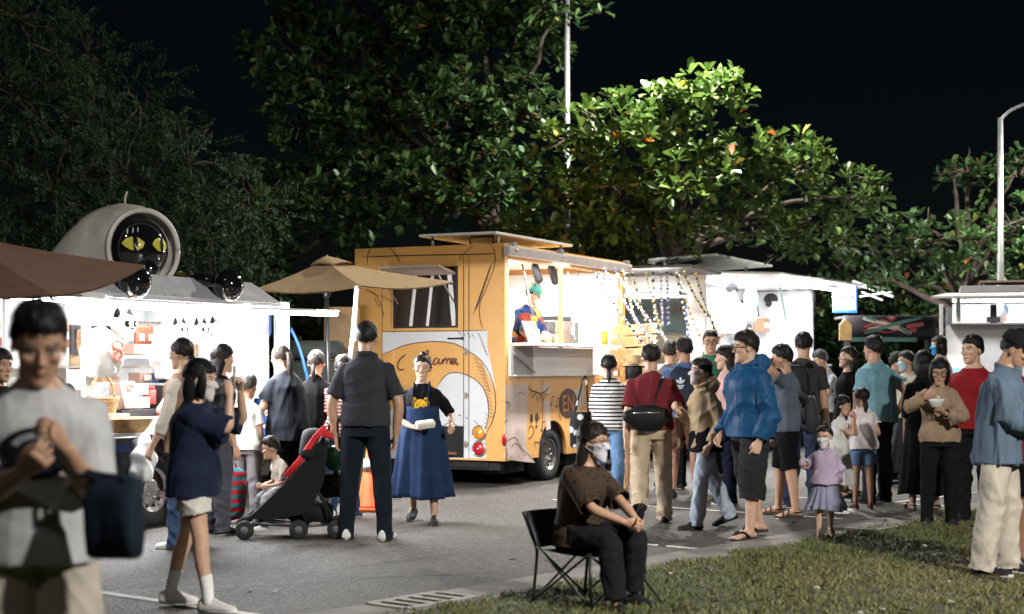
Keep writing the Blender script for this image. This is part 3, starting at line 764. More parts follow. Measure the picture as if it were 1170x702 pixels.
            c1 = V3(mid[0], mid[1], z1); g = np.random.default_rng(s.seed); ph = g.uniform(0, 6, 4)
            if sp.get('seat'): pass
            for i in range(24):
                u = i / 23; t = t0 - u * (t0 + .02) if False else None
                c = c0 + (c1 - c0) * u; zrel = (c[2] - s.base[2])
                hw = np.interp(zrel, s.tab[:, 0], s.tab[:, 1]) if zrel > -.03 * s.k else s.tab[2, 1]; hd = np.interp(zrel, s.tab[:, 0], s.tab[:, 2]) if zrel > -.03 * s.k else s.tab[2, 2]
                if t0 > .2 and zrel > 0: hw = max(hw, s.tab[7, 1] * .9); hd = max(hd, s.tab[7, 2] * .95)
                w = u ** 1.2; pl = np.sin(a * nf + ph[0] + .8 * np.sin(a * 2 + ph[1]) + .5 * u) + .5 * np.sin(a * (nf * 1.7) + ph[2] + u)
                r_ = 1 + pl * .085 * w * sp.get('pamp', 1)
                R.append(np.stack([c[0] + np.cos(a) * (hw + ease + fl * w) * r_, c[1] + np.sin(a) * (hd + ease + fl * w) * r_, np.full(n, c[2]) + .012 * w * np.sin(a * 3 + ph[3])], 1))
            c = R[-1].mean(0); R += [c + (R[-1] - c) * .94, c + (R[-1] - c) * .9 + V3(0, 0, .1 * s.k)]
            V, F = rings_mesh(R); V = np.asarray(V)
        o = obj_np(sp.get('name', 'trousers'), V, F, sp['mat'], s.root); s.cloth['bottom'] = (V, F, o); return o
    def world(s, p): return s.M @ Vector(tuple(p))
    def patch(s, name, polys, mats, which='top', side='front', origin_t=.30, out=.004, sub=.012):
        """flat print on a garment: polygons (x across, z up, metres from the chest centre) laid on the cloth"""
        V, F, o = s.cloth[which]; bvh = BVHTree.FromPolygons([tuple(v) for v in V], [tuple(int(i) for i in f) for f in F])
        fr = s.frame(origin_t); c = s.sp(origin_t); dr = fr[:, 1] * (1 if side == 'front' else -1); rx = fr[:, 0] * (1 if side == 'front' else -1)
        import bmesh
        bm = bmesh.new()
        for pi, (poly, mi) in enumerate(polys):
            vs = [bm.verts.new((p[0], p[1], 0)) for p in poly]; f = bm.faces.new(vs); f.material_index = mi
            xs = [p[0] for p in poly]; ys = [p[1] for p in poly]; geom = lambda: [q for q in bm.verts] + [q for q in bm.edges] + [q for q in bm.faces]
        lo = [min(p[i] for po, _ in polys for p in po) for i in (0, 1)]; hi = [max(p[i] for po, _ in polys for p in po) for i in (0, 1)]
        for ax in (0, 1):
            q = lo[ax] + sub
            while q < hi[ax]:
                pc = [0, 0, 0]; pc[ax] = q; pn = [0, 0, 0]; pn[ax] = 1
                bmesh.ops.bisect_plane(bm, geom=bm.verts[:] + bm.edges[:] + bm.faces[:], plane_co=pc, plane_no=pn); q += sub
        for v in bm.verts:
            p = c + rx * v.co.x + fr[:, 2] * v.co.y; h = bvh.ray_cast(Vector(p - dr * .6), Vector(dr))
            z = v.co.z
            hit = h[0] if h[0] else Vector(p - dr * .12)
            v.co = hit - Vector(dr) * out
        # later polygons sit a little above earlier ones
        for f in bm.faces:
            pass
        me = bpy.data.meshes.new(name); bm.to_mesh(me); bm.free()
        for m in mats: me.materials.append(m)
        ob = bpy.data.objects.new(name, me); PENDING.append(ob); ob.parent = o; return ob
# ---------------------------------------------------------------- the crowd
def fb(r, g, b, pattern=None, col2=None, freq=22.0, rough=.9, var=.15):
    c = srgb(r, g, b); c2 = srgb(*col2) if col2 else (.8, .8, .8)
    return fabric('cloth %d %d %d%s' % (r, g, b, ' ' + pattern if pattern else ''), c, pattern, c2, rough, var, freq)
PEOPLE = {}
def person(key, px, head_y, yaw, label, feet_y=None, Y=None, H=None, bend=0.0, z0=0.0, **kw):
    Y = Y or gy(feet_y); x = (px - CXP) * Y / FPX
    if H is None: H = CAMH - (head_y - HYP) * Y / FPX - z0 + bend - .015
    p = Person(x, Y, yaw, H, label, z0=z0, **kw); PEOPLE[key] = p; return p
SK_L, SK_M, SK_D = (.56, .36, .26), (.47, .28, .19), (.36, .20, .13)
NAVY, BLACK, JEAN = fb(26, 30, 46), fb(15, 15, 17), fb(90, 118, 150)
BLACK2 = fb(19, 20, 25); KHAKI = fb(178, 160, 136); GREYT = fb(186, 186, 190); WHITE = fb(215, 213, 210); BEIGE = fb(188, 178, 166)
sn_w = dict(kind='sneaker', col=(.62, .62, .62), sole=(.7, .7, .68)); sn_b = dict(kind='sneaker', col=(.02, .02, .022), sole=(.55, .55, .53)); sn_bb = dict(kind='sneaker', col=(.02, .02, .022), sole=(.03, .03, .03))
fl_b = dict(kind='flipflop', col=(.02, .02, .02), sole=(.03, .03, .03)); sd_b = dict(kind='sandal', col=(.025, .022, .02), sole=(.05, .04, .03))

# foreground, left
man_grey = person('man_grey', 44, 350, 14, 'man in grey t-shirt and beige trousers looking down, dark tote on forearm', Y=5.1, H=1.68, fine=True, skin=SK_M, lean=9, head=(24, 8, 0),
    top=dict(mat=GREYT, ease=.035, hem=-.10, sleeve=.92), bottom=dict(mat=BEIGE, ease=.022, style='wide'), shoes=sn_w,
    arms={'L': (.10, .30, 1.20, (.25, .2, -1)), 'R': (-.03, .33, 1.13, (-.3, .2, -1))}, curl=(45, 40), palm=((-.8, .5, -.2), (.5, .5, .7)), hair='short', haircol=(.010, .009, .009))
a_ = np.linspace(0, 2 * np.pi, 26, endpoint=False)
el_ = lambda cx, cy, rx, ry, n=26: [(cx + rx * math.cos(t), cy + ry * math.sin(t)) for t in np.linspace(0, 2 * np.pi, n, endpoint=False)]
arcpoly = lambda cx, cy, r0, r1, a0, a1, n=14: [(cx + r1 * math.cos(t), cy + r1 * math.sin(t) * .8) for t in np.linspace(a0, a1, n)] + [(cx + r0 * math.cos(t), cy + r0 * math.sin(t) * .8) for t in np.linspace(a1, a0, n)]
man_grey.patch('shirt_print', [(el_(0, .0, .115, .085), 0)], [fb(22, 26, 34)])
man_grey.patch('shirt_print', [(arcpoly(0, 0, .062, .085, .5, 2.64), 0), (arcpoly(0, .01, .03, .042, 3.6, 5.9), 0)], [fb(150, 152, 156)], out=.007)
person('behind_man', 50, 380, 178, 'person in black top standing half hidden behind the man in grey t-shirt', Y=9.6, H=1.68, hair='long', sex='f', top=dict(mat=BLACK), bottom=dict(mat=BLACK2), shoes=sn_b)
person('left_edge', -6, 390, 60, 'dark haired person cut off by the left edge beside the white stall', Y=11.0, H=1.60, sex='f', skin=SK_M, hair='long', top=dict(mat=BLACK2), bottom=dict(mat=NAVY), shoes=sn_b)
girl = person('girl', 216, 400, 82, 'girl in navy t-shirt, white shorts and face mask raising a phone', feet_y=696, H=1.52, sex='f', fine=True, skin=SK_L, lean=2, head=(8, 0, 0), hair='bob', haircol=(.010, .009, .010), mask=(.62, .58, .58),
    top=dict(mat=fb(30, 36, 58), ease=.05, hem=-.13, sleeve=.98, drape=.9, fold=.014), bottom=dict(mat=fb(206, 202, 198), kind='shorts', ease=.022, len=.62), shoes=dict(kind='sneaker', col=(.62, .60, .60), sole=(.7, .7, .7), sock=.36),
    arms={'R': (-.05, .30, 1.44, (-.25, .1, -1)), 'L': (.06, .34, 1.47, (.5, .1, -1))}, curl=(38, 38), palm=((-.6, .2, .2), (.6, .2, .2)), legs={'L': (-12, 3, 6), 'R': (12, 3, 4)})
girl.patch('shirt_print', [([(-.035, -.008), (-.02, -.008), (-.02, .008), (-.035, .008)], 0), ([(-.015, -.008), (-.004, -.008), (-.004, .008), (-.015, .008)], 0), ([(.003, -.008), (.016, -.008), (.016, .008), (.003, .008)], 0)], [WHITE], side='back', origin_t=.2)
# around the stroller
person('cream', 214, 375, -108, 'woman in cream long-sleeve top, brown vest and glasses facing the white stall', Y=12.2, H=1.70, sex='f', skin=SK_L, head=(6, -4, 0), hair='lowpony', haircol=(.014, .010, .009), glasses=(.03, .02, .02),
    top=dict(mat=fb(212, 204, 194), sleeve=1.5, ease=.02), bottom=dict(mat=fb(60, 78, 110), style='wide'), shoes=sn_w, extra=(dict(is_='', **{'is': 'top'}, mat=fb(150, 122, 98), sleeve=0, ease=.03, hem=-.30, name='vest'),), arms={'L': (.16, .22, .82)})
person('black_long', 248, 381, 125, 'woman with long black hair and black top behind the masked girl', Y=13.2, H=1.67, sex='f', skin=SK_L, hair='long', top=dict(mat=BLACK), bottom=dict(mat=fb(70, 72, 80)), shoes=sn_b)
bagger = person('bagger', 281, 424, 162, 'short woman in white tee and grey trousers holding a green bag', Y=14.1, H=1.40, sex='f', skin=SK_D, hair='short', haircol=(.05, .045, .04), top=dict(mat=WHITE), bottom=dict(mat=fb(128, 126, 130)), shoes=dict(kind='sneaker', col=(.5, .4, .38), sole=(.6, .55, .52)))
toddler = person('stroller_child', 326, 487, -62, 'small child in cream t-shirt sitting in the black stroller', Y=13.05, H=.98, sex='k', seat=.40, skin=SK_M, lean=28, head=(10, -10, 0), hair='short', z0=0.0, top=dict(mat=fb(205, 196, 186), sleeve=.85), bottom=dict(mat=fb(140, 138, 140, 'blotch', (70, 72, 80), 30), kind='pants', style='straight'),
    shoes=sn_w, legs={'L': (72, 8, 70), 'R': (72, 8, 70)}, arms={'L': (.13, .32, .80), 'R': (-.13, .34, .80)})
person('ponytail_grey', 329, 388, -128, 'woman with high ponytail in charcoal t-shirt leaning to the counter', Y=14.3, sex='f', skin=SK_L, lean=10, head=(8, -10, 0), hair='pony', haircol=(.03, .022, .018), build=1.12, bend=.03,
    top=dict(mat=fb(44, 47, 54), ease=.035, hem=-.16, drape=.9), bottom=dict(mat=BLACK2), shoes=sn_b, arms={'L': (.18, .36, 1.0), 'R': (-.2, .36, 1.02)}, curl=(40, 40))
person('ponytail_black', 360, 392, 172, 'woman with low ponytail in plain black top behind the stroller handle', Y=14.8, sex='f', skin=SK_L, hair='lowpony', haircol=(.03, .022, .018), top=dict(mat=BLACK, ease=.03, sleeve=1.2), bottom=dict(mat=BLACK2), shoes=sn_b)
person('red_stripes', 391, 397, 172, 'person in red and white striped top beneath the beige parasol', Y=14.7, sex='f', skin=SK_L, hair='lowbun', haircol=(.02, .016, .014), top=dict(mat=fb(205, 190, 186, 'stripes', (140, 44, 48), 30), sleeve=.8), bottom=dict(mat=fb(48, 66, 100)), shoes=sn_b)
person('polo', 417, 357, 172, 'tall man in charcoal polo shirt and dark trousers with white sneakers, back turned', feet_y=617, skin=SK_M, hair='crop', haircol=(.012, .011, .011), head=(2, 10, 0), build=.98, legs={'L': (3, 6, 4), 'R': (-2, 7, 3)},
    top=dict(mat=fb(50, 52, 57), ease=.024, collar=.035, hem=-.03, sleeve=.78, name='polo_shirt'), bottom=dict(mat=fb(24, 31, 40), style='slim', ease=.02, len=2.08), shoes=dict(kind='sneaker', col=(.66, .66, .65), sole=(.72, .72, .7), mark=True),
    arms={'L': (.235, .03, .80, (1, .4, 0)), 'R': (-.235, .03, .80, (-1, .4, 0))})
smile = person('denim', 484, 397, -4, 'smiling woman in blue denim pinafore dress carrying a takeaway box', feet_y=597, sex='f', fine=True, skin=SK_L, head=(2, 3, 3), hair='bun', haircol=(.016, .012, .011), smile=True,
    top=dict(mat=fb(24, 22, 26), sleeve=1.02, ease=.020, hem=.10, drape=.1), bottom=dict(mat=fb(33, 50, 80), kind='skirt', waist=.275, z1=.26, flare=.085, pleats=9, ease=.034, name='pinafore_dress', pamp=1.7), shoes=dict(kind='clog', col=(.02, .02, .022), sole=(.03, .03, .03)),
    arms={'R': (-.06, .29, .965, (-.8, .5, -.6)), 'L': (.31, .17, .99, (.35, .8, -.5))}, curl=(25, 42), palm=(None, (.3, .3, 1)), legs={'L': (10, 4, 8), 'R': (-14, 4, 12, -14)})
sx = [(-.075, -.06), (.075, -.06), (.08, -.01), (.07, .035), (.045, .04), (.03, .02), (-.03, .02), (-.045, .04), (-.07, .035), (-.08, -.01)]
smile.patch('shirt_print', [(sx, 0)], [fb(225, 180, 60)], origin_t=.335, out=.005)
smile.patch('shirt_print', [(arcpoly(0, -.012, .046, .054, .15, 3.0), 0), ([(.05, .0), (.058, .0), (.056, .05), (.05, .05)], 0), (el_(-.028, -.032, .006, .006, 8), 0), (el_(.026, -.032, .006, .006, 8), 0)], [BLACK], origin_t=.335, out=.008)
# in the orange truck
person('cook', 600, 311, 52, 'cook in green cap and colourful patched shirt inside the orange truck', Y=19.75, H=1.68, z0=.86, skin=SK_L, lean=12, head=(20, 10, 0), hair='short', hat=dict(kind='cap', name='green cap', col=srgb(70, 130, 120), pattern='blotch', col2=srgb(190, 180, 80), freq=9),
    top=dict(mat=fb(60, 60, 70, 'patches', None, 9), ease=.035, sleeve=.95), bottom=dict(mat=BLACK2), shoes=sn_b, arms={'R': (-.15, .35, .98), 'L': (.15, .35, .98)}, curl=(40, 40))
# queue at the truck
person('stripe_queue', 694, 397, 170, 'woman in black and white striped tee and blue jeans with low ponytail', feet_y=578, sex='f', skin=SK_L, hair='lowpony', haircol=(.010, .009, .010), head=(0, 8, 0), top=dict(mat=fb(206, 204, 202, 'stripes', (30, 28, 36), 26), ease=.03, hem=-.06, drape=.8, sleeve=.9), bottom=dict(mat=JEAN, style='straight', ease=.012), shoes=sn_w, legs={'L': (4, 4, 4), 'R': (-12, 4, 10, -12)})
person('bucket', 724, 392, 176, 'person in tan bucket hat and peach top at the menu board', Y=17.2, H=1.60, sex='f', skin=SK_L, hair='bob', hat=dict(kind='bucket', name='tan hat', col=srgb(200, 172, 128)), top=dict(mat=fb(206, 160, 130)), bottom=dict(mat=fb(190, 150, 120)), shoes=sn_w)
maroon = person('maroon', 746, 383, 180, 'man in maroon t-shirt and khaki trousers wearing a black crossbody bag', feet_y=600, skin=SK_M, hair='crop', build=1.06, lean=3, head=(3, 0, 0), top=dict(mat=fb(104, 38, 44), ease=.028, hem=-.02, sleeve=.85), bottom=dict(mat=KHAKI, style='straight', ease=.016), shoes=sn_bb,
    legs={'L': (-16, 5, 30, -38), 'R': (9, 4, 5)}, arms={'L': (.25, .02, .80), 'R': (-.25, .04, .82)})
packer = person('packer', 782, 379, 166, 'man in blue tee and brown shorts with dark backpack marked by pale leaves', feet_y=569, skin=SK_D, hair='short', build=1.06, head=(4, 24, 0), top=dict(mat=fb(70, 92, 132), ease=.025), bottom=dict(mat=fb(86, 62, 46), kind='shorts', len=.95), shoes=sn_bb, arms={'L': (.19, .16, .78)}, curl=(45, 22))
person('far_head', 766, 377, 178, 'person with dark hair and grey top beyond the backpack man', Y=18.2, H=1.78, hair='short', haircol=(.03, .025, .022), top=dict(mat=fb(90, 90, 96)), bottom=dict(mat=BLACK2), shoes=sn_b)
person('green_man', 811, 370, 8, 'man in glasses and green shirt facing out from the white stall', Y=17.8, H=1.78, z0=.12, skin=SK_M, hair='crop', glasses=(.04, .03, .03), head=(4, -12, 0), top=dict(mat=fb(60, 112, 84), collar=.03), bottom=dict(mat=BLACK2), shoes=sn_b)
person('tan_jacket', 814, 398, -72, 'young woman in tan jacket, pale mask and ripped light jeans', feet_y=603, sex='f', skin=SK_L, hair='lowpony', haircol=(.012, .010, .010), mask=(.62, .52, .50), head=(0, -12, 0), top=dict(mat=fb(176, 152, 122), sleeve=1.92, ease=.030, hem=-.10, fold=.036, hood=1, name='jacket'), bottom=dict(mat=fb(160, 170, 184, 'blotch', (120, 130, 144), 5), style='straight', ease=.016), shoes=dict(kind='shoe', col=(.02, .02, .02), sole=(.03, .03, .03)),
    arms={'L': (.20, .12, .82), 'R': (-.16, .30, 1.14)}, legs={'L': (14, 3, 6), 'R': (-16, 3, 12, -18)}, curl=(30, 40), extra=(dict(**{'is': 'top'}, mat=BLACK, sleeve=0, ease=.008, hem=-.17, drape=.2, flare=.03, fold=.004, name='under_shirt'),))
person('pink_long', 834, 379, -96, 'woman with long dark hair and pink top facing the white stall', Y=16.2, H=1.70, sex='f', skin=SK_L, hair='long', haircol=(.014, .010, .010), top=dict(mat=fb(200, 160, 154)), bottom=dict(mat=NAVY), shoes=sn_b)
person('behind_hood', 842, 378, 170, 'person with black hair behind the man in blue hooded jacket', Y=18.6, H=1.76, hair='short', top=dict(mat=GREYT), bottom=dict(mat=BLACK2), shoes=sn_b)
person('blue_hood', 863, 369, -68, 'man in blue hooded jacket, black cropped trousers and flip flops', feet_y=614, skin=SK_L, build=1.12, head=(4, -18, 0), hair='short', haircol=(.020, .014, .013), glasses=(.03, .02, .02), lean=2,
    top=dict(mat=fabric('blue rain jacket', srgb(28, 74, 114), 'blotch', srgb(16, 48, 80), .5, .2, 60), sleeve=1.96, ease=.036, hem=-.08, fold=.040, hood=1, name='hooded_jacket', drape=.7), bottom=dict(mat=fb(42, 40, 44), kind='pants', len=1.42, style='capri', ease=.024), shoes=fl_b,
    legs={'L': (8, 4, 4), 'R': (-10, 6, 6, -4)}, arms={'L': (.235, .10, .80), 'R': (-.2, .2, .84)}, curl=(35, 30))
facer = person('face_palm', 899, 386, -104, 'man in slate tee and black shorts shading his face with one hand', feet_y=590, skin=SK_M, hair='short', build=1.02, head=(6, -6, 0), top=dict(mat=fb(84, 92, 106), ease=.025), bottom=dict(mat=BLACK, kind='shorts', len=1.05), shoes=sd_b, arms={'L': (.10, .17, 1.50, (.8, .3, -.4)), 'R': (-.2, .1, .8)}, curl=(25, 25), palm=((-.3, .9, .2), None), legs={'L': (-4, 4, 4), 'R': (12, 4, 10)})
undercut = person('undercut', 917, 371, 150, 'tall man with undercut hair and dark top carrying a black backpack', feet_y=581, skin=SK_M, hair='crop', head=(2, 20, 0), top=dict(mat=fb(56, 54, 56), ease=.025), bottom=dict(mat=fb(38, 48, 66)), shoes=sn_b)
person('capped', 950, 389, -78, 'young man in pale grey tee with grey hair bending over the bright stall', Y=20.5, H=1.72, skin=SK_L, lean=16, head=(18, 0, 0), hair='short', haircol=(.06, .06, .065), top=dict(mat=fb(150, 154, 160)), bottom=dict(mat=BLACK2), shoes=sn_b, arms={'L': (.16, .4, 1.1), 'R': (-.16, .4, 1.1)})
person('dots', 972, 389, -74, 'woman with wavy dark hair in black dotted dress looking up', Y=17.2, sex='f', skin=SK_L, head=(-8, 0, 0), hair='long', haircol=(.018, .013, .011), top=dict(mat=BLACK, sleeve=.5), bottom=dict(mat=fb(28, 27, 30, 'blotch', (170, 168, 166), 26), kind='skirt', z1=.3), shoes=sd_b)
person('eating_girl', 958, 445, 62, 'small girl in white dress raising a pink snack to her mouth', feet_y=586, sex='k', skin=SK_L, hair='long', head=(10, 0, 0), top=dict(mat=WHITE, sleeve=.5), bottom=dict(mat=fb(190, 188, 186), kind='skirt', z1=.42, flare=.08), shoes=sn_w, arms={'R': (-.05, .22, 1.36, (-.4, .2, -1)), 'L': (.05, .22, 1.34, (.6, .2, -1))}, curl=(45, 45))
lav = person('lavender', 942, 478, -6, 'toddler in lavender tulle dress and white face mask walking on the road', feet_y=616, sex='k', fine=True, skin=SK_L, hair='bun', haircol=(.014, .011, .010), mask=(.68, .66, .66), head=(8, -24, 0), build=.95,
    top=dict(mat=fb(176, 158, 182), sleeve=1.7, ease=.055, hem=-.05, sease=.75, fold=.04, flare=.06, name='puff_blouse'), bottom=dict(mat=fb(140, 140, 164), kind='skirt', waist=.08, z1=.46, flare=.15, ease=.004, pleats=16, pamp=1.6, name='tulle_skirt'), shoes=dict(kind='sandal', col=(.5, .26, .27), sole=(.5, .35, .33)),
    legs={'L': (-14, 4, 22, -24), 'R': (8, 3, 4)}, arms={'R': (-.32, .18, 1.15), 'L': (.22, .05, .78)})
person('white_girl', 986, 436, 178, 'girl in white smock top and denim shorts with ponytail, back turned', feet_y=582, sex='k', skin=SK_M, hair='lowpony', haircol=(.014, .010, .010), head=(4, 14, 0), top=dict(mat=fb(214, 206, 206), sleeve=.45, ease=.04, hem=-.06, flare=.05), bottom=dict(mat=fb(96, 122, 152), kind='shorts', len=.7, ease=.02), shoes=dict(kind='sneaker', col=(.10, .02, .03), sole=(.6, .6, .6)), arms={'L': (.10, .24, 1.12), 'R': (-.14, .22, 1.1)})
person('teal', 1002, 377, -142, 'man in pale teal t-shirt and dark trousers standing beside the white smock girl', feet_y=575, skin=SK_M, hair='short', build=1.1, head=(0, -6, 0), top=dict(mat=fb(112, 152, 166), ease=.035, hem=-.08, fold=.022), bottom=dict(mat=fb(36, 36, 42)), shoes=sn_bb, arms={'R': (-.24, -.06, .9)})
person('dark_face', 1021, 396, 70, 'person in black under the painted roof roll', Y=19.6, H=1.66, skin=SK_M, hair='short', top=dict(mat=BLACK), bottom=dict(mat=BLACK2), shoes=sn_b)
person('blue_mask', 1040, 394, -80, 'woman in cream blouse, long black skirt and pale blue mask', Y=18.6, sex='f', skin=SK_L, mask=(.42, .56, .66), hair='lowpony', haircol=(.014, .012, .011), top=dict(mat=fb(204, 196, 178), sleeve=1.6, ease=.05, fold=.03), bottom=dict(mat=fb(30, 32, 38), kind='skirt', z1=.18, flare=.16), shoes=sn_b)
person('black_back', 1056, 393, 176, 'woman with shoulder length black hair in long black dress, back turned', feet_y=583, sex='f', skin=SK_L, hair='bob', haircol=(.008, .008, .008), top=dict(mat=BLACK, sleeve=1.2), bottom=dict(mat=fb(24, 24, 26), kind='skirt', z1=.17, flare=.08), shoes=sd_b)
bowl = person('bowl', 1073, 402, -6, 'woman in brown blouse and glasses eating from a white bowl', feet_y=601, sex='f', fine=True, skin=SK_M, hair='bob', haircol=(.012, .010, .010), glasses=(.03, .025, .025), head=(16, -10, 0), bend=.015,
    top=dict(mat=fb(150, 128, 108), sleeve=1.9, ease=.030, hem=-.06, fold=.038, name='blouse'), bottom=dict(mat=fb(24, 23, 26), style='slim', ease=.022, len=2.06), shoes=sn_bb, arms={'L': (.0, .28, 1.14, (.9, .2, -.5)), 'R': (-.17, .30, 1.30, (-.9, .2, -.6))}, curl=(50, 50), palm=((-.5, .1, .9), (.5, .5, .1)))
person('far_mask', 1077, 376, -84, 'person in pale pink tee and bright blue mask by the rolled awning', Y=20.6, H=1.74, z0=.16, sex='f', skin=SK_L, hair='bob', haircol=(.014, .012, .011), mask=(.05, .32, .62), top=dict(mat=fb(206, 182, 182)), bottom=dict(mat=GREYT), shoes=sn_w)
person('red_shirt', 1114, 378, -42, 'man in dark red shirt and black trousers looking to the stalls', Y=14.2, H=1.755, skin=SK_L, hair='short', head=(0, -16, 0), top=dict(mat=fb(132, 30, 36), ease=.03, sleeve=1.1), bottom=dict(mat=fb(26, 25, 28)), shoes=sn_bb)
cap = person('denim_shirt', 1138, 376, 62, 'man in open grey denim shirt, beige trousers and black cap looking down', feet_y=657, H=1.735, fine=True, skin=SK_M, lean=7, head=(26, 0, 0), hair='short', hat=dict(kind='cap', name='black cap', col=(.012, .012, .014)),
    top=dict(mat=fb(92, 108, 126), sleeve=1.55, ease=.036, hem=-.16, drape=.9, collar=.04, fold=.038, name='denim_shirt'), bottom=dict(mat=fb(190, 180, 168), style='straight', ease=.022, len=2.05), shoes=dict(kind='sneaker', col=(.02, .02, .022), sole=(.6, .6, .58)),
    arms={'R': (-.06, .36, 1.10), 'L': (.10, .36, 1.12)}, curl=(45, 45), legs={'L': (4, 4, 4), 'R': (-4, 4, 4)})
person('right_edge', 1188, 380, -50, 'person in black shorts and black top cut off by the right edge', Y=10.7, H=1.70, sex='f', skin=SK_D, hair='long', top=dict(mat=BLACK), bottom=dict(mat=BLACK, kind='shorts', len=.9), shoes=sn_bb, arms={'R': (-.08, .30, 1.15)})
seated = person('seated', 662, 498, 44, 'woman in brown patterned shirt and face mask sitting on folding chair', Y=9.35, H=1.52, sex='f', fine=True, skin=SK_M, seat=.41, lean=14, head=(4, 16, 0), hair='long', haircol=(.016, .011, .009), mask=(.55, .54, .60), glasses=(.03, .025, .025),
    top=dict(mat=fb(62, 50, 40, 'blotch', (26, 22, 21), 38), sleeve=.95, ease=.04, hem=-.08, fold=.028, name='shirt'), bottom=dict(mat=fb(26, 25, 28), style='straight', ease=.02, len=1.95), shoes=dict(kind='shoe', col=(.02, .02, .02), sole=(.03, .03, .03)),
    legs={'L': (92, 6, 100), 'R': (88, 6, 78)}, arms={'L': (.03, .50, .60, (.8, .4, -.3)), 'R': (-.05, .47, .59, (-.8, .4, -.3))}, curl=(40, 40))
PEOPLE['tan_jacket'].patch('shirt_front', [([(-.045, -.36), (.055, -.36), (.05, -.1), (.05, .15), (-.04, .15), (-.04, -.1)], 0)], [BLACK], origin_t=.30, out=.003)
PEOPLE['denim_shirt'].patch('shirt_front', [([(-.05, -.40), (.05, -.40), (.045, 0), (.06, .17), (-.06, .17), (-.045, 0)], 0)], [fb(120, 28, 32)], origin_t=.30, out=.003)
# staff inside the far stalls
person('stall_cook', 838, 316, -40, 'stall cook in white coat and grey cap inside the white truck', Y=25.6, H=1.70, z0=1.15, skin=SK_L, hair='short', mask=(.7, .7, .72), hat=dict(kind='cap', name='grey cap', col=(.05, .05, .055)), top=dict(mat=WHITE, sleeve=1.8), bottom=dict(mat=GREYT), shoes=sn_w)
person('right_cook', 1150, 346, -70, 'stall worker in white top and blue headband inside the right truck', Y=25.0, H=1.62, z0=.86, skin=SK_L, hair='short', haircol=(.3, .42, .52), lean=10, top=dict(mat=WHITE, sleeve=1.8), bottom=dict(mat=GREYT), shoes=sn_w)
# ---------------------------------------------------------------- ground
D_ = np.array([.447, .894, 0.]); D_ /= np.linalg.norm(D_); W_ = np.array([-D_[1], D_[0], 0.]); ANG = math.atan2(D_[1], D_[0])
def asphalt_mat():
    m, nt, b = new_mat('asphalt'); v = objcoord(nt)
    big = noise(nt, .55, 5, v, .6); fine = noise(nt, 75, 4, v, .85); vo = nt.nodes.new('ShaderNodeTexVoronoi'); vo.inputs['Scale'].default_value = 70; nt.links.new(v, vo.inputs['Vector'])
    c = ramp(nt, big.outputs['Fac'], [(.3, (.038, .033, .029)), (.7, (.067, .059, .053))])
    hs = nt.nodes.new('ShaderNodeSeparateColor'); nt.links.new(vo.outputs['Color'], hs.inputs[0]); vo.inputs['Scale'].default_value = 48
    c2 = ramp(nt, hs.outputs[0], [(.05, (.35, .35, .35)), (.6, (1, 1, 1)), (1.0, (2.1, 2.05, 2.0))]); c2b = ramp(nt, fine.outputs['Fac'], [(.38, (.25, .25, .25)), (.62, (2.0, 1.95, 1.9))])
    mx = nt.nodes.new('ShaderNodeMix'); mx.data_type = 'RGBA'; mx.blend_type = 'MULTIPLY'; mx.inputs[0].default_value = .85; nt.links.new(c, mx.inputs[6]); nt.links.new(c2, mx.inputs[7])
    st = noise(nt, 1.3, 8, v, .8); f = ramp(nt, st.outputs['Fac'], [(.56, (0, 0, 0)), (.70, (.6, .6, .6))]); c3 = mixc(nt, f, mx.outputs[2], (.030, .027, .026))
    nt.links.new(c3, b.inputs['Base Color']); b.inputs['Roughness'].default_value = .72
    bump(nt, b, vo.outputs['Distance'], .9, .016); return m
def sheet(name, pts, z, mat, kind='structure'):
    b = MB(); b.add([(p[0], p[1], z) for p in pts], [tuple(range(len(pts)))]); return b.build(name, mat, tags=(None, None, None, kind))
soil = surf('dry soil', (.05, .055, .03), .95, 0, .4, 3, .5, 20)
sheet('ground', [(-400, -60), (400, -60), (400, 700), (-400, 700)], -.012, soil)
# boundary between road and lawn: straight line in plan
KA, KD = np.array([-.53, 8.96]), np.array([.63, .777]); KD /= np.linalg.norm(KD); KN = np.array([KD[1], -KD[0]])      # KN points onto the lawn
kp = lambda s, off: tuple(KA + KD * s + KN * off)
sheet('road', [kp(-60, -.46), kp(60, -.46), kp(60, -70), kp(-60, -70)], 0.0, asphalt_mat())
conc = surf('worn concrete', (.17, .155, .14), .85, 0, .25, 5, .4, 60, dirt=.6)
b = MB()
for s in np.arange(-14, 22, 2.0): b.prism([(*kp(s + .006, -.455), -.008), (*kp(s + 1.994, -.455), -.008), (*kp(s + 1.994, -.02), -.008), (*kp(s + .006, -.02), -.008)], (0, 0, .016))
b.build('kerb_strip', conc, bevel=.004, tags=(None, None, None, 'structure'))
sheet('lawn', [kp(-40, 0), kp(60, 0), kp(60, 60), kp(-40, 60)], .004, surf('lawn soil', (.035, .04, .018), .95, 0, .4, 4, .4, 30))
line = surf('worn road paint', (.55, .54, .50), .7, 0, .15, 9, .3, 80, dirt=.85)
def stripe(p, q, w=.075):
    p, q = np.array(p[:2]), np.array(q[:2]); t = (q - p) / np.linalg.norm(q - p); n = np.array([-t[1], t[0]]) * w / 2
    sheet('road_marking', [p + n, p - n, q - n, q + n], .004, line)
dirp = np.array([KD[1], -KD[0]])
for px, py, L0_, L1_ in ((200, 690, 3.4, 1.25), (767, 625, .55, .35), (940, 592, 3.2, .2), (1035, 576, 1.4, 1.4)):
    g = G(px, py); stripe((g.x - dirp[0] * L0_, g.y - dirp[1] * L0_), (g.x + dirp[0] * L1_, g.y + dirp[1] * L1_))
g0, g1 = G(1010, 576), G(1170, 556); stripe(g0, g1)
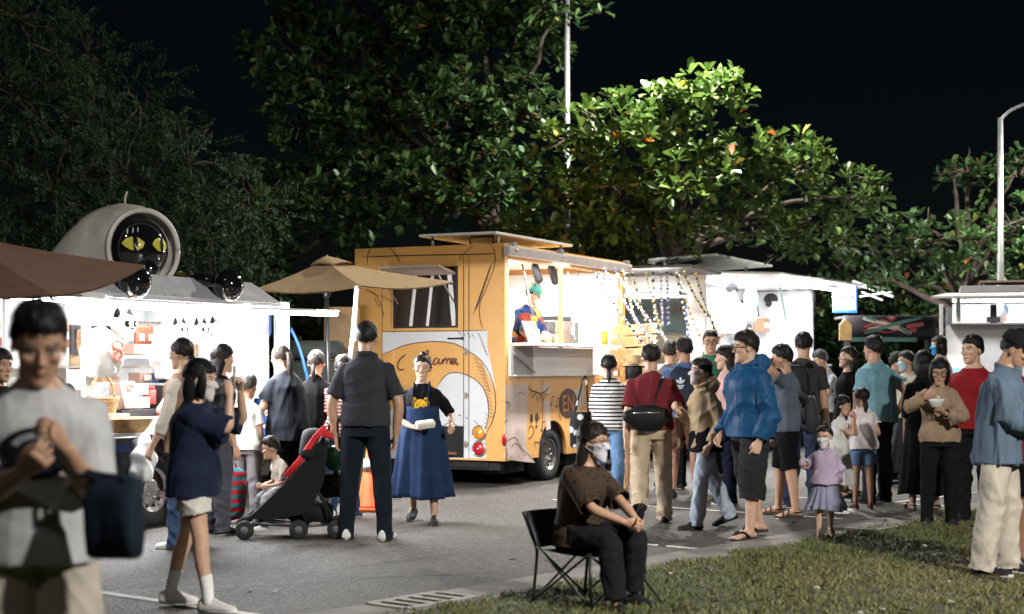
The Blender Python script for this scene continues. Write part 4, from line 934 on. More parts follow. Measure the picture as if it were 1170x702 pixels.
for px, py, nslot, lab in ((482, 688, 5, 'long concrete drain grate in the kerb strip at the lawn edge'), (1000, 603, 4, 'slotted drain grate in the kerb strip behind the toddler')):
    g = G(px, py); e = empty('drain_grate', (g.x, g.y, .008), math.atan2(KD[1], KD[0]), lab, 'drain grate')
    b = MB(); b.box((0, -.155, .005), (.62, .04, .012)); b.box((0, .155, .005), (.62, .04, .012))
    for i in range(nslot + 1): b.box((-.30 + .60 * i / nslot, 0, .005), (.05, .27, .012))
    b.build('frame', surf('pale concrete', (.30, .28, .26), .8, 0, .2, 8, .3, 70, dirt=.4), e, .003)
    b = MB(); b.box((0, 0, -.002), (.58, .27, .004)); b.build('drain_opening', surf('drain dark', (.008, .008, .008), .9), e)
# tar seams and cracks wandering over the asphalt
tar = surf('tar seam', (.012, .011, .011), .55, 0, .2, 20)
rc = np.random.default_rng(17)
for x0_, y0_, dx_, dy_, L_, w_ in ((-3.2, 9.6, .9, .35, 4.5, .02), (-1.6, 10.6, .6, .7, 3.5, .014), (-2.6, 12.2, 1, .1, 4.2, .018), (.2, 13.2, .63, .777, 6, .02), (-3.4, 8.6, .5, .8, 2.5, .012)):
    n = 40; t = np.linspace(0, L_, n); wv = np.cumsum(rc.normal(0, .018, n)); d = np.array([dx_, dy_]) / math.hypot(dx_, dy_); pts = np.c_[x0_ + d[0] * t - d[1] * wv, y0_ + d[1] * t + d[0] * wv, np.full(n, .0)]
    b = MB(); b.ribbon(pts, w_, (0, 0, 1), 0, .0025); b.build('road_crack', tar, tags=(None, None, None, 'structure'))
# grass blades
def grass():
    r = np.random.default_rng(3); n = 190000
    s = r.uniform(-3, 13, n); o = r.uniform(0, 1, n) ** 1.1 * 7.0 - .10
    o = o + .07 * np.sin(s * 6) + .05 * np.sin(s * 17)
    xy = KA + s[:, None] * KD + o[:, None] * KN
    keep = (xy[:, 1] > 7.6) & (xy[:, 1] < 19) & (np.abs(xy[:, 0]) / xy[:, 1] < .40) & (o > -.1); xy = xy[keep]; n = len(xy)
    cl = np.sin(xy[:, 0] * 5.1 + 2 * np.sin(xy[:, 1] * 3.3)) * np.sin(xy[:, 1] * 4.3 + 1.5 * np.sin(xy[:, 0] * 2.7)); cl2 = np.sin(xy[:, 0] * 1.3 + 1) * np.sin(xy[:, 1] * 1.1)
    h = (.024 + .014 * r.random(n)) * (1 + .45 * cl) ; a = r.uniform(0, 6.283, n); lean = r.normal(0, .022, (n, 2)); w = .0042 + .0025 * r.random(n)
    ux, uy = np.cos(a) * w, np.sin(a) * w
    V = np.zeros((n, 4, 3)); V[:, 0, :2] = xy; V[:, 1, :2] = xy; V[:, 0, 0] -= ux; V[:, 0, 1] -= uy; V[:, 1, 0] += ux; V[:, 1, 1] += uy; V[:, :2, 2] = .003
    V[:, 2, :2] = xy + lean; V[:, 3, :2] = xy + lean; V[:, 2, 0] += ux * .25; V[:, 2, 1] += uy * .25; V[:, 3, 0] -= ux * .25; V[:, 3, 1] -= uy * .25; V[:, 2:, 2] = h[:, None]
    F = np.arange(n * 4, dtype=np.int32).reshape(n, 4)
    dry = np.clip(.35 + .35 * cl2 + r.normal(0, .28, n), 0, 1)[:, None]
    c = (np.array([.074, .098, .024]) * (1 - dry) + np.array([.23, .19, .075]) * dry) * (.7 + .6 * r.random((n, 1)))
    m, nt, b = new_mat('grass blades'); at = nt.nodes.new('ShaderNodeAttribute'); at.attribute_name = 'tone'; nt.links.new(at.outputs['Color'], b.inputs['Base Color']); b.inputs['Roughness'].default_value = .6
    o = obj_np('grass', V.reshape(-1, 3), F, m, None, False, attr=np.repeat(c, 4, 0)); o['kind'] = 'stuff'
grass()
def fallen():
    r = np.random.default_rng(8); n = 150; s = r.uniform(-2, 9, n); o = np.where(r.random(n) < .75, r.uniform(.05, 4, n), r.uniform(-1.5, .05, n)); xy = KA + s[:, None] * KD + o[:, None] * KN; a = r.uniform(0, 6.28, n)
    d = np.stack([np.cos(a), np.sin(a), r.uniform(-.1, .25, n)], 1); P0 = np.c_[xy, np.where(o > 0, .035, .006)]; tone = np.array([.11, .065, .03]) * r.uniform(.4, 1.2, (n, 1))
    V, F, T = leaves_mesh(P0, d, np.array([0, 0, 1.]) + r.normal(0, .3, (n, 3)), r.uniform(.04, .10, n), .27, .05, tone); o = obj_np('fallen_leaves', V, F, LEAF, None, True, attr=T); o['kind'] = 'stuff'

# ---------------------------------------------------------------- trees
def leaf_mat(name, rough=.38):
    m, nt, b = new_mat(name); at = nt.nodes.new('ShaderNodeAttribute'); at.attribute_name = 'tone'; v = objcoord(nt)
    f = ramp(nt, noise(nt, 9, 3, v).outputs['Fac'], [(.3, (.7, .7, .7)), (.7, (1.2, 1.2, 1.2))])
    mx = nt.nodes.new('ShaderNodeMix'); mx.data_type = 'RGBA'; mx.blend_type = 'MULTIPLY'; mx.inputs[0].default_value = 1; nt.links.new(at.outputs['Color'], mx.inputs[6]); nt.links.new(f, mx.inputs[7])
    nt.links.new(mx.outputs[2], b.inputs['Base Color']); b.inputs['Roughness'].default_value = rough
    tr = nt.nodes.new('ShaderNodeBsdfTranslucent'); nt.links.new(mx.outputs[2], tr.inputs['Color'])
    ms = nt.nodes.new('ShaderNodeMixShader'); ms.inputs[0].default_value = .22; out = [n for n in nt.nodes if n.type == 'OUTPUT_MATERIAL'][0]
    nt.links.new(b.outputs[0], ms.inputs[1]); nt.links.new(tr.outputs[0], ms.inputs[2]); nt.links.new(ms.outputs[0], out.inputs[0]); return m
LEAF = leaf_mat('broad leaf'); FEATHER = leaf_mat('fine leaf', .75)
BARK = surf('bark', (.075, .056, .046), .9, 0, .35, 8, .9, 30)
def orient(d, up, roll=0):
    d = d / (np.linalg.norm(d, axis=1)[:, None] + 1e-9); s = np.cross(d, up); s /= np.linalg.norm(s, axis=1)[:, None] + 1e-9; n = np.cross(s, d); return s, d, n
def leaves_mesh(base, d, n_up, L, wid, fold, tone):
    s, d, n = orient(d, n_up); L = L[:, None]; k = len(base); V = np.zeros((k, 6, 3))
    V[:, 0] = base; V[:, 1] = base + d * L * .32 + s * L * wid * .62 + n * L * fold; V[:, 2] = base + d * L * .78 + s * L * wid + n * L * fold
    V[:, 3] = base + d * L + n * L * (-.10); V[:, 4] = base + d * L * .78 - s * L * wid + n * L * fold; V[:, 5] = base + d * L * .32 - s * L * wid * .62 + n * L * fold
    i = np.arange(k)[:, None] * 6; F = np.concatenate([i + [0, 1, 2, 3], i + [0, 3, 4, 5]]).astype(np.int32)
    return V.reshape(-1, 3), F, np.repeat(tone, 6, 0)
def limb_path(p0, p1, r, sag=.15):
    p0, p1 = np.asarray(p0, float), np.asarray(p1, float); L = np.linalg.norm(p1 - p0); n = max(4, int(L / .35)); t = np.linspace(0, 1, n)[:, None]
    q = p0 + (p1 - p0) * t; q[:, 2] += np.sin(t[:, 0] * np.pi) * L * sag * .5; q[1:-1] += r.normal(0, .05, (n - 2, 3)) * min(1, L); return q
def broad_tree(name, label, base, top_z, blobs, seed, per=85, leafL=.20, tint=(1, 1, 1), group=None):
    r = np.random.default_rng(seed); e = empty(name, base, 0, label, 'tree', group); B = np.asarray(base, float)
    tr = MB(); fork = np.array([0, 0, top_z * .42]); tr.tube([(0, 0, -.1), (.03, .02, fork[2] * .5), fork, fork + [.1, .1, top_z * .2]], [.20, .16, .13, .09], 10, m=8)
    P0, Dv, Lv = [], [], []
    for bx, by, bz, br in blobs:
        c = np.array([bx, by, bz]) - B; a = fork + np.array([0, 0, r.uniform(0, .2) * top_z]); pth = limb_path(a, c, r); tr.tube(pth, np.linspace(.07, .022, len(pth)), 7)
        for j in range(7):
            u = unit(r.normal(0, 1, 3) * (1, 1, .6) + (0, -.3, .2)); q = limb_path(c + r.normal(0, .1, 3), c + u * br * r.uniform(.6, .95), r, .05); tr.tube(q, np.linspace(.022, .006, len(q)), 5)
        n = int(per * (br / 1.0) ** 2); u = r.normal(0, 1, (n, 3)); u /= np.linalg.norm(u, axis=1)[:, None]; rr = br * (r.random(n) ** .42) * (1 + .18 * np.sin(u[:, 0] * 7 + bx * 3) * np.sin(u[:, 2] * 6 + bz)); pc = c + u * rr[:, None] * (1, 1, .8)
        for i in range(n):
            m = r.integers(6, 10); ax = unit(u[i] * .7 + (0, -.25, .75) + r.normal(0, .3, 3)); az = r.uniform(0, 6.28) + np.arange(m) * 2.4; el = r.uniform(.15, 1.0, m)
            x = unit(np.cross(ax, (.3, .9, .1))); y = np.cross(ax, x); d = (np.cos(az)[:, None] * x + np.sin(az)[:, None] * y) * np.cos(el)[:, None] + ax * np.sin(el)[:, None]
            P0.append(np.tile(pc[i], (m, 1)) + d * .03 + r.normal(0, .02, (m, 3))); Dv.append(d); Lv.append(leafL * r.uniform(.55, 1.2, m))
    P0, Dv, Lv = np.concatenate(P0), np.concatenate(Dv), np.concatenate(Lv); k = len(P0)
    g = r.random((k, 1)); tone = np.array([.042, .105, .038]) * (1 - g) + np.array([.095, .165, .05]) * g; q = r.random(k)
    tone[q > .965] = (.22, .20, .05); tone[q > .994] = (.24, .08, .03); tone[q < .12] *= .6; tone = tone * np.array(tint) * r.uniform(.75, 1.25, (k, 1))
    V, F, T = leaves_mesh(P0, Dv, np.array([0, 0, 1.]) + r.normal(0, .35, (k, 3)), Lv, .27, .07, tone)
    tr.build('trunk', BARK, e); obj_np('crown', V, F, LEAF, e, True, attr=T); return e
def feather_tree(name, label, base, top_z, blobs, seed, per=200, group=None):
    r = np.random.default_rng(seed); e = empty(name, base, 0, label, 'tree', group); B = np.asarray(base, float); tr = MB()
    fork = np.array([0, 0, top_z * .35]); tr.tube([(0, 0, -.1), (.02, .02, fork[2] * .5), fork, fork + [.1, 0, top_z * .3]], [.18, .14, .11, .06], 10, m=8)
    P0, Dv, Lv = [], [], []
    for bx, by, bz, br in blobs:
        c = np.array([bx, by, bz]) - B; pth = limb_path(fork + (0, 0, r.uniform(0, .3) * top_z), c, r); tr.tube(pth, np.linspace(.035, .01, len(pth)), 6)
        n = int(per * br ** 2); u = r.normal(0, 1, (n, 3)); u /= np.linalg.norm(u, axis=1)[:, None]; pc = c + u * (br * r.random(n) ** .4)[:, None] * (1, 1, .85)
        for j in range(9):
            uu = unit(r.normal(0, 1, 3)); q = limb_path(c, c + uu * br * .9, r, .1); tr.tube(q, np.linspace(.014, .004, len(q)), 5)
        for i in range(n):
            ax = unit(u[i] + r.normal(0, .45, 3) + (0, 0, -.15)); L = r.uniform(.28, .5); side = unit(np.cross(ax, r.normal(0, 1, 3))); m = 11; t = np.linspace(.15, 1, m)
            pt = pc[i] + ax * L * t[:, None] - np.array([0, 0, .12]) * L * (t ** 2)[:, None]
            for sg in (-1, 1):
                P0.append(pt); Dv.append(np.tile(unit(side * sg + ax * .55), (m, 1)) + r.normal(0, .15, (m, 3))); Lv.append(.085 * (1 - .35 * np.abs(t - .45)) * r.uniform(.8, 1.2, m))
    P0, Dv, Lv = np.concatenate(P0), np.concatenate(Dv), np.concatenate(Lv); k = len(P0)
    g = r.random((k, 1)); tone = (np.array([.024, .056, .026]) * (1 - g) + np.array([.055, .095, .036]) * g) * r.uniform(.8, 1.2, (k, 1))
    V, F, T = leaves_mesh(P0, Dv, np.array([0, 0, 1.]) + r.normal(0, .5, (k, 3)), Lv, .17, .02, tone)
    tr.build('trunk', BARK, e); obj_np('crown', V, F, FEATHER, e, True, attr=T); return e
def blobs_px(lst, seed=0):
    r = np.random.default_rng(seed); out = []
    for px, py, Y, rp in lst:
        Y = Y + r.uniform(-.4, .4); p = P(px, py, Y); out.append((p.x, p.y, p.z, rp * Y / FPX))
    return out
gt = 'trees behind the food stalls'
broad_tree('almond_tree', 'tallest broad leaved tree rising behind the orange truck', (P(560, 400, 26).x, 26.5, 0), 8.5, blobs_px([(330, 60, 26.8, 62), (420, 60, 26.8, 76), (500, 20, 26.3, 76), (590, 40, 25.8, 71), (640, 5, 24.8, 54), (350, 150, 26.8, 67), (440, 140, 26.3, 76), (530, 120, 25.8, 71), (600, 130, 25.3, 53), (300, 230, 26.8, 58), (390, 230, 26.3, 71), (480, 220, 25.8, 71), (570, 210, 25.3, 67), (300, 310, 26.8, 53), (410, -40, 26.8, 80), (540, -50, 26.3, 80), (330, -20, 27.3, 53)], 1), 11, group=gt, per=88)
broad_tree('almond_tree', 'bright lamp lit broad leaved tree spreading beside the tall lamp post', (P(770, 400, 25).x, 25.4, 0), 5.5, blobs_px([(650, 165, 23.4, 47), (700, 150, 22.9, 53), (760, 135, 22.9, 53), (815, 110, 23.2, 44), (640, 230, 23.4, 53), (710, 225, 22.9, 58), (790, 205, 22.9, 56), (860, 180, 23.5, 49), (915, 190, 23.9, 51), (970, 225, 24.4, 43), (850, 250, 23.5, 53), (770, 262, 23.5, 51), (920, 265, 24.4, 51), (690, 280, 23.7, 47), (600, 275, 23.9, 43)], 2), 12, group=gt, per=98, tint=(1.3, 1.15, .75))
broad_tree('almond_tree', 'low broad leaved tree by the right lamp post', (P(1105, 400, 27).x, 27.2, 0), 5.0, blobs_px([(1000, 285, 26, 55), (1060, 275, 25.5, 52), (1115, 290, 25.5, 55), (1110, 200, 26.5, 34), (1160, 195, 26.5, 36), (1090, 200, 26.6, 22), (1165, 260, 26, 55), (965, 322, 30, 46), (1040, 330, 30, 52), (1110, 335, 29, 50), (1190, 320, 27, 60), (1210, 210, 26.5, 45)], 3), 13, group=gt, per=62, leafL=.18)
feather_tree('feathery_tree', 'dark feathery leaved tree rising behind the grey dome', (P(110, 400, 22).x, 22.5, 0), 7, blobs_px([(20, 20, 20, 70), (15, 110, 20.5, 80), (80, 140, 21, 70), (60, 220, 21, 85), (150, 210, 21.5, 75), (215, 190, 22, 55), (130, 290, 22, 75), (230, 260, 22, 65), (285, 240, 22.5, 45), (30, 300, 21.5, 70), (250, 320, 22.5, 60), (100, 60, 22.5, 45), (160, 120, 23, 50), (110, 290, 21, 60), (170, 330, 21.5, 55)], 4), 14, per=190)
fallen()
# dark hedge closing the gaps under the crowns
def hedge():
    r = np.random.default_rng(9); n = 26000; t = r.random(n); a = np.array([-9, 26.5]); c = np.array([12, 32.5]); p = a + (c - a) * t[:, None]
    P0 = np.c_[p[:, 0] + r.normal(0, .3, n), p[:, 1] + r.normal(0, .5, n), r.random(n) ** .8 * (2.5 + .35 * np.sin(t * 40))]
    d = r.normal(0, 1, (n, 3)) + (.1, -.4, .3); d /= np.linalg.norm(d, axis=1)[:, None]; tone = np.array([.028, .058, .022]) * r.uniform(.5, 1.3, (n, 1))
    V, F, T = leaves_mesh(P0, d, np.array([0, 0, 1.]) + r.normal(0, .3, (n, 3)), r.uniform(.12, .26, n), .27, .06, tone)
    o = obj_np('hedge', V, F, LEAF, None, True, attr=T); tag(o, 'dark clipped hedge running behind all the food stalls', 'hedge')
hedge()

# ---------------------------------------------------------------- lamp posts
galv = surf('galvanised steel', (.42, .43, .44), .45, .7, .12, 5, .1, 30)
def light(name, kind, loc, energy, col=(1, 1, 1), size=.1, size_y=None, aim=None, parent=None, spread=None):
    l = bpy.data.lights.new(name, kind); l.energy = energy; l.color = col
    if kind == 'AREA':
        l.size = size
        if size_y: l.shape = 'RECTANGLE'; l.size_y = size_y
        if spread: l.spread = spread
    elif kind in ('POINT', 'SPOT'): l.shadow_soft_size = size
    o = bpy.data.objects.new(name, l); o.location = loc
    if aim is not None: o.rotation_euler = Vector(aim).to_track_quat('-Z', 'Y').to_euler()
    if parent is not None: o.parent = parent
    PENDING.append(o); return o
def lamp_post(px, Y, top, arm, label, energy, aim=(0, 0, -1), x=None, spread=None):
    x = (px - CXP) * Y / FPX if x is None else x; e = empty('street_lamp', (x, Y, 0), 0, label, 'street lamp'); b = MB()
    b.tube([(0, 0, 0), (0, 0, top * .5), (0, 0, top)], [.062, .052, .040], 14); b.tube([(0, 0, 0), (0, 0, .25)], [.09, .085], 14); b.build('pole', galv, e)
    a = np.array(arm); b = MB(); b.tube(bez((0, 0, top - .05), (a[0] * .1, a[1] * .1, top + a[2] * .8), (a[0] * .5, a[1] * .5, top + a[2]), (a[0], a[1], top + a[2])), [.026] * 16, 10); b.build('arm', galv, e)
    b = MB(); h = unit((a[0], a[1], 0)); M = axes(h); b.box(np.array([a[0], a[1], top + a[2]]) + h * .22, (.5, .2, .08), M); hd = b.build('lamp_head', galv, e, .02)
    b = MB(); b.box(np.array([a[0], a[1], top + a[2] - .047]) + h * .22, (.40, .15, .015), M); b.build('lens', surf('lamp lens', (.9, .9, .85), .3, emit=(1, .97, .9, 30)), hd)
    light('lamp_light', 'AREA', tuple(np.array([a[0], a[1], top + a[2] - .07]) + h * .22), energy, (1, .97, .88), .4, .15, aim, e, spread); return e
lamp_post(648, 24.4, 7.45, (1.7, -2.0, .3), 'tall grey lamp post among the leaves above the orange truck', 430)
lamp_post(1143, 24.5, 5.35, (1.2, -.35, .28), 'grey lamp post with curved arm at the right above the dark tree', 160)

# added street lamp, unseen behind the camera, put there to light the near people
lamp_post(0, .4, 6.4, (-.4, .8, .2), 'added grey lamp post behind the viewpoint to light the near people', FRONT_FILL, (-.60, 1, -.72), 6.6, rad(96))
# ---------------------------------------------------------------- shared vehicle pieces
rubber = surf('tyre rubber', (.012, .012, .013), .8, 0, .2, 30, .3, 60); steel = surf('brushed steel', (.5, .5, .5), .32, .9, .1, 14, .08, 80); blackp = surf('black plastic', (.012, .012, .013), .5, 0, .2, 10, .1, 40)
under = surf('underbody', (.012, .011, .011), .9, 0, .3, 6, .3, 20)
def lathe(prof, n=36):
    a = np.linspace(0, 2 * np.pi, n, endpoint=False); return [np.stack([np.cos(a) * r, np.full(n, y), np.sin(a) * r], 1) for y, r in prof]
def wheel(parent, c, r=.33, w=.20, out=-1, rimcol=steel):
    """axle along local y; out = side of the hub cap"""
    e = bpy.data.objects.new('wheel', None); e.location = c; e.parent = parent; PENDING.append(e); b = MB()
    R = lathe([(-w / 2, r * .60), (-w / 2, r * .9), (-w * .42, r * .975), (-w * .25, r), (w * .25, r), (w * .42, r * .975), (w / 2, r * .9), (w / 2, r * .60), (0, r * .58)]); n = 36
    V = np.concatenate(R); F = [(i * n + j, i * n + (j + 1) % n, ((i + 1) % 9) * n + (j + 1) % n, ((i + 1) % 9) * n + j) for i in range(9) for j in range(n)]; b.add(V, F, 0, True)
    for j in range(44):
        t = j * 2 * math.pi / 44; b.box((math.cos(t) * r, 0, math.sin(t) * r), (.012, w * .8, .022), roty(-t))
    b.build('tyre', rubber, e)
    b = MB(); s = out; b.rings(lathe([(0, r * .6), (s * w * .46, r * .62), (s * w * .48, r * .58), (s * w * .30, r * .54), (s * w * .22, r * .36), (s * w * .36, r * .26), (s * w * .40, r * .16), (s * w * .40, .001)]), 0)
    for j in range(10):
        t = j * .628; b.ell((math.cos(t) * r * .45, s * w * .275, math.sin(t) * r * .45), (r * .055, .012, r * .055), 8, 6, 1)
    for j in range(5):
        t = j * 1.2566; b.ell((math.cos(t) * r * .21, s * w * .40, math.sin(t) * r * .21), (.014, .016, .014), 6, 5, 0)
    b.build('rim', [rimcol, under], e); return e
def text_obj(name, s, size, M, mat, parent, ext=.001):
    """lettering as a mesh; M is 4x4 local matrix"""
    cu = bpy.data.curves.new(name, 'FONT'); cu.body = s; cu.size = size; cu.align_x = 'CENTER'; cu.align_y = 'CENTER'; cu.extrude = ext; cu.offset = .002
    t = bpy.data.objects.new('tmp', cu); COL.objects.link(t); dg = bpy.context.evaluated_depsgraph_get(); me = bpy.data.meshes.new_from_object(t.evaluated_get(dg)); bpy.data.objects.remove(t); bpy.data.curves.remove(cu)
    me.materials.clear(); me.materials.append(mat); o = bpy.data.objects.new(name, me); o.parent = parent; o.matrix_local = M; PENDING.append(o); return o
def M4(c, x, y):
    """matrix with the given centre, text direction x and text up y"""
    x, y = unit(x), unit(y); z = np.cross(x, y); M = np.eye(4); M[:3, 0], M[:3, 1], M[:3, 2], M[:3, 3] = x, y, z, c; return Matrix(M.tolist())
white_in = surf('white panel', (.78, .78, .77), .45, 0, .04, 4, .05, 20); whitep = surf('white paint', (.72, .72, .71), .35, 0, .06, 3, .05, 20, dirt=.18)
tube_m = surf('lit tube', (1, 1, 1), .3, emit=(.93, .97, 1, 16)); tube_dim = surf('lit tube soft', (1, 1, 1), .3, emit=(.93, .97, 1, 8))
class Frame:
    """local frame: x along the row of stalls, y away from the road, z up"""
    def __init__(s, o, ang=ANG):
        s.o = np.array([o[0], o[1], 0.]); s.R = rotz(ang); s.ang = ang
    def loc(s, v): return s.R.T @ (np.array(v, float) - s.o)
    def y0(s, px, py, t=0.0):
        """pixel onto the plane y = t (the side facing the road)"""
        n = s.R[:, 1]; return s.loc(on_plane(px, py, Vector(tuple(s.o + n * t)), Vector(tuple(n))))
    def x0(s, px, py, q=0.0):
        n = s.R[:, 0]; return s.loc(on_plane(px, py, Vector(tuple(s.o + n * q)), Vector(tuple(n))))
    def at(s, px, Y, z): return s.loc(((px - CXP) * Y / FPX, Y, z))
def fluorescent(label, p, q, mat=tube_m, parent=None, group='fluorescent tubes over the counters', energy=0, aim=(0, .3, -1), r=.016):
    c = (np.asarray(p) + np.asarray(q)) / 2; e = empty('fluorescent_tube', c, 0, label, 'tube light', group); b = MB(); b.tube([np.asarray(p) - c, np.asarray(q) - c], r, 10, caps=True); b.build('tube', mat, e)
    d = unit(np.asarray(q) - np.asarray(p)); b = MB(); L = np.linalg.norm(np.asarray(q) - np.asarray(p)); b.box((0, 0, r + .018), (L * 1.03, .05, .022), axes(d)); b.build('holder', white_in, e)
    return e
# ================================================================ orange food truck
FT = Frame((-.083, 18.4)); truck = empty('food_truck', tuple(FT.o), FT.ang, 'orange food truck painted with a furry animal, serving window open', 'food truck')
orange = surf('orange paint', (.70, .375, .115), .42, 0, .08, 1.5, .06, 30, dirt=.35, coat=.15); brown = surf('brown drawn line', (.055, .028, .018), .6); artwhite = surf('art white', (.62, .62, .63), .45, 0, .05, 2)
amber = surf('amber lens', (.75, .28, .02), .2, coat=.6); redl = surf('red lens', (.45, .015, .02), .2, coat=.6); pinkish = surf('pale rail', (.62, .54, .52), .4, .1, .1, 6, dirt=.3)
Wd, Ln, Hh, Zb = 2.09, 3.72, 2.89, .31; TH = .05
wt0, wt1, wz0, wz1 = .634, 1.525, 1.90, 2.64
b = MB()
# rear wall round the window
b.box((TH / 2, wt0 / 2, (Zb + Hh) / 2), (TH, wt0, Hh - Zb)); b.box((TH / 2, (wt1 + Wd) / 2, (Zb + Hh) / 2), (TH, Wd - wt1, Hh - Zb))
b.box((TH / 2, (wt0 + wt1) / 2, (Zb + wz0) / 2), (TH, wt1 - wt0, wz0 - Zb)); b.box((TH / 2, (wt0 + wt1) / 2, (wz1 + Hh) / 2), (TH, wt1 - wt0, Hh - wz1))
# road side: skirt with wheel arch, posts, header
wc, wr = 1.34, .41
arch = [(wc + wr * math.cos(t), .34 + wr * math.sin(t)) for t in np.linspace(math.pi, 0, 22)]
sk = [(TH + .002, Zb)] + [(wc - wr, Zb)] + arch + [(wc + wr, Zb), (Ln, Zb), (Ln, 1.32), (TH + .002, 1.32)]
b.prism([(x, 0.0, z) for x, z in sk], (0, TH, 0))
b.box((TH + .028, TH / 2, (1.322 + 2.70) / 2), (.05, TH, 2.70 - 1.322)); b.box((Ln - .05, TH / 2, (1.322 + 2.70) / 2), (.10, TH, 2.70 - 1.322)); b.box(((TH + Ln) / 2 + .002, TH / 2, 2.796), (Ln - TH, TH, .186))
b.box((1.62, TH / 2, 2.01), (.05, TH - .004, 1.374))
b.box((Ln / 2, Wd - TH / 2, (Zb + Hh) / 2), (Ln - 2 * TH - .004, TH, Hh - Zb)); b.box((Ln - TH / 2 - .002, Wd / 2, (Zb + Hh) / 2), (TH, Wd - 2 * TH - .006, Hh - Zb))
b.box((Ln / 2, Wd / 2, Hh - .02), (Ln - 2 * TH - .01, Wd - 2 * TH - .01, .036)); b.box((Ln / 2, Wd / 2, .84), (Ln - 2 * TH - .01, Wd - 2 * TH - .01, .04))
b.build('body', orange, truck, .006)
b = MB(); b.box((Ln / 2, Wd - TH - .012, 1.8), (Ln - .14, .012, 1.9)); b.box((Ln / 2, Wd / 2, Hh - .06), (Ln - .14, Wd - .16, .012)); b.box((Ln - TH - .02, Wd / 2, 1.8), (.012, Wd - .16, 1.9)); b.build('interior_lining', white_in, truck)
# cab ahead of the box
b = MB(); b.prism([(Ln + .01, .15, .35), (Ln + 1.35, .15, .35), (Ln + 1.35, .15, 1.15), (Ln + 1.0, .15, 1.95), (Ln + .01, .15, 2.05)], (0, Wd - .3, 0)); b.build('cab', orange, truck, .03)
b = MB(); b.prism([(Ln + .25, .146, 1.2), (Ln + 1.08, .146, 1.2), (Ln + .86, .146, 1.82), (Ln + .25, .146, 1.82)], (0, -.006, 0)); b.build('window', surf('dark glass', (.01, .012, .014), .06, 0, coat=1), truck)
# chassis
b = MB(); b.box((Ln / 2 - .1, Wd / 2, .27), (Ln - .3, Wd - .5, .10)); b.box((.12, Wd / 2, .25), (.10, Wd - .2, .12)); b.box((.55, .30, .24), (.7, .25, .20)); b.box((2.4, .3, .24), (.6, .25, .2)); b.build('chassis', under, truck, .01)
for y in (.14, Wd - .14):
    for x in (wc, Ln + .62): wheel(truck, (x, y, .325), .325, .20, -1 if y < 1 else 1)
b = MB(); b.prism([(x, .055, z) for x, z in [(wc - wr - .02, Zb + .02)] + [(wc + (wr + .02) * math.cos(t), .34 + (wr + .02) * math.sin(t)) for t in np.linspace(math.pi, 0, 18)] + [(wc + wr + .02, Zb + .02)]], (0, .40, 0)); b.build('wheel_housing', under, truck)
# rear window frame, hatch and things seen through it
wh = surf('dark window rubber', (.02, .018, .018), .6)
b = MB(); c = (wt0 + wt1) / 2
for y in (wt0 + .012, wt1 - .012): b.box((-.006, y, (wz0 + wz1) / 2), (.022, .024, wz1 - wz0))
b.box((-.006, c, wz0 + .012), (.022, wt1 - wt0 - .05, .022)); b.build('window_frame', wh, truck)
b = MB(); b.box((-.20, c, wz1 - .055), (.44, wt1 - wt0 - .06, .025), roty(.16)); hatch = b.build('rear_hatch', pinkish, truck, .004)
for y in (wt0 + .05, wt1 - .05):
    b = MB(); b.tube([(.01, y, wz0 + .30), (-.38, y, wz1 - .13)], .010, 7); b.build('strut', galv, hatch)
for px, w in ((472, .035), (491, .030), (516, .05)):
    q = FT.x0(px, 340, .04); b = MB(); b.box((.045, q[1], (wz0 + wz1) / 2 - .04), (.02, w, .62), rotx(.12 if px < 500 else -.1)); b.build('window_post', white_in, truck)
b = MB(); b.box((.42, 1.08, 2.2), (.02, 1.5, 1.25)); b.build('partition', surf('dark partition', (.012, .012, .014), .6), truck)
# drawn artwork on the back
def rear(pts): return [FT.x0(*p) for p in pts]
def rear_poly(name, pts, mat, off=.003):
    b = MB(); b.prism([(0 - .0005, q[1], q[2]) for q in rear(pts)], (-off, 0, 0)); return b.build(name, mat, truck)
b = MB()
b.prism([(-.001, q[1], q[2]) for q in rear([(437, 380), (523, 379), (557, 378), (557, 396), (562, 420), (566, 445), (550, 412), (535, 401), (520, 393), (500, 390.5), (480, 391.5), (462, 395), (450, 400), (437, 405)])], (-.003, 0, 0))
b.prism([(-.001, q[1], q[2]) for q in rear([(437, 524), (437, 470), (470, 462), (490, 456), (500, 442), (506, 433), (513, 427), (525, 426), (536, 430), (546, 436), (554, 447), (558, 462), (558, 478), (553, 496), (556, 524)])], (-.003, 0, 0)); b.build('painted_fur_white', artwhite, truck)
NR = (-1, 0, 0); b = MB()
def rline(pts, w=.011, sm=24): b.ribbon(spline([(0, q[1], q[2]) for q in rear(pts)], sm), w, NR, 0, .0065)
rline([(437, 405), (450, 400), (462, 395), (480, 391.5), (500, 390.5), (520, 393), (535, 401), (550, 412), (560, 428), (566, 450), (566, 470), (561, 486), (555, 496)]); rline([(500, 442), (506, 433), (513, 427), (525, 426), (536, 430), (546, 436), (554, 447), (558, 462), (558, 478), (553, 496)])
rline([(437, 379), (480, 378.5), (556, 378)], .009); rline([(418, 330), (430, 338), (436, 350), (439, 362)], .009); rline([(428, 340), (434, 352)], .008)
rline([(530, 292), (530, 400), (530, 524)], .010); rline([(536, 292), (536, 400), (536, 524)], .010); rline([(447, 305), (447, 376)], .007); rline([(437, 300), (437, 378), (437, 524)], .007)
rline([(413, 294), (470, 292), (531, 291), (566, 290)], .012); rline([(420, 303), (421, 290), (425, 283)], .010); rline([(445, 283), (452, 290), (458, 301)], .010); rline([(525, 297), (530, 290), (542, 280)], .010)
rline([(559, 279), (564, 284), (566, 292), (565, 305), (561, 316), (554, 335), (549, 345), (548, 360), (550, 370), (552, 376)], .010)
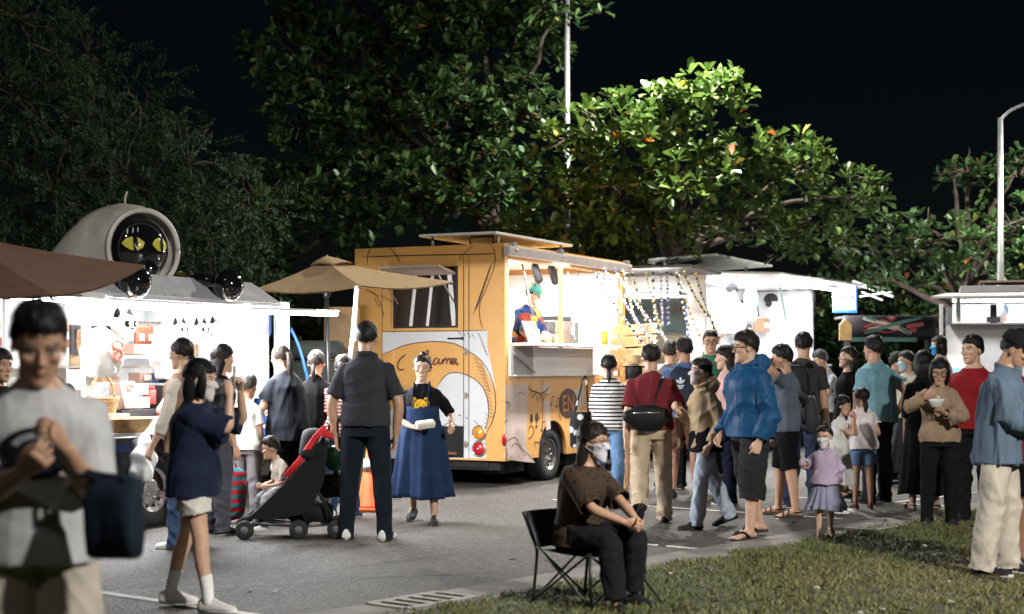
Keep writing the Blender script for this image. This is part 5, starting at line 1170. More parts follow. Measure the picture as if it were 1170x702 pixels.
for i in range(11): y = 300 + i * 4.6; x = 563.5 - i * 1.55; rline([(x, y), (x - 4 - i * .25, y + 7 + i * .5), (x - 6, y + 13)], .008, 8)
for i in range(6): x = 546 + i * 1.6; rline([(x, 381 + i * 4), (x + 4, 385 + i * 4.4)], .008, 6)
for i in range(16): t = i / 15; x = 541 + 18 * math.sin(t * 1.5); y = 409 + t * 66; rline([(x, y), (x + 5.5, y + 3.2)], .007, 6)
for i in range(9): t = i / 8; rline([(548 + 10 * t, 415 + 30 * t), (552.5 + 9 * t, 418.5 + 30 * t)], .007, 6)
for i in range(4): rline([(524 + i * 5, 378 + i), (528 + i * 5, 384 + i)], .008, 6)
for i in range(5): rline([(555 - i * .6, 472 + i * 5), (557 - i * .6, 475 + i * 5)], .007, 5)
rline([(505, 488), (512, 484), (520, 485), (527, 491)], .009); rline([(541, 480), (546, 485), (548, 492)], .007)
for x, y in ((517, 473), (524, 474), (532, 477)): rline([(x, y), (x + 3, y + 1.5)], .012, 5)
b.build('drawn_outline', brown, truck)
# hand lettering
b = MB(); cr = lambda L: [(440 + x / 4.257, 375 + y / 4.257) for x, y in L]
for L in ([(186, 150), (204, 112), (212, 116), (199, 150), (192, 182)], [(193, 166), (214, 142), (221, 150), (204, 162), (222, 180), (236, 170), (246, 152)], [(264, 152), (247, 148), (236, 166), (245, 178), (259, 164), (265, 149), (263, 172), (275, 172), (283, 150)],
          [(283, 149), (283, 177)], [(284, 166), (295, 148), (301, 152), (301, 177)], [(302, 164), (313, 148), (319, 152), (319, 172), (328, 168), (340, 150)], [(345, 151), (331, 149), (323, 166), (331, 177), (342, 164), (348, 149), (345, 171), (356, 179), (354, 166)],
          [(104, 128), (78, 148), (63, 178), (70, 203), (96, 200)]):
    if L[0][0] == 104: b.build('lettering', surf('brown lettering', (.13, .045, .02), .6), truck); b = MB()
    b.ribbon(spline([(0, q[1], q[2]) for q in rear(cr(L))], 26), .020, NR, 0, .0085)
b.build('lettering', surf('brown lettering', (.13, .045, .02), .6), truck)
# plate recess, lights, handle
b = MB(); b.prism([(-.004, q[1], q[2]) for q in rear([(505, 487), (530, 487), (530, 523), (505, 523)])], (-.004, 0, 0)); b.build('plate_recess', under, truck)
q = rear([(517, 518)])[0]; b = MB(); b.box((-.03, q[1], q[2]), (.04, .16, .035)); b.build('plate_lamp', surf('rusty bracket', (.16, .07, .05), .8), truck)
for px, py, m, nm in ((548, 495, amber, 'turn_signal'), (548, 513, redl, 'tail_light')):
    q = FT.x0(px, py); b = MB(); n = 24; a = np.linspace(0, 2 * np.pi, n, endpoint=False); ring = lambda x, r: np.stack([np.full(n, x), q[1] + np.cos(a) * r, q[2] + np.sin(a) * r], 1)
    b.rings([ring(0, .095), ring(-.02, .095), ring(-.026, .082), ring(-.018, .080)], 1); b.rings([ring(-.012, .080), ring(-.035, .075), ring(-.048, .05), ring(-.053, .02)], 0); b.ell((-.054, q[1], q[2]), (.01, .018, .018), 10, 6, 1); b.build(nm, [m, steel], truck)
q = FT.x0(520, 387); b = MB(); b.tube([(-.005, q[1] + .09, q[2]), (-.03, q[1] + .07, q[2]), (-.03, q[1] - .05, q[2]), (-.005, q[1] - .07, q[2])], .011, 8); b.ell((-.01, q[1] - .1, q[2]), (.012, .025, .02), 10, 6); b.build('door_handle', blackp, truck)
q = FT.y0(575, 503); b = MB(); b.ell((q[0] + .02, -.006, q[2]), (.06, .02, .075), 16, 8); b.build('side_marker', redl, truck)
# hinges, rivets and seams of the coachwork
for py in (402, 452, 508):
    q = FT.x0(533, py); b = MB(); b.box((-.008, q[1], q[2]), (.014, .07, .05)); b.tube([(-.018, q[1], q[2] - .035), (-.018, q[1], q[2] + .035)], .010, 8, caps=True); b.build('hinge', surf('hinge steel', (.35, .3, .24), .4, .6), truck, .002)
b = MB()
for z in np.arange(.45, 2.8, .19):
    b.ell((-.003, .035, z), (.004, .009, .009), 7, 5); b.ell((-.003, Wd - .035, z), (.004, .009, .009), 7, 5)
for x in np.arange(.15, 3.7, .2):
    if abs(x - wc) > .5: b.ell((x, -.003, .36), (.009, .004, .009), 7, 5)
    b.ell((x, -.003, 1.27), (.009, .004, .009), 7, 5)
b.build('rivet', surf('rivet orange', (.45, .22, .06), .4, .2), truck)
for x in (.02, 1.02, 2.2):
    b = MB(); b.box((x + .01, -.0015, .80), (.006, .003, .94)); b.build('panel_seam', brown, truck)
# side artwork under the counter
sidep = lambda L: [FT.y0(*p) for p in L]
for L in ([(577, 441), (603, 438), (602, 470), (601, 512), (611, 529), (590, 527), (577, 524)], [(617, 440), (628, 439), (629, 447), (622, 452), (620, 449)], [(621, 458), (628, 456), (629, 490), (624, 492)], [(653, 446), (667, 441), (668, 462), (660, 470)]): b = MB(); b.prism([(q[0], .001, q[2]) for q in sidep(L)], (0, -.003, 0)); b.build('painted_side_white', surf('pale art', (.56, .45, .40), .5, 0, .1, 3), truck)
b = MB(); NS = (0, -1, 0)
def sline(pts, w=.012, sm=14): b.ribbon(spline([(q[0], 0, q[2]) for q in sidep(pts)], sm), w, NS, 0, .006)
sline([(604, 441), (606, 446), (612, 448), (618, 450), (624, 446), (628, 442)], .018); sline([(606, 446), (608, 455), (611, 449), (614, 458), (617, 450), (620, 459), (622, 450), (626, 452)], .014)
b.build('drawn_fringe', brown, truck); b = MB()
sline([(612, 512), (610, 505), (616, 506), (618, 500), (621, 505), (627, 503), (623, 509), (626, 514), (620, 513), (616, 518)], .013); sline([(603, 494), (606, 486), (610, 492), (607, 499), (603, 502)], .013)
b.build('drawn_star', brown, truck)
for x, y in ((613, 487), (619, 491), (630, 462), (636, 464)):
    b = MB(); sline([(x, y), (x + .6, y - 8), (x + 3.5, y - 9)], .011, 8); sline([(x - 1.5, y + .5), (x + .5, y + .5)], .03, 4); b.build('drawn_note', brown, truck)
b = MB(); sline([(578, 505), (588, 500), (596, 512), (604, 520), (609, 527)], .008); sline([(583, 512), (590, 507), (600, 522)], .008); sline([(579, 468), (582, 462), (577, 459)], .012); sline([(576, 483), (580, 480)], .012); sline([(577, 528), (579, 520), (577, 512)], .012); sline([(590, 452), (594, 449), (600, 451)], .008)
b.build('drawn_outline', brown, truck); b = MB(); sline([(640, 478), (638, 474), (641, 471), (640, 480)], .012); sline([(650, 490), (653, 487), (651, 494)], .014)
b.build('drawn_squiggle', brown, truck); b = MB()
for x, y in ((607, 478), (613, 477)): q = FT.y0(x, y); b = MB(); b.prism([(q[0] + .045 * math.cos(t), -.004, q[2] + .055 * math.sin(t)) for t in np.linspace(0, 6.28, 14, endpoint=False)], (0, -.003, 0)); b.build('drawn_eye', brown, truck)
q = FT.y0(649, 461); b = MB(); b.prism([(q[0] + .28 * math.cos(t), -.001, q[2] + .19 * math.sin(t)) for t in np.linspace(0, 6.28, 30, endpoint=False)], (0, -.004, 0)); b.build('round_badge', surf('badge brown', (.06, .03, .025), .5), truck)
text_obj('badge_text', 'EN', .30, M4((q[0], -.008, q[2] - .01), (1, 0, 0), (0, 0, 1)), surf('badge orange', (.55, .22, .06), .5), truck)
# counter, shelf, equipment
b = MB(); b.box((1.42, -.17, 1.695), (2.5, .42, .035)); b.build('counter', whitep, truck, .005)
b = MB(); b.box((.42, -.02, 1.50), (.55, .03, .34)); b.build('counter_end_panel', surf('grey panel', (.34, .34, .35), .5, 0, .08, 4), truck, .004)
b = MB(); b.box((1.62, -.02, 1.50), (1.80, .032, .34)); b.box((1.42, -.03, 1.322), (2.5, .06, .02)); b.build('counter_front', whitep, truck, .004)
b = MB(); b.tube([(.08, -.06, 1.60), (.70, -.06, 1.36)], .010, 7); b.build('counter_stay', steel, truck)
b = MB()
for p, r_ in (((1.50, -.05, 1.76), .012), ((1.50, -.05, 2.62), .012)): pass
for p_, q_ in (((1.35, -.30, 1.78), (1.75, -.02, 2.64)), ((.25, -.25, 2.02), (.42, -.02, 2.66)), ((1.9, -.22, 2.2), (2.02, -.02, 2.66))): b = MB(); b.tube([p_, q_], .0125, 8); b.build('gas_strut', galv, truck)
b = MB(); b.box((Ln / 2, -.045, 2.80), (Ln + .1, .085, .11)); b.build('roof_rail', pinkish, truck, .01)
for x in (.12, 1.45, Ln - .08):
    b = MB(); b.box((x, -.05, 2.875), (.09, .07, .06)); b.tube([(x, -.09, 2.80), (x, -.11, 2.82)], .02, 8); b.build('rail_bracket', surf('rail bracket grey', (.4, .38, .38), .5, .3), truck, .004)
b = MB(); b.box((1.05, .62, 3.015), (2.2, 1.05, .03)); b.build('roof_panel', whitep, truck, .004)
for x, y in ((.12, .15), (.12, 1.05), (1.9, .15), (1.9, 1.05)):
    b = MB(); b.tube([(x, y, 2.88), (x, y, 3.0)], .02, 8); b.build('panel_leg', galv, truck)
b = MB(); b.tube([(.1, .20, 2.89), (.1, .20, 2.985), (.1, .52, 2.985), (.1, .52, 2.89)], .012, 7); b.build('roof_bracket', blackp, truck)
b = MB(); b.box((2.25, .42, 1.88), (.75, .40, .30)); b.box((2.25, .40, 2.06), (.40, .30, .07), mi=1); b.box((2.42, .212, 1.90), (.10, .012, .09), mi=2); fr_ = b.build('fryer', [steel, surf('dark grill', (.05, .05, .05), .5, .3), whitep], None, .006)
def place(o, fr, label=None, cat=None, group=None):
    """stand an object built in a stall's frame"""
    o.location = tuple(fr.o); o.rotation_euler = (0, 0, fr.ang); return tag(o, label, cat, group)
place(fr_, FT, 'steel fryer on the orange truck counter', 'fryer')
q = FT.y0(609, 381, .10); b = MB(); b.box((q[0], .12, 1.86), (.36, .03, .28), rotx(-.35)); b.box((q[0], .10, 1.72), (.3, .2, .02)); pl = b.build('cash_register', surf('register grey', (.42, .42, .42), .4, 0, .08, 6), None, .008); place(pl, FT, 'grey cash register screen on the orange truck counter', 'cash register')
b = MB()
for i, (dx, dz) in enumerate(((-.06, .04), (.03, .045), (-.02, -.03), (.06, -.02))): b.box((q[0] + dx, .10 - dz * .35, 1.86 + dz), (.03, .012, .018), rotx(-.35))
kb = b.build('key', blackp, pl)
for i, (s_, t_, h, r_) in enumerate(((.95, .05, .14, .045), (1.08, .12, .18, .05), (1.2, .0, .12, .05), (1.30, .1, .16, .04), (2.75, -.1, .2, .05))):
    b = MB(); n = 20; a = np.linspace(0, 2 * np.pi, n, endpoint=False); rg = lambda z, rr: np.stack([s_ + np.cos(a) * rr, t_ + np.sin(a) * rr, np.full(n, z)], 1)
    b.rings([rg(1.714, r_ * .85), rg(1.715 + h * .9, r_), rg(1.715 + h, r_ * 1.04), rg(1.715 + h, r_ * .9), rg(1.73, r_ * .75)]); o = b.build('container', [whitep, steel, surf('wood cup', (.35, .2, .1), .6), whitep, amber][i] if i != 2 else surf('wood cup', (.35, .2, .1), .6), None)
    place(o, FT, ['short white tub nearest the cash register', 'steel canister beside the cash register', 'brown wooden cup on the truck counter', 'white sauce tub left of the fryer', 'amber sauce bottle by the menu planks'][i], 'container', 'containers on the truck counter')
for px, t in ((611, .5), (630, .45)):
    q = FT.y0(px, 312, t); b = MB(); b.tube([(q[0], t, 2.82), (q[0], t, 2.70)], .012, 6); b.tube([(q[0], t, 2.74), (q[0] + .02, t - .05, 2.56)], [.05, .055], 12, caps=True); o = b.build('spotlight', blackp, None); place(o, FT, 'black ceiling spotlight %s inside the orange truck' % ('nearer the cook' if px == 611 else 'nearer the middle post'), 'spotlight', 'ceiling spotlights')
def fl(fr, label, p, q, **k):
    P_, Q_ = fr.o + fr.R @ np.array(p, float), fr.o + fr.R @ np.array(q, float); return fluorescent(label, P_, Q_, **k)
fl(FT, 'lit tube on the ceiling inside the orange truck', (.5, .9, 2.79), (2.0, .9, 2.79))
light('truck_light', 'AREA', tuple(FT.o + FT.R @ np.array([1.2, .9, 2.74])), 24.0, (.97, .98, 1), 2.2, .5, (0, 0, -1)); light('truck_light', 'AREA', tuple(FT.o + FT.R @ np.array([2.9, .8, 2.74])), 17.0, (.97, .98, 1), 1.2, .5, (0, 0, -1))
light('side_fill_light', 'AREA', tuple(FT.o + FT.R @ np.array([1.5, -.80, 2.66])), 75.0, (1, .97, .93), 3.0, .08, tuple(FT.R @ np.array([0, .1, -1])))  # added light without a fixture, out from the rail, brightens counter and skirt
# menu planks leaning on the end of the counter
mb = empty('menu_board', tuple(FT.o + FT.R @ np.array([3.02, -.42, 0])), 0, 'four orange lettered wooden menu planks beside the serving window', 'menu board')
wood = surf('menu wood', (.46, .25, .115), .6, 0, .2, 5, .2, 50); ink = surf('menu ink', (.10, .035, .015), .6); ink2 = surf('menu faded ink', (.5, .19, .06), .6)
o3 = np.array(mb.location); ex = unit((.97, -.24, 0)); nz = np.array([-.24, -.97, 0.])
for i, (z, s1, s2) in enumerate(((1.93, '嘉品', '0E'), (1.77, '品百味', 'DIT'), (1.61, '小食堂', ''), (1.45, '品味', '三'))):
    rot = axes(ex + np.array([0, 0, .07 - .01 * i])); b = MB(); b.box((.0 - .02 * i, .0, z), (.62, .018, .135), rot); pl = b.build('plank', wood, mb, .004)
    xx = rot[:, 0]; zz = rot[:, 2]; c = np.array([-.02 * i, 0, z]) - rot[:, 1] * .012
    text_obj('lettering', s1, .115, M4(c - xx * .14, xx, zz), ink2, pl)
    if s2: text_obj('lettering', s2, .125, M4(c + xx * .16, xx, zz), ink, pl)
for sx_ in (-.22, .18):
    b = MB(); b.box(ex * sx_ + np.array([.01, .03, 1.0]), (.035, .03, 2.0), axes(ex)); b.build('leg', wood, mb, .004)
# ================================================================ cat truck on the left
CT = Frame((-3.52, 13.06)); cat_truck = empty('food_truck', tuple(CT.o), CT.ang, 'white and black food truck carrying a grey dome with black cat face', 'food truck')
navyp = surf('navy paint', (.012, .016, .03), .35, 0, .1, 3, dirt=.2, coat=.3); greyp = surf('grey fascia', (.58, .58, .62), .4, .2, .08, 3, dirt=.25)
b = MB(); wc2, wr2 = .824, .42
pts = [(-2.2, .30), (wc2 - wr2, .30)] + [(wc2 + wr2 * math.cos(t), .36 + wr2 * math.sin(t)) for t in np.linspace(math.pi, 0, 20)] + [(wc2 + wr2, .30), (2.28, .30), (2.28, .80), (-2.2, .80)]
b.prism([(x, 0, z) for x, z in pts], (0, .05, 0)); b.box((.04, 1.95, .95), (4.48, .05, 1.3)); b.box((2.255, 1.0, .60), (.05, 1.86, .6)); b.build('body', navyp, cat_truck, .006)
b = MB(); b.box((.04, 1.0, .78), (4.40, 1.8, .04)); b.box((.04, -.02, .845), (4.48, .28, .03)); b.build('counter', whitep, cat_truck, .004)
lin = surf('stall lining', (.52, .52, .52), .6, 0, .12, 3, .05, 20, dirt=.3)
b = MB(); b.box((2.25, .68, 1.42), (.03, 1.22, 1.22)); b.box((.04, 1.30, 1.45), (4.40, .03, 1.30)); b.box((-2.18, .7, 1.45), (.03, 1.2, 1.30)); b.box((.04, .68, 2.03), (4.38, 1.2, .03)); b.build('interior_lining', lin, cat_truck)
for x in (-.05, 2.24): 
    b = MB(); b.box((x, .02, 1.43), (.07, .05, 1.18)); b.build('post', white_in, cat_truck, .004)
b = MB(); b.prism([(-.10, -.30, 1.99), (-.10, -.30, 2.03), (-.10, .05, 2.24), (-.10, 1.95, 2.24), (-.10, 1.95, 2.05), (-.10, 0, 2.05)], (2.42, 0, 0)); fasc = b.build('fascia', greyp, cat_truck, .008)
b = MB()
for i in range(19): b.ell((-.02 + i * .125, -.288, 2.045), (.008, .006, .008), 6, 5)
b.build('rivet', steel, fasc)
b = MB(); b.prism([(-2.2, -.25, 1.98), (-2.2, -.25, 2.03), (-2.2, .2, 2.12), (-2.2, 1.9, 2.12), (-2.2, 1.9, 2.06), (-2.2, .15, 2.05)], (2.08, 0, 0)); b.build('awning', whitep, cat_truck, .006)
b = MB(); b.box((.9, 1.0, .30), (3.0, 1.3, .14)); b.build('chassis', under, cat_truck)
b = MB(); b.prism([(x, .06, z) for x, z in [(wc2 - wr2 - .02, .31)] + [(wc2 + (wr2 + .02) * math.cos(t), .36 + (wr2 + .02) * math.sin(t)) for t in np.linspace(math.pi, 0, 16)] + [(wc2 + wr2 + .02, .31)]], (0, .4, 0)); b.build('wheel_housing', under, cat_truck)
wheel(cat_truck, (wc2, .12, .33), .33, .2, -1); wheel(cat_truck, (wc2, 1.85, .33), .33, .2, 1)
# black paws over the fascia
gloss = surf('gloss black', (.008, .008, .010), .08, 0, .1, 3, coat=.8)
for px, py, lab in ((153, 322, 'left'), (260, 327, 'right')):
    q = CT.y0(px, py, -.30); b = MB(); b.ell((q[0], -.31, q[2]), (.14, .14, .145), 28, 20)
    b.tube([(q[0], -.26, q[2] + .02), (q[0], .25, q[2] + .09)], [.07, .06], 16); b.build('cat_paw', gloss, cat_truck)
# grey dome with the cat
dome = empty('dome', tuple(CT.at(130, 15.4, 0)), 0); PENDING.remove(dome)
f = unit((.62, -.78, 0)); sd = unit(np.cross((0, 0, 1), f)); C0 = np.array([*P(163, 285, 15.0)]); dm = bpy.data.objects.new('cat_dome', None); PENDING.append(dm)
dm.location = tuple(C0 - np.array([0, 0, C0[2] - 2.24])); tag(dm, 'weathered grey dome shell with black yellow eyed cat face inside', 'roof figure'); O = np.array(dm.location); cz = C0[2] - O[2]
def dring(d, rx, rz, zc, n=36, low=-.0):
    a = np.linspace(0, 2 * np.pi, n, endpoint=False); gd = unit((-.93, .37, 0)); q = (f * d if d > -.12 else f * -.1 + gd * (-d - .1)) + np.outer(np.cos(a) * rx, sd); q[:, 2] += np.maximum(zc + np.sin(a) * rz, low); return q
domem = surf('weathered grey shell', (.56, .53, .49), .5, .05, .2, 4, .15, 30, dirt=.6); b = MB()
b.rings([dring(-.10, .33, .35, cz), dring(0.0, .345, .365, cz), dring(.02, .36, .38, cz), dring(.0, .385, .40, cz + .0), dring(-.15, .41, .44, cz), dring(-.26, .42, .455, cz), dring(-.40, .42, .44, cz - .01), dring(-.55, .41, .37, cz - .05), dring(-.70, .38, .27, cz - .11), dring(-.86, .34, .18, cz - .17), dring(-1.0, .30, .12, cz - .21)])
b.build('shell', domem, dm)
b = MB(); rim = [f * .015 + sd * math.cos(t) * .36 + np.array([0, 0, max(cz + math.sin(t) * .375, .01)]) for t in np.linspace(0, 2 * np.pi, 41)]; b.tube(rim, .028, 8); b.build('rim', domem, dm)
b = MB(); b.tube([np.array([-.22, .2, cz + .40]), np.array([-.22, .2, cz + .52]), np.array([-.20, .2, cz + .58])], [.014, .011, .008], 8); b.build('aerial', surf('aerial', (.5, .5, .48), .4), dm)
b = MB(); b.ell(f * -.18 + np.array([0, 0, cz]), (.325, .325, .335), 30, 20); b.ell(f * .10 + np.array([0, 0, cz - .2]), (.12, .10, .09), 18, 12); face = b.build('cat_head', gloss, dm)
def sph(u, v, lift=.004):      # point on the cat's face: u to the picture's right, v up (metres)
    p = sd * u + np.array([0, 0, v]); h = math.sqrt(max(.0, .325 ** 2 - u * u - v * v)); return f * (-.18 + h + lift) + p + np.array([0, 0, cz])
yel = surf('cat eye yellow', (.62, .56, .08), .3, 0, .05, 3)
for s in (-1, 1):
    b = MB(); L = [(x * 1.2, y * 1.25) for x, y in [(-.085, .01), (-.06, .045), (-.02, .062), (.03, .055), (.075, .02), (.06, -.02), (.02, -.045), (-.03, -.04), (-.065, -.015)]]; n = len(L); cx = s * .135
    V = [sph(cx + u * (1 if s > 0 else 1), .03 + v) for u, v in L] + [sph(cx, .03)]; V2 = [sph(cx + u * .55, .03 + v * .55, .012) for u, v in L]; V = [sph(cx + u, .03 + v, .006) for u, v in L] + V2 + [sph(cx, .03, .013)]; b.add(V, [(i, (i + 1) % n, n + (i + 1) % n, n + i) for i in range(n)] + [(n + i, n + (i + 1) % n, 2 * n) for i in range(n)], 0, True); 
    S_ = [sph(cx + u, .03 + v, .027) for u, v in ((-.016, .074), (.016, .074), (.020, 0), (.014, -.056), (-.012, -.056), (-.018, 0))]; b.add(S_, [tuple(range(6))], 1); b.build('eye', [yel, gloss], face)
b = MB()
for k in range(3): b.ribbon([sph(-.185 + k * .045, .135 + .01 * k, .003), sph(-.175 + k * .045, .165 + .01 * k, .003), sph(-.168 + k * .045, .19 + .008 * k, .003)], .012, f, 0)
b.build('brow_mark', white_in, face)
# counter goods
wick = surf('wicker', (.42, .27, .12), .7, 0, .3, 30, .8, 90); woodp = surf('pinkish box wood', (.52, .33, .25), .6, 0, .12, 5, .1, 40); film = surf('clear film', (.75, .77, .78), .15, 0, .05, 4, .6, 30)
def inC(name, mats, b, label, cat, group=None, bevel=0):
    o = b.build(name, mats, None, bevel); o.location = tuple(CT.o); o.rotation_euler = (0, 0, CT.ang); return tag(o, label, cat, group)
def basket(c, rx, ry, h, handle=0):
    b = MB(); a = np.linspace(0, 2 * np.pi, 40, endpoint=False)
    for i in range(9):
        t = i / 8; k = .72 + .28 * t; ring = np.stack([c[0] + np.cos(a) * rx * k, c[1] + np.sin(a) * ry * k, np.full(40, c[2] + h * t) + .004 * np.sin(a * 20 + i * math.pi)], 1); b.tube(np.r_[ring, ring[:1]], .009, 5)
    for j in range(20): t = a[j * 2]; b.tube([(c[0] + math.cos(t) * rx * .72, c[1] + math.sin(t) * ry * .72, c[2]), (c[0] + math.cos(t) * rx, c[1] + math.sin(t) * ry, c[2] + h)], .006, 5)
    V = [(c[0] + math.cos(t) * rx * .72, c[1] + math.sin(t) * ry * .72, c[2] + .005) for t in a]; b.add(V, [tuple(range(40))])
    if handle: b.tube([(c[0] + math.cos(t) * rx * .96, c[1], c[2] + h + math.sin(t) * handle) for t in np.linspace(0, math.pi, 18)], .012, 6)
    return b
ct = lambda px, py, t=0.0: CT.y0(px, py, t)
q = ct(143, 486, -.06); inC('wicker_tray', wick, basket((q[0], -.02, .865), .34, .20, .11), 'wide shallow wicker tray on the cat truck counter', 'basket')
q = ct(122, 455, .15); inC('wicker_basket', wick, basket((q[0], .20, 1.02), .16, .13, .13, .20), 'round wicker basket with arched handle above the wide tray', 'basket')
b = MB(); b.box((q[0], .20, .94), (.36, .3, .15)); inC('crate', woodp, b, 'small wooden crate under the handled wicker basket', 'crate', None, .004)
q = ct(155, 470, .22); b = MB(); b.box((q[0] + .05, .34, 1.10), (.34, .2, .10)); b.box((q[0] + .05, .34, 1.22), (.30, .2, .10), mi=1); inC('pastry_box', [woodp, surf('salmon card', (.55, .36, .30), .6)], b, 'pair of salmon card boxes taped together behind the wicker tray', 'box', None, .004)
b = MB(); b.box((q[0] + .05, .36, .95), (.5, .3, .18)); inC('display_case', surf('dark case', (.03, .03, .035), .4), b, 'dark low display case under the salmon card boxes', 'display case', None, .004)
q = ct(158, 402, .3); b = MB(); b.box((q[0], .33, q[2] + .02), (.26, .18, .09)); b.box((q[0], .33, q[2] - .05), (.5, .25, .02), mi=1); inC('shelf_box', [woodp, white_in], b, 'pale wooden box on the shelf beneath the cat heads', 'box', None, .004)
q = ct(150, 450, .12); b = MB(); b.box((q[0], .14, q[2]), (.17, .02, .22), rotx(-.25)); sg = inC('sign_card', white_in, b, 'white price card standing among the wicker baskets', 'price card'); 
b = MB(); b.box((q[0], .127, q[2] + .06), (.11, .008, .05), rotx(-.25)); b.build('picture', surf('photo print', (.12, .09, .08), .4, 0, .6, 30), sg)
def bagmesh(c, w, h, seed, d=.14):
    r = np.random.default_rng(seed); V, F = tube([(c[0], c[1], c[2] - h / 2), (c[0], c[1], c[2] - h * .25), (c[0], c[1], c[2] + h * .1), (c[0], c[1], c[2] + h * .38), (c[0], c[1], c[2] + h / 2)], [(w * .42, d * .7), (w * .5, d), (w * .5, d), (w * .33, d * .6), (w * .12, d * .2)], n=26, m=18, ref=V3(1, 0, 0), caps=(False, False))
    V = V + .02 * np.stack([np.sin(V[:, 2] * 40 + V[:, 0] * 25 + seed), np.sin(V[:, 0] * 45 + seed + V[:, 2] * 20), .4 * np.sin(V[:, 0] * 50)], 1); b = MB(); b.add(V, F, 0, True); return b
q = ct(116, 402, -.12); b = bagmesh((q[0], -.12, q[2]), .36, .42, 3); pb = inC('plastic_bag', surf('white film bag', (.78, .77, .76), .3, 0, .04, 4, .5, 14), b, 'white plastic bag with red print hanging over the wicker baskets', 'plastic bag')
b = MB()
for k, L in enumerate(([(-.06, .06), (-.02, .09), (.05, .075), (.07, .03), (.02, .02), (-.04, .03)], [(-.03, .0), (.04, .01), (.06, -.04), (.01, -.075), (-.04, -.05)])): b.tube([(q[0] + x, -.285, q[2] + z) for x, z in spline(L + L[:1], 22)], .013, 5)
b.build('red_print', surf('faded red print', (.72, .26, .18), .5), pb)
q = ct(165, 523, -.22); inC('plastic_bag', film, bagmesh((q[0], -.2, q[2]), .24, .42, 8, .09), 'crumpled clear plastic bag hanging below the counter edge', 'plastic bag')
q = ct(210, 470, -.0); inC('packing_bag', surf('beige bag', (.62, .55, .5), .6, 0, .1, 5, .4, 12), bagmesh((q[0], .12, 1.02), .3, .34, 12), 'beige paper bag standing on the counter behind the vest woman', 'paper bag')
b = MB(); q = ct(135, 513); b.box((.12, -.03, .725), (.62, .03, .07)); inC('blue_strip', surf('blue plastic', (.02, .10, .36), .4, 0, .1, 6), b, 'bright blue plastic strip below the wicker tray', 'trim strip', None, .004)
# black and white cat heads on the shelf
wf = fabric('white plush', (.75, .75, .74)); bf = fabric('black plush', (.015, .015, .017))
for px, py, lab in ((141, 372, 'black and white cat head plush above the wooden shelf box'), (205, 378, 'small cat head plush left of the glasses woman'), (229, 378, 'cat head plush behind the vest woman'), (247, 376, 'cat head plush nearest the white paper bag')):
    q = ct(px, py, .45); e = empty('plush_head', tuple(CT.o + CT.R @ np.array([q[0], .45, q[2]])), CT.ang, lab, 'plush toy', 'cat head plush toys'); s_ = .13 if px < 150 else .095; b = MB(); b.ell((0, 0, 0), (s_, s_ * .8, s_ * .85), 20, 14); b.build('head', wf, e)
    for sg in (-1, 1):
        b = MB(); b.rings([[(sg * s_ * .62 + math.cos(t) * s_ * k, math.sin(t) * s_ * k * .5, s_ * (.45 + z)) for t in np.linspace(0, 6.28, 10, endpoint=False)] for k, z in ((.36, .1), (.28, .4), (.04, .85))]); b.build('ear', bf, e)
        b = MB(); b.ell((sg * s_ * .36, -s_ * .70, s_ * .1), (s_ * .26, s_ * .16, s_ * .24), 12, 9); b.ell((sg * s_ * .36, -s_ * .86, s_ * .1), (s_ * .10, s_ * .05, s_ * .12), 9, 7, 1); b.build('eye_patch', [bf, wf], e)
    b = MB(); b.ell((0, -s_ * .82, -s_ * .22), (s_ * .12, s_ * .06, s_ * .08), 9, 7); b.build('nose', bf, e)
# white posters and panels across the right part
for px, py, w, h, t, lab in ((262, 402, .52, .62, -.05, 'large white paper sack behind the black haired woman'), (190, 400, .30, .55, .35, 'tall frosted bag of supplies beside the cat heads')):
    q = ct(px, py, t); inC('paper_sack', surf('white paper', (.76, .75, .74), .6, 0, .04, 3, .3, 9), bagmesh((q[0], t, q[2]), w, h, int(px), .12), lab, 'paper sack')
for px, py, w, h, t, m, lab in ((40, 392, .75, .75, .7, white_in, 'white sheet hung behind the man in grey t-shirt'), (297, 400, .28, .95, .1, white_in, 'tall white panel right of the cat truck counter'), (322, 400, .24, .95, -.05, white_in, 'narrow white panel beside the black and blue stack')):
    q = ct(px, py, t); b = MB(); b.box((q[0], t, q[2]), (w, .02, h)); b.box((q[0] - w / 2, t - .015, q[2]), (.015, .03, h + .02), mi=1); inC('panel', [m, galv], b, lab, 'panel', None, .002)
q = ct(299, 382, .25); b = MB(); b.box((q[0], .3, 1.85), (.20, .2, .22)); b.box((q[0] + .02, .3, .95), (.34, .25, .62), mi=0); b.box((q[0] + .17, .12, 1.5), (.03, .03, .6), mi=1); inC('cooler_stack', [surf('cooler blue', (.03, .13, .42), .4, 0, .1, 4), blackp], b, 'stack of blue coolers with black post by the white panels', 'cooler', None, .01)
for p, q2, lab in (((-2.1, -.16, 1.955), (-.15, -.16, 1.955), 'long lit tube under the white awning behind the man in grey'), ((-.02, -.20, 1.95), (2.25, -.20, 1.95), 'long lit tube under the grey fascia with paws'), ((1.75, -.34, 1.93), (3.15, -.38, 1.95), 'lit tube sticking out past the truck toward the parasol'), ((-.3, .9, 1.99), (2.1, .9, 1.99), 'lit tube deep inside the cat truck')): fl(CT, lab, p, q2)
light('cat_truck_light', 'AREA', tuple(CT.o + CT.R @ np.array([1.1, .55, 1.98])), 26.0, (.97, .98, 1), 2.2, .5, (0, 0, -1)); light('cat_truck_light', 'AREA', tuple(CT.o + CT.R @ np.array([-1.2, .45, 1.98])), 22.0, (.97, .98, 1), 1.8, .5, (0, 0, -1))
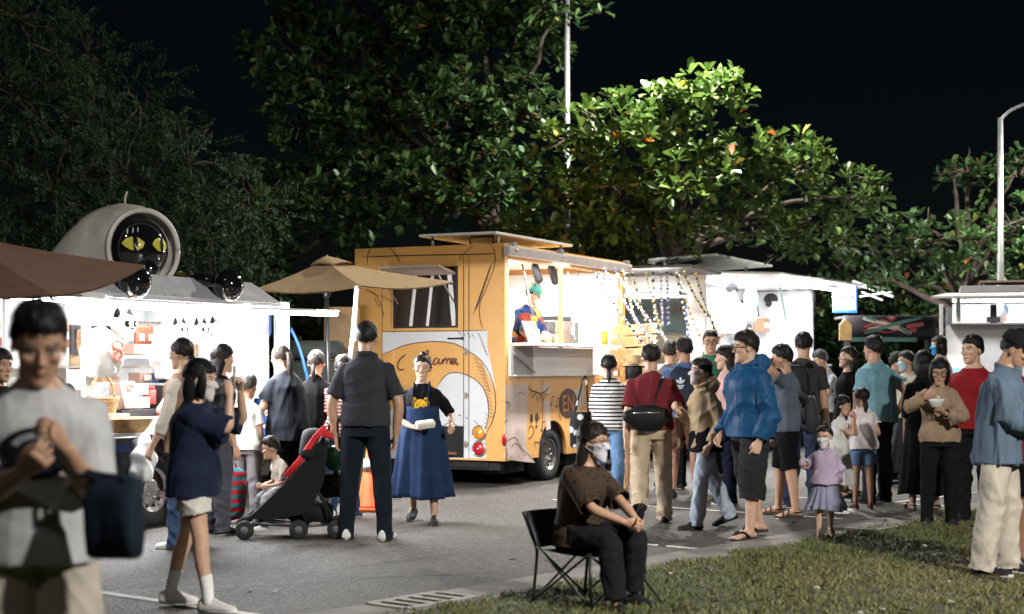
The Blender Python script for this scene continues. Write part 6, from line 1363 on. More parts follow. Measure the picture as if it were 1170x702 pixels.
light('fascia_light', 'AREA', tuple(CT.o + CT.R @ np.array([1.2, -.28, 1.93])), 94.5, (.97, .98, 1), 2.6, .06, tuple(CT.R @ np.array([0, -.8, -1]))); light('tube_glow', 'AREA', tuple(CT.o + CT.R @ np.array([2.7, -.37, 1.91])), 66.0, (.97, .98, 1), 1.2, .06, tuple(CT.R @ np.array([.7, -.5, -.8])))

# more stock: jars, cartons and pictures on the shelves
r5 = np.random.default_rng(5); pal = [('kraft carton', (.40, .26, .15)), ('salmon card', (.55, .36, .30)), ('black tin', (.015, .015, .017)), ('blue label', (.05, .16, .40)), ('cream tub', (.62, .58, .50)), ('red label', (.45, .05, .04)), ('brown jar', (.16, .08, .04)), ('green label', (.06, .22, .10))]
sh = [(120, 425, .5), (160, 432, .55), (176, 405, .6), (186, 432, .5), (200, 452, .4), (172, 452, .3), (232, 430, .5), (238, 452, .35), (85, 412, .6), (100, 452, .45), (215, 420, .6), (245, 415, .6), (178, 488, .05), (196, 484, .1), (60, 440, .5), (128, 398, .6), (225, 400, .7), (255, 455, .2)]
where = ['above the handled basket', 'behind the price card', 'under the frosted bag', 'beside the vest woman', 'low behind the vest woman', 'left of the vest woman', 'behind the long haired woman', 'low by the long haired woman', 'right of the foreground head', 'left of the handled basket', 'above the glasses woman', 'nearest the paper sack', 'on the counter edge by the tray', 'on the counter by the beige bag', 'behind the foreground man', 'beneath the large cat head', 'high under the small cat heads', 'lowest by the paper sack']
for i, (px, py, t) in enumerate(sh):
    nm, c = pal[i % 8]; q = ct(px, py, t); m = surf(nm, c, .5, 0, .12, 9); b = MB()
    if i % 3 == 2:
        n = 18; a = np.linspace(0, 2 * np.pi, n, endpoint=False); R_ = .05; h = .16; b.rings([np.stack([q[0] + np.cos(a) * r, t + np.sin(a) * r, np.full(n, q[2] + z)], 1) for z, r in ((-h / 2, R_ * .9), (-h / 2 + .01, R_), (h * .3, R_), (h * .38, R_ * .7), (h * .38, R_ * .8), (h / 2, R_ * .8), (h / 2 + .004, R_ * .7))]); o = inC('jar', m, b, '%s jar %s' % (nm.split()[0] if 'label' not in nm else nm.split()[0] + ' labelled', where[i]), 'jar', 'goods on the cat truck shelves')
    else:
        w_, h_ = r5.uniform(.12, .24), r5.uniform(.09, .2); b.box((q[0], t, q[2]), (w_, .14, h_), rotz(r5.uniform(-.3, .3))); b.box((q[0], t - .09, q[2]), (w_ * .6, .02, h_ * .5), rotz(0), mi=1); o = inC('carton', [m, white_in], b, '%s carton %s' % (nm.split()[0], where[i]), 'carton', 'goods on the cat truck shelves', .003)
for z, t in ((1.12, .55), (1.42, .62)):
    b = MB(); b.box((.6, t, z), (3.2, .28, .02)); b.build('shelf', surf('shelf board', (.45, .42, .38), .6), cat_truck)
# packets hanging on the back rail and dark kit in front of it
b = MB(); b.tube([(-2.1, 1.05, 1.86), (2.2, 1.05, 1.86)], .010, 7); inC('hanging_rail', steel, b, 'thin steel rail along the back of the cat truck', 'rail')
pk = {}
for i in range(26):
    k = ('black', 'kraft', 'silver', 'rust')[int(r5.integers(0, 4))]; c = {'black': (.02, .02, .022), 'kraft': (.34, .22, .12), 'silver': (.30, .31, .33), 'rust': (.36, .10, .05)}[k]; x = -2.0 + i * .165 + r5.uniform(-.02, .02)
    if k not in pk:
        b = MB(); b.rings([[(math.copysign(abs(math.cos(t)) ** .5, math.cos(t)) * .06, math.sin(t) * d, z) for t in np.linspace(0, 6.283, 20, endpoint=False)] for z, d in ((-.24, .004), (-.22, .022), (-.12, .034), (-.03, .018), (-.01, .004))]); b.tube([(0, 0, -.01), (0, 0, .03)], .004, 5); b.box((0, -.036, -.13), (.06, .006, .07), mi=1); pk[k] = b.build('packet', [surf('packet ' + k, c, .35, .2 if k == 'silver' else 0, .15, 20, .3, 30), white_in], None)
        o = pk[k]
    else: o = pk[k].copy(); PENDING.append(o)
    o.location = tuple(CT.o + CT.R @ np.array([x, 1.02, 1.84])); o.rotation_euler = (0, 0, CT.ang + r5.uniform(-.25, .25)); tag(o, '%s packet hanging on the steel rail of the cat truck' % k, 'packet', '%s packets on the rail' % k)
q = ct(188, 445, .35); b = MB(); b.box((q[0], .35, 1.08), (.30, .26, .34)); b.box((q[0], .215, 1.10), (.22, .012, .16), mi=1); b.ell((q[0] + .09, .21, .96), (.018, .01, .018), 8, 6, 1); inC('oven', [blackp, steel], b, 'black countertop oven beside the vest woman', 'oven', None, .01)
q = ct(72, 470, .3); b = MB(); b.tube([(q[0], .3, .87), (q[0], .3, 1.12)], [.13, .135], 22, caps=True); b.tube([(q[0] - .15, .3, 1.06), (q[0] - .2, .3, 1.08)], .015, 6); inC('stock_pot', steel, b, 'steel stock pot on the counter beside the foreground man', 'stock pot')
q = ct(236, 470, .2); b = MB(); b.tube([(q[0], .2, .87), (q[0], .2, 1.05)], [.09, .10], 20, caps=True); inC('stock_pot', surf('dark enamel', (.03, .03, .035), .3), b, 'dark enamel pot behind the long haired woman', 'stock pot')
q = ct(110, 372, .5); b = MB(); b.box((q[0], .55, 1.66), (.55, .03, .26)); b.box((q[0] - .12, .53, 1.66), (.2, .012, .18), mi=1); b.box((q[0] + .12, .53, 1.68), (.16, .012, .12), mi=2); inC('menu_sign', [surf('menu charcoal', (.03, .03, .032), .5), surf('dish photo', (.30, .16, .07), .5, 0, .7, 30), surf('menu cream', (.5, .46, .38), .6, 0, .4, 60)], b, 'charcoal menu panel with dish photos above the plastic bag', 'menu panel', None, .003)
q = ct(270, 380, .6); b = MB(); b.box((q[0], .62, 1.64), (.42, .03, .3)); b.box((q[0], .60, 1.64), (.34, .012, .2), mi=1); inC('menu_sign', [blackp, surf('dish photo', (.30, .16, .07), .5, 0, .7, 30)], b, 'black framed dish photo near the white end panels', 'menu panel', None, .003)
# ================================================================ umbrellas
def canopy(c, corners, apex, th=.012, belly=.05):
    """square canopy: corners (k x 3) round an apex, panels sagging slightly; returns outer skin with thickness"""
    k = len(corners); b = MB(); N = 8; V, F = [], []
    for i in range(k):
        a_, b_ = np.array(corners[i], float), np.array(corners[(i + 1) % k], float); ap = np.array(apex, float); idx = {}
        for u in range(N + 1):
            for v in range(N + 1 - 0):
                t = u / N; w = v / N; p = ap + (a_ + (b_ - a_) * w - ap) * t; sag = belly * math.sin(w * math.pi) * t + .35 * belly * math.sin(t * math.pi); p[2] -= sag
                idx[(u, v)] = len(V); V.append(p)
        for u in range(N):
            for v in range(N): F.append((idx[(u, v)], idx[(u + 1, v)], idx[(u + 1, v + 1)], idx[(u, v + 1)]))
    V = np.array(V); n = len(V); b.add(np.r_[V, V - [0, 0, th]], F + [tuple(j + n for j in q[::-1]) for q in F], 0, False); return b
def parasol(name, label, base, apex, corners, mat, pole_top=None, pole=True, vent=True):
    e = empty(name, base, 0, label, 'parasol'); B = np.array(base, float); ap = np.array(apex, float) - B; cs = [np.array(q, float) - B for q in corners]
    cb = canopy(None, cs, ap).build('canopy', mat, e)
    if vent:
        b = canopy(None, [ap + (q - ap) * .22 + np.array([0, 0, .012]) for q in cs], ap + np.array([0, 0, .045]), belly=-.02); b.build('vent_cap', mat, e)
    pm = surf('black pole', (.02, .02, .021), .4, .4); b = MB(); b.tube([(0, 0, .03), (ap[0], ap[1], ap[2] + .05)], .024, 12); b.ell((ap[0] * .86, ap[1] * .86, ap[2] * .86), (.045, .045, .06), 12, 8); b.build('pole', pm, e)
    b = MB(); b.rings([[(math.cos(t) * r, math.sin(t) * r, z) for t in np.linspace(0, 6.28, 24, endpoint=False)] for r, z in ((.27, 0), (.28, .03), (.25, .055), (.06, .07), (.05, .25))]); b.build('base', blackp, e)
    hub = ap * .86
    for q in cs:
        b = MB(); b.tube([ap - [0, 0, .04], q - [0, 0, .03]], .009, 6); b.tube([hub, ap + (q - ap) * .5 - [0, 0, .03]], .008, 6); b.build('rib', pm, e)
    return e
canvas_b = fabric('beige canvas', srgb(198, 168, 130), var=.10); canvas_d = fabric('brown canvas', srgb(114, 88, 74), var=.10)
ap = P(372, 297, 16.6); parasol('parasol', 'beige parasol with vented top beside the orange truck', (P(378, 400, 16.5).x, 16.5, 0), ap, [P(289, 331, 16.0), P(412, 326.5, 15.45), P(519, 322, 16.9), P(392, 318, 17.8)], canvas_b)
tip = P(166, 303, 12.0); ap2 = P(-45, 268, 11.6); parasol('parasol', 'large brown parasol reaching in from the left edge', (ap2[0], 11.6, 0), ap2, [tip, P(62, 338, 10.7), P(-330, 330, 10.8), P(-120, 300, 13.0)], canvas_d, vent=False)
b = MB(); b.tube([P(408, 328, 15.5), P(404, 380, 15.6), P(392, 470, 15.8)], .024, 10, caps=True); o = b.build('prop_pole', surf('white pole', (.62, .60, .58), .4, 0, .05), None); tag(o, 'white leaning pole propping the front edge of the beige parasol', 'pole')
# dark covered goods and hose between the stalls
b = MB(); c = np.array(P(372, 420, 17.6)); b.box((c[0], 17.7, .75), (.95, .5, 1.5)); b.box((c[0] - .1, 17.6, 1.62), (.6, .4, .2)); o = b.build('covered_cart', fabric('dark tarpaulin', (.03, .035, .03), rough=.6), None, .06); tag(o, 'cart under a dark tarpaulin behind the beige parasol pole', 'covered cart')
b = MB(); b.tube(spline([tuple(P(332, 375, 16.8)), tuple(P(341, 395, 16.8)), tuple(P(348, 420, 16.8)), tuple(P(352, 450, 16.8)), (P(352, 450, 16.8).x, 16.7, .02)], 30), .018, 8); o = b.build('hose', surf('blue hose', (.03, .14, .4), .4), None); tag(o, 'blue hose hanging beside the dark covered cart', 'hose')
b = MB(); q = np.array(P(390, 400, 18.6)); b.box((q[0], 18.65, 1.62), (.42, .04, 1.05)); b.box((q[0], 18.66, .55), (.40, .03, 1.1)); o = b.build('folding_screen', surf('ochre board', (.40, .24, .10), .6, 0, .1, 3, dirt=.3), None, .004); tag(o, 'ochre board standing just left of the orange truck', 'board')

# ================================================================ white truck with the bead garlands
WT = Frame((2.95, 23.5)); wtk = empty('food_truck', tuple(WT.o), WT.ang, 'brilliantly lit white food truck with bead garlands and raised awnings', 'food truck')
b = MB(); L3 = 5.85
b.box((L3 / 2, .025, .88), (L3, .05, 1.15)); b.box((L3 / 2, 2.0, 1.6), (L3, .05, 2.55)); b.box((L3 / 2, 1.0, 2.89), (L3, 2.02, .05)); b.box((L3 / 2, 1.0, 1.05), (L3 - .1, 1.9, .04)); b.box((L3 - .025, 1.0, 1.6), (.05, 1.93, 2.5))
b.box((.025, .18, 1.6), (.05, .30, 2.5)); b.box((.025, 1.85, 1.6), (.05, .25, 2.5)); b.box((.025, 1.03, .9), (.05, 1.4, 1.15)); b.box((.025, 1.03, 2.72), (.05, 1.4, .28)); b.box((L3 - .06, .03, 2.1), (.1, .06, 1.4)); b.build('body', whitep, wtk, .006)
b = MB(); b.box((.02, 1.03, 2.02), (.03, 1.38, 1.08)); b.build('rear_window', surf('dark tinted glass', (.012, .03, .035), .08, 0, coat=.8), wtk)
b = MB(); b.box((-.62, .85, 2.86), (1.35, 2.1, .04), roty(.03)); hat2 = b.build('rear_hatch', surf('grey awning sheet', (.16, .155, .15), .55, .2, .1, 3, dirt=.4), wtk, .004)
b = MB(); b.box((2.0, .7, 3.14), (2.9, 1.3, .035), rotx(-.04)); b.build('roof_panel', whitep, wtk, .004)
for x in (.9, 3.1):
    b = MB(); b.tube([(x, .4, 2.9), (x, .4, 3.13)], .02, 7); b.build('panel_leg', galv, wtk)
b = MB(); b.prism([(.1, .0, 2.86), (5.9, .0, 2.90), (6.2, -1.25, 2.86), (.3, -1.05, 2.82)], (0, 0, .03)); b.build('awning', whitep, wtk, .004)
b = MB(); b.box((L3 / 2, 1.2, 2.0), (L3 - .2, .02, 1.7)); b.build('interior_lining', lin, wtk)
b = MB(); b.box((2.9, -.18, 1.47), (5.6, .40, .035)); b.build('counter', whitep, wtk, .005)
b = MB(); b.box((2.9, 1.0, .25), (5.2, 1.4, .14)); b.build('chassis', under, wtk)
for x in (1.2, 4.8): wheel(wtk, (x, .14, .34), .34, .2, -1)
for i, (x, z0, z1) in enumerate(((1.9, 1.55, 2.8), (3.4, 1.55, 2.8))):
    b = MB(); b.tube([(x, -.2, z0 + .7), (x + .25, -.02, z1)], .014, 7); b.build('gas_strut', surf('teal strut', (.05, .16, .16), .4), wtk)
for i, (px, py, w, h) in enumerate(((905, 350, .5, .8), (925, 345, .3, .9), (858, 345, .35, .7))):
    q = WT.y0(px, py, .5 + .1 * i); b = bagmesh((q[0], .5 + .1 * i, q[2]), w, h, 40 + i, .1); o = b.build('hanging_bag', surf('frosted white', (.7, .7, .69), .35, 0, .06, 3, .4, 10), None); place(o, WT, ['wide white supply bag hanging in the white truck', 'tall white supply bag nearest the blue edged banner', 'small white bag beside the stall cook'][i], 'supply bag', 'bags hanging in the white truck')
q = WT.y0(882, 346, .8); e = empty('plush_head', tuple(WT.o + WT.R @ np.array([q[0], .8, q[2]])), WT.ang, 'white plush head with black cap and headphones in the white truck', 'plush toy'); b = MB(); b.ell((0, 0, -.02), (.17, .14, .16), 18, 12); b.build('head', wf, e); b = MB(); b.ell((0, .0, .06), (.175, .15, .12), 18, 12); b.build('cap', fabric('charcoal plush', (.05, .05, .055)), e)
for sg in (-1, 1):
    b = MB(); b.ell((sg * .2, 0, -.02), (.05, .06, .07), 10, 8); b.build('headphone', blackp, e)
b = MB(); b.ell((0, -.13, -.04), (.05, .03, .03), 10, 8); b.build('muzzle', bf, e)
fl(WT, 'glowing tube hanging before the dark rear window of the white truck', (-.35, .35, 2.52), (-.35, 1.35, 2.52)); fl(WT, 'lit tube along the ceiling of the white truck', (.6, .7, 2.84), (3.0, .7, 2.84)); fl(WT, 'lit tube under the outer awning of the white truck', (2.2, -.7, 2.76), (4.8, -.75, 2.78))
light('white_truck_light', 'AREA', tuple(WT.o + WT.R @ np.array([1.8, .5, 2.82])), 34.0, (.96, .98, 1), 2.6, .8, (0, 0, -1)); light('white_truck_light', 'AREA', tuple(WT.o + WT.R @ np.array([4.4, .4, 2.82])), 34.0, (.96, .98, 1), 2.6, .8, (0, 0, -1))
light('awning_light', 'AREA', tuple(WT.o + WT.R @ np.array([3.3, -.7, 2.72])), 65.0, (.96, .98, 1), 4.0, .3, tuple(WT.R @ np.array([0, -.6, -1]))); light('window_tube_glow', 'AREA', tuple(WT.o + WT.R @ np.array([-.40, .85, 2.50])), 30.0, (.85, .95, 1), .9, .1, tuple(WT.R @ np.array([-.6, 0, -1])))
for i, (px, py, t, w, h, c) in enumerate(((870, 372, .9, .35, .25, (.35, .2, .12)), (850, 378, .6, .25, .22, (.1, .1, .11)), (900, 380, .7, .3, .2, (.5, .2, .12)), (918, 376, .5, .22, .3, (.3, .32, .34)), (890, 326, 1.1, .5, .18, (.3, .33, .36)), (925, 330, 1.0, .3, .25, (.25, .27, .3)))):
    q = WT.y0(px, py, t); b = MB(); b.box((q[0], t, q[2]), (w, .2, h)); b.box((q[0], t - .105, q[2]), (w * .7, .012, h * .4), mi=1); o = b.build('stock_box', [surf('stock %d' % i, c, .55, 0, .1, 6), white_in], None, .006); place(o, WT, ['brown stock box under the white plush head', 'black stock box beside the stall cook', 'rust red stock box at the counter of the white truck', 'tall grey stock box nearest the white truck end', 'long grey box on the high shelf of the white truck', 'square grey box on the high shelf by the blue edged banner'][i], 'box', 'stock boxes in the white truck')
# blue edged banner
q0, q1 = np.array(P(950, 324, 27.3)), np.array(P(982, 357, 27.0)); e = empty('banner', (q0[0], 27.2, q1[2]), 0, 'white hanging banner with blue border and red characters', 'banner'); w, h = q1[0] - q0[0], q0[2] - q1[2]
b = MB(); b.box((w / 2, 0, h / 2), (w, .012, h)); b.build('cloth', white_in, e); b = MB(); b.box((w / 2, -.008, .025), (w, .004, .05)); b.box((w / 2, -.008, h - .012), (w, .004, .024)); b.box((w - .012, -.0085, h / 2), (.02, .004, h - .08)); b.build('border', surf('banner blue', (.03, .16, .55), .6), e)
redink = surf('banner red', (.6, .06, .05), .6)
for i, ch in enumerate(('小', '吃', '店')): text_obj('lettering', ch, .14, M4((w * (.22 + .28 * i), -.009, h * .52), (1, 0, 0), (0, 0, 1)), redink, e)
b = MB(); b.tube([P(975, 322, 27.4), P(1020, 339, 26.8)], .03, 8, caps=True); b.tube([P(985, 334, 27.2), P(1008, 343, 26.9)], .016, 6, caps=True); b.tube([P(983, 339, 27.2), P(1019, 334, 26.8)], .016, 6, caps=True); o = b.build('awning_arm', whitep, None); tag(o, 'white folding awning arm poking out beside the blue edged banner', 'awning arm')
# bead garlands
r_ = np.random.default_rng(21); cols = {'pearl': (.72, .70, .66), 'purple': (.20, .17, .42), 'black': (.02, .02, .022), 'gold': (.52, .36, .07), 'silver': (.45, .45, .47), 'blue': (.04, .12, .5)}
gar = [((678, 309), (742, 400), 'black', 'pearl', 19.5), ((690, 306), (752, 398), 'pearl', 'purple', 19.7), ((702, 309), (770, 398), 'purple', 'pearl', 20.0), ((712, 309), (728, 372), 'pearl', 'gold', 20.3), ((722, 311), (748, 395), 'gold', 'black', 21.2), ((738, 312), (762, 396), 'gold', 'silver', 21.3), ((746, 312), (750, 390), 'black', 'pearl', 21.3),
       ((755, 312), (757, 372), 'purple', 'silver', 21.4), ((762, 312), (764, 372), 'black', 'purple', 21.4), ((773, 312), (786, 372), 'pearl', 'black', 21.4), ((774, 312), (800, 385), 'gold', 'pearl', 21.5), ((782, 312), (810, 362), 'gold', 'black', 21.5), ((795, 314), (822, 388), 'gold', 'black', 21.6), ((784, 350), (788, 396), 'blue', 'pearl', 21.5), ((683, 312), (706, 314), 'black', 'silver', 19.4)]
for i, (a, c, m1, m2, Y) in enumerate(gar):
    p, q = np.array(P(*a, Y)), np.array(P(*c, Y + .2)); n = int(np.linalg.norm(q - p) / .042); b = MB(); t = np.linspace(0, 1, n); pts = p + (q - p) * t[:, None]; pts[:, 2] -= np.sin(t * math.pi) * .06; b.tube(pts, .004, 4, 2)
    for k in range(n):
        pp = pts[k] + r_.normal(0, .004, 3); s_ = .019 * r_.uniform(.8, 1.25); b.ell(pp, (s_, s_, s_), 8, 6, k % 2)
    ms = [surf('bead ' + m, cols[m], .2, .3 if m in ('gold', 'silver') else 0, .1, 30, coat=.6) for m in (m1, m2)] + [blackp]; o = b.build('bead_garland', ms, None)
    tag(o, '%s and %s bead garland, %s' % (m1, m2, ['at the end post of the orange truck', 'slanting over the menu planks', 'crossing the gap between the two trucks', 'short, above the menu planks', 'slanting over the dark rear window at its left', 'slanting across the middle of the dark window', 'hanging straight at the left of the glowing tube', 'hanging straight before the glowing tube', 'hanging straight right of the purple silver strand', 'falling at the right of the dark window', 'longest strand right of the dark window', 'short strand ending beside the window edge', 'rightmost, slanting toward the stall cook', 'short, low beside the white counter', 'looped along the orange truck rail'][i]), 'bead garland', 'bead garlands between the two trucks')

# ================================================================ stall with the painted roll, and the right truck
pa = empty('painted_stall', (P(1050, 400, 26).x, 26, 0), 0, 'dark stall with rolled awning painted with crossed red and teal bones', 'stall'); X0 = P(1050, 400, 26).x; lx = lambda px: (px - CXP) * 26 / FPX - X0; lz = lambda py: CAMH - (py - HYP) * 26 / FPX
dk = fabric('dark navy canvas', (.018, .015, .017), rough=.75); z0 = lz(374); R0 = .19
b = MB(); b.tube([(lx(964), 0, z0), (lx(990), 0, z0), (lx(1066), 0, z0 - .02)], [R0 * 1.02, R0, R0], 26, caps=False); ro = b.build('rolled_awning', dk, pa)
b = MB(); b.tube([(lx(1067), .05, lz(369)), (lx(1132), .05, lz(370))], .135, 22); b.build('rolled_awning', surf('grainy brown roll', (.055, .040, .042), .8, 0, .5, 40, .6, 60), pa)
def cyl(px, py): z = lz(py); d = max(-.98, min(.98, (z - z0) / R0)); return np.array([lx(px), -R0 * math.sqrt(1 - d * d) - .004, z])
cm = [surf('bone cream', (.26, .23, .18), .7, 0, .1, 8), surf('bone red', (.17, .018, .017), .7, 0, .1, 8), surf('bone teal', (.03, .085, .07), .7, 0, .1, 8)]; b = MB()
def band(pts, w, mi):
    p = np.array([cyl(*q) for q in spline(pts, 20)]); nn = np.array([unit((0, q[1], q[2] - z0)) for q in p]); T = np.gradient(p, axis=0); S = np.cross(T, nn); S /= np.linalg.norm(S, axis=1)[:, None]; V = np.r_[p + S * w / 2, p - S * w / 2] + np.tile(nn, (2, 1)) * (.003 + .002 * mi); k = len(p); b.add(V, [(i, i + 1, k + i + 1, k + i) for i in range(k - 1)], mi)
for L, w, m in (([(984, 364), (1000, 369), (1020, 374), (1038, 382)], .07, 0), ([(985, 381), (1002, 376), (1022, 370), (1050, 364)], .06, 2), ([(987, 364), (998, 367)], .05, 2), ([(984, 374), (996, 371), (1008, 373)], .04, 1), ([(1004, 366), (1012, 369), (1022, 372), (1030, 368)], .04, 1), ([(1012, 363), (1016, 366), (1021, 363)], .05, 1), ([(1014, 362), (1016, 364), (1019, 362)], .03, 0), ([(1032, 374), (1042, 372), (1052, 371)], .06, 1), ([(1036, 377), (1044, 378)], .07, 1), ([(1037, 374), (1048, 373)], .02, 0), ([(1024, 374), (1034, 380), (1036, 383)], .04, 2), ([(982, 378), (996, 378), (1010, 380), (1022, 378)], .03, 1), ([(988, 376), (1004, 374), (1020, 377)], .025, 0)): band(L, w, m)
b.build('painted_bones', cm, ro)
b = MB(); b.box(((lx(972) + lx(1046)) / 2, -.05, lz(388)), (lx(1046) - lx(972), .1, .08)); b.build('ledge', surf('teal ledge', (.03, .09, .08), .6, 0, .1, 4, dirt=.3), pa, .004)
b = MB(); b.box(((lx(968) + lx(1130)) / 2, .6, .5), (lx(1130) - lx(968), 1.0, 1.0)); b.build('cabinet', surf('dark cabinet', (.03, .026, .026), .7, 0, .2, 4), pa, .01)
b = MB(); b.box(((lx(968) + lx(1140)) / 2, .5, lz(362)), (lx(1140) - lx(968), 1.1, .04)); b.box(((lx(1060) + lx(1140)) / 2, -.1, lz(379)), (lx(1140) - lx(1060), .06, .09)); b.build('roof', surf('dark roof', (.04, .035, .035), .7, 0, .2, 4), pa, .006)
for px in (970, 1060, 1128):
    b = MB(); b.box((lx(px), .04, 1.0), (.06, .06, 2.0)); b.build('post', surf('dark post', (.045, .035, .03), .7), pa, .004)
hx = np.array(P(967, 378, 25.6)); b = MB(); b.prism([(hx[0] - .11, 25.6, hx[2] - .16), (hx[0] + .09, 25.6, hx[2] - .16), (hx[0] + .09, 25.6, hx[2] + .10), (hx[0] - .01, 25.6, hx[2] + .20), (hx[0] - .11, 25.6, hx[2] + .10)], (0, .05, 0)); o = b.build('house_sign', surf('ochre sign', (.25, .15, .05), .6, 0, .2, 10), None, .004); tag(o, 'small ochre house shaped sign left of the painted roll', 'sign')
b = MB(); b.box((hx[0], 25.64, hx[2] / 2 - .1), (.04, .04, hx[2] - .15)); o2 = b.build('sign_post', surf('dark post', (.045, .035, .03), .7), o)
RTF = Frame((P(1066, 400, 24).x, 24), rad(-15.2)); RT = empty('food_truck', tuple(RTF.o), RTF.ang, 'white food truck with grey awning at the right edge', 'food truck'); rx = lambda px: RTF.y0(px, 400)[0]; rz = lambda py: CAMH - (py - HYP) * 23.8 / FPX
b = MB(); xe = rx(1290); b.box((xe / 2 + .1, .025, (rz(490) + rz(372)) / 2), (xe - .2, .05, rz(372) - rz(490))); b.box((xe / 2 + .1, 1.6, 1.4), (xe - .2, .05, 2.0)); b.box((.125, .8, 1.4), (.05, 1.5, 2.0)); b.box((xe / 2 + .1, .8, .82), (xe - .3, 1.5, .04)); b.box((rx(1095), .02, rz(352)), (.07, .04, rz(340) - rz(372))); b.build('body', surf('pale grey paint', (.45, .44, .44), .4, 0, .08, 3, .05, 20, dirt=.3), RT, .006)
b = MB(); b.box((xe / 2 + .15, .75, rz(331)), (xe - .5, 1.7, rz(328) - rz(336))); b.build('roof', surf('grey roof band', (.22, .215, .22), .5, .1, .1, 3, dirt=.3), RT, .01)
b = MB(); b.prism([(rx(1064), -1.0, rz(344)), (xe, -1.0, rz(344)), (xe, .0, rz(337)), (rx(1080), .0, rz(337))], (0, 0, .035)); b.build('awning', surf('pale grey awning', (.38, .37, .37), .5, .1, .1, 3, dirt=.3), RT, .005)
b = MB(); b.box((rx(1210), .7, rz(321.5)), (rx(1300) - rx(1118), 1.2, .03)); b.build('roof_panel', surf('brown board', (.20, .13, .10), .6), RT, .003)
for px in (1125, 1180):
    b = MB(); b.tube([(rx(px), .3, rz(329)), (rx(px), .3, rz(322))], .015, 6); b.build('panel_leg', galv, RT)
b = MB(); b.box((xe / 2 + .1, -.15, rz(371)), (xe - .3, .34, .03)); b.build('counter', surf('dark counter', (.05, .045, .045), .5), RT, .004)
b = MB(); b.box((xe / 2 + .1, 1.3, 1.85), (xe - .4, .02, 1.2)); b.build('interior_lining', white_in, RT)
b = MB(); b.box((xe / 2, .8, .36), (xe - .5, 1.2, .16)); b.build('chassis', under, RT)
wheel(RT, (rx(1130), .13, .33), .33, .2, -1)
q = RTF.y0(1135, 364, -.1); b = MB(); b.box((q[0], -.1, q[2] + .06), (.09, .09, .30)); b.box((q[0], -.15, q[2] - .02), (.2, .1, .08)); o = b.build('dispenser', blackp, None, .01); place(o, RTF, 'small black dispenser on the counter of the right truck', 'dispenser')
q = RTF.y0(1098, 425); b = MB(); b.box((q[0], -.012, 1.35), (.55, .02, .5)); b.box((q[0] - .1, -.026, 1.32), (.2, .012, .2), mi=1); o = b.build('menu_sheet', [white_in, surf('pale blue print', (.25, .5, .65), .6)], None); place(o, RTF, 'white menu sheet with blue picture on the right truck', 'menu sheet')
fl(RTF, 'lit tube inside the right truck at the edge', (rx(1090), .6, rz(342)), (rx(1230), .6, rz(342)))
light('right_truck_light', 'AREA', tuple(RTF.o + RTF.R @ np.array([rx(1140), .6, rz(343)])), 9.0, (.96, .98, 1), 2.2, .5, (0, 0, -1)); light('right_front_light', 'AREA', tuple(RTF.o + RTF.R @ np.array([rx(1150), -.7, rz(347)])), 30.0, (.96, .98, 1), 2.4, .1, (0, -.3, -1))
# ================================================================ things people carry
def hand_pt(p, q, off=(0, 0, 0)):
    W, M, hs = p.hands[q]; return p.world(W + M @ (np.array(off) * hs))
def loose(b, name, mats, label, cat, bevel=0, group=None):
    o = b.build(name, mats, None, bevel); return tag(o, label, cat, group)
# dark tote on the foreground man's forearm
E, Wp = man_grey.world(man_grey.J['elbL']), man_grey.world(man_grey.J['wriL']); hook = E.lerp(Wp, .55); q = np.array(P(131, 592, 4.85))
navy_bag = fabric('navy bag cloth', (.012, .020, .034), rough=.7); b = MB(); w, h, d = .19, .25, .10
e = empty('tote_bag', (q[0], q[1], q[2] - h / 2), rad(-18), 'dark navy tote bag hanging from the foreground forearm', 'tote bag')
b.rings([[(sx * ww, sy * dd, zz) for sx, sy in [(math.copysign(abs(math.cos(t)) ** .35, math.cos(t)), math.copysign(abs(math.sin(t)) ** .6, math.sin(t))) for t in np.linspace(0, 6.283, 32, endpoint=False)]] for zz, ww, dd in ((0, .075, .03), (.012, .085, .05), (.08, .09, .055), (.18, .092, .045), (.25, .088, .022))])
V = np.array(b.v); V[:, 0] += .008 * np.sin(V[:, 2] * 28); V[:, 1] += .010 * np.sin(V[:, 0] * 40 + V[:, 2] * 20); b.v = [tuple(v) for v in V]; b.build('body', navy_bag, e)
hk = Matrix.Rotation(rad(18), 3, 'Z') @ (hook - e.location)
for s in (-1, 1): b = MB(); b.tube(spline([(-.05, s * .02, .25), (hk[0] - .04, hk[1] + s * .015, hk[2] * .8 + .05), (hk[0], hk[1], hk[2] + .05), (hk[0] + .035, hk[1] + s * .01, hk[2] * .8 + .05), (.05, s * .02, .25)], 30), .007, 8); b.build('handle', navy_bag, e)
# phone of the girl
c = (hand_pt(girl, 'L', (0, .03, .08)) + hand_pt(girl, 'R', (0, .03, .08))) / 2; b = MB(); M = axes((0, -1, 0)); b.box((c.x + .005, c.y, c.z + .03), (.075, .010, .15), axes(unit((.1, -1, 0)))); loose(b, 'smartphone', surf('phone grey', (.25, .25, .27), .3), 'grey smartphone held up by the girl in navy t-shirt', 'phone', .004)
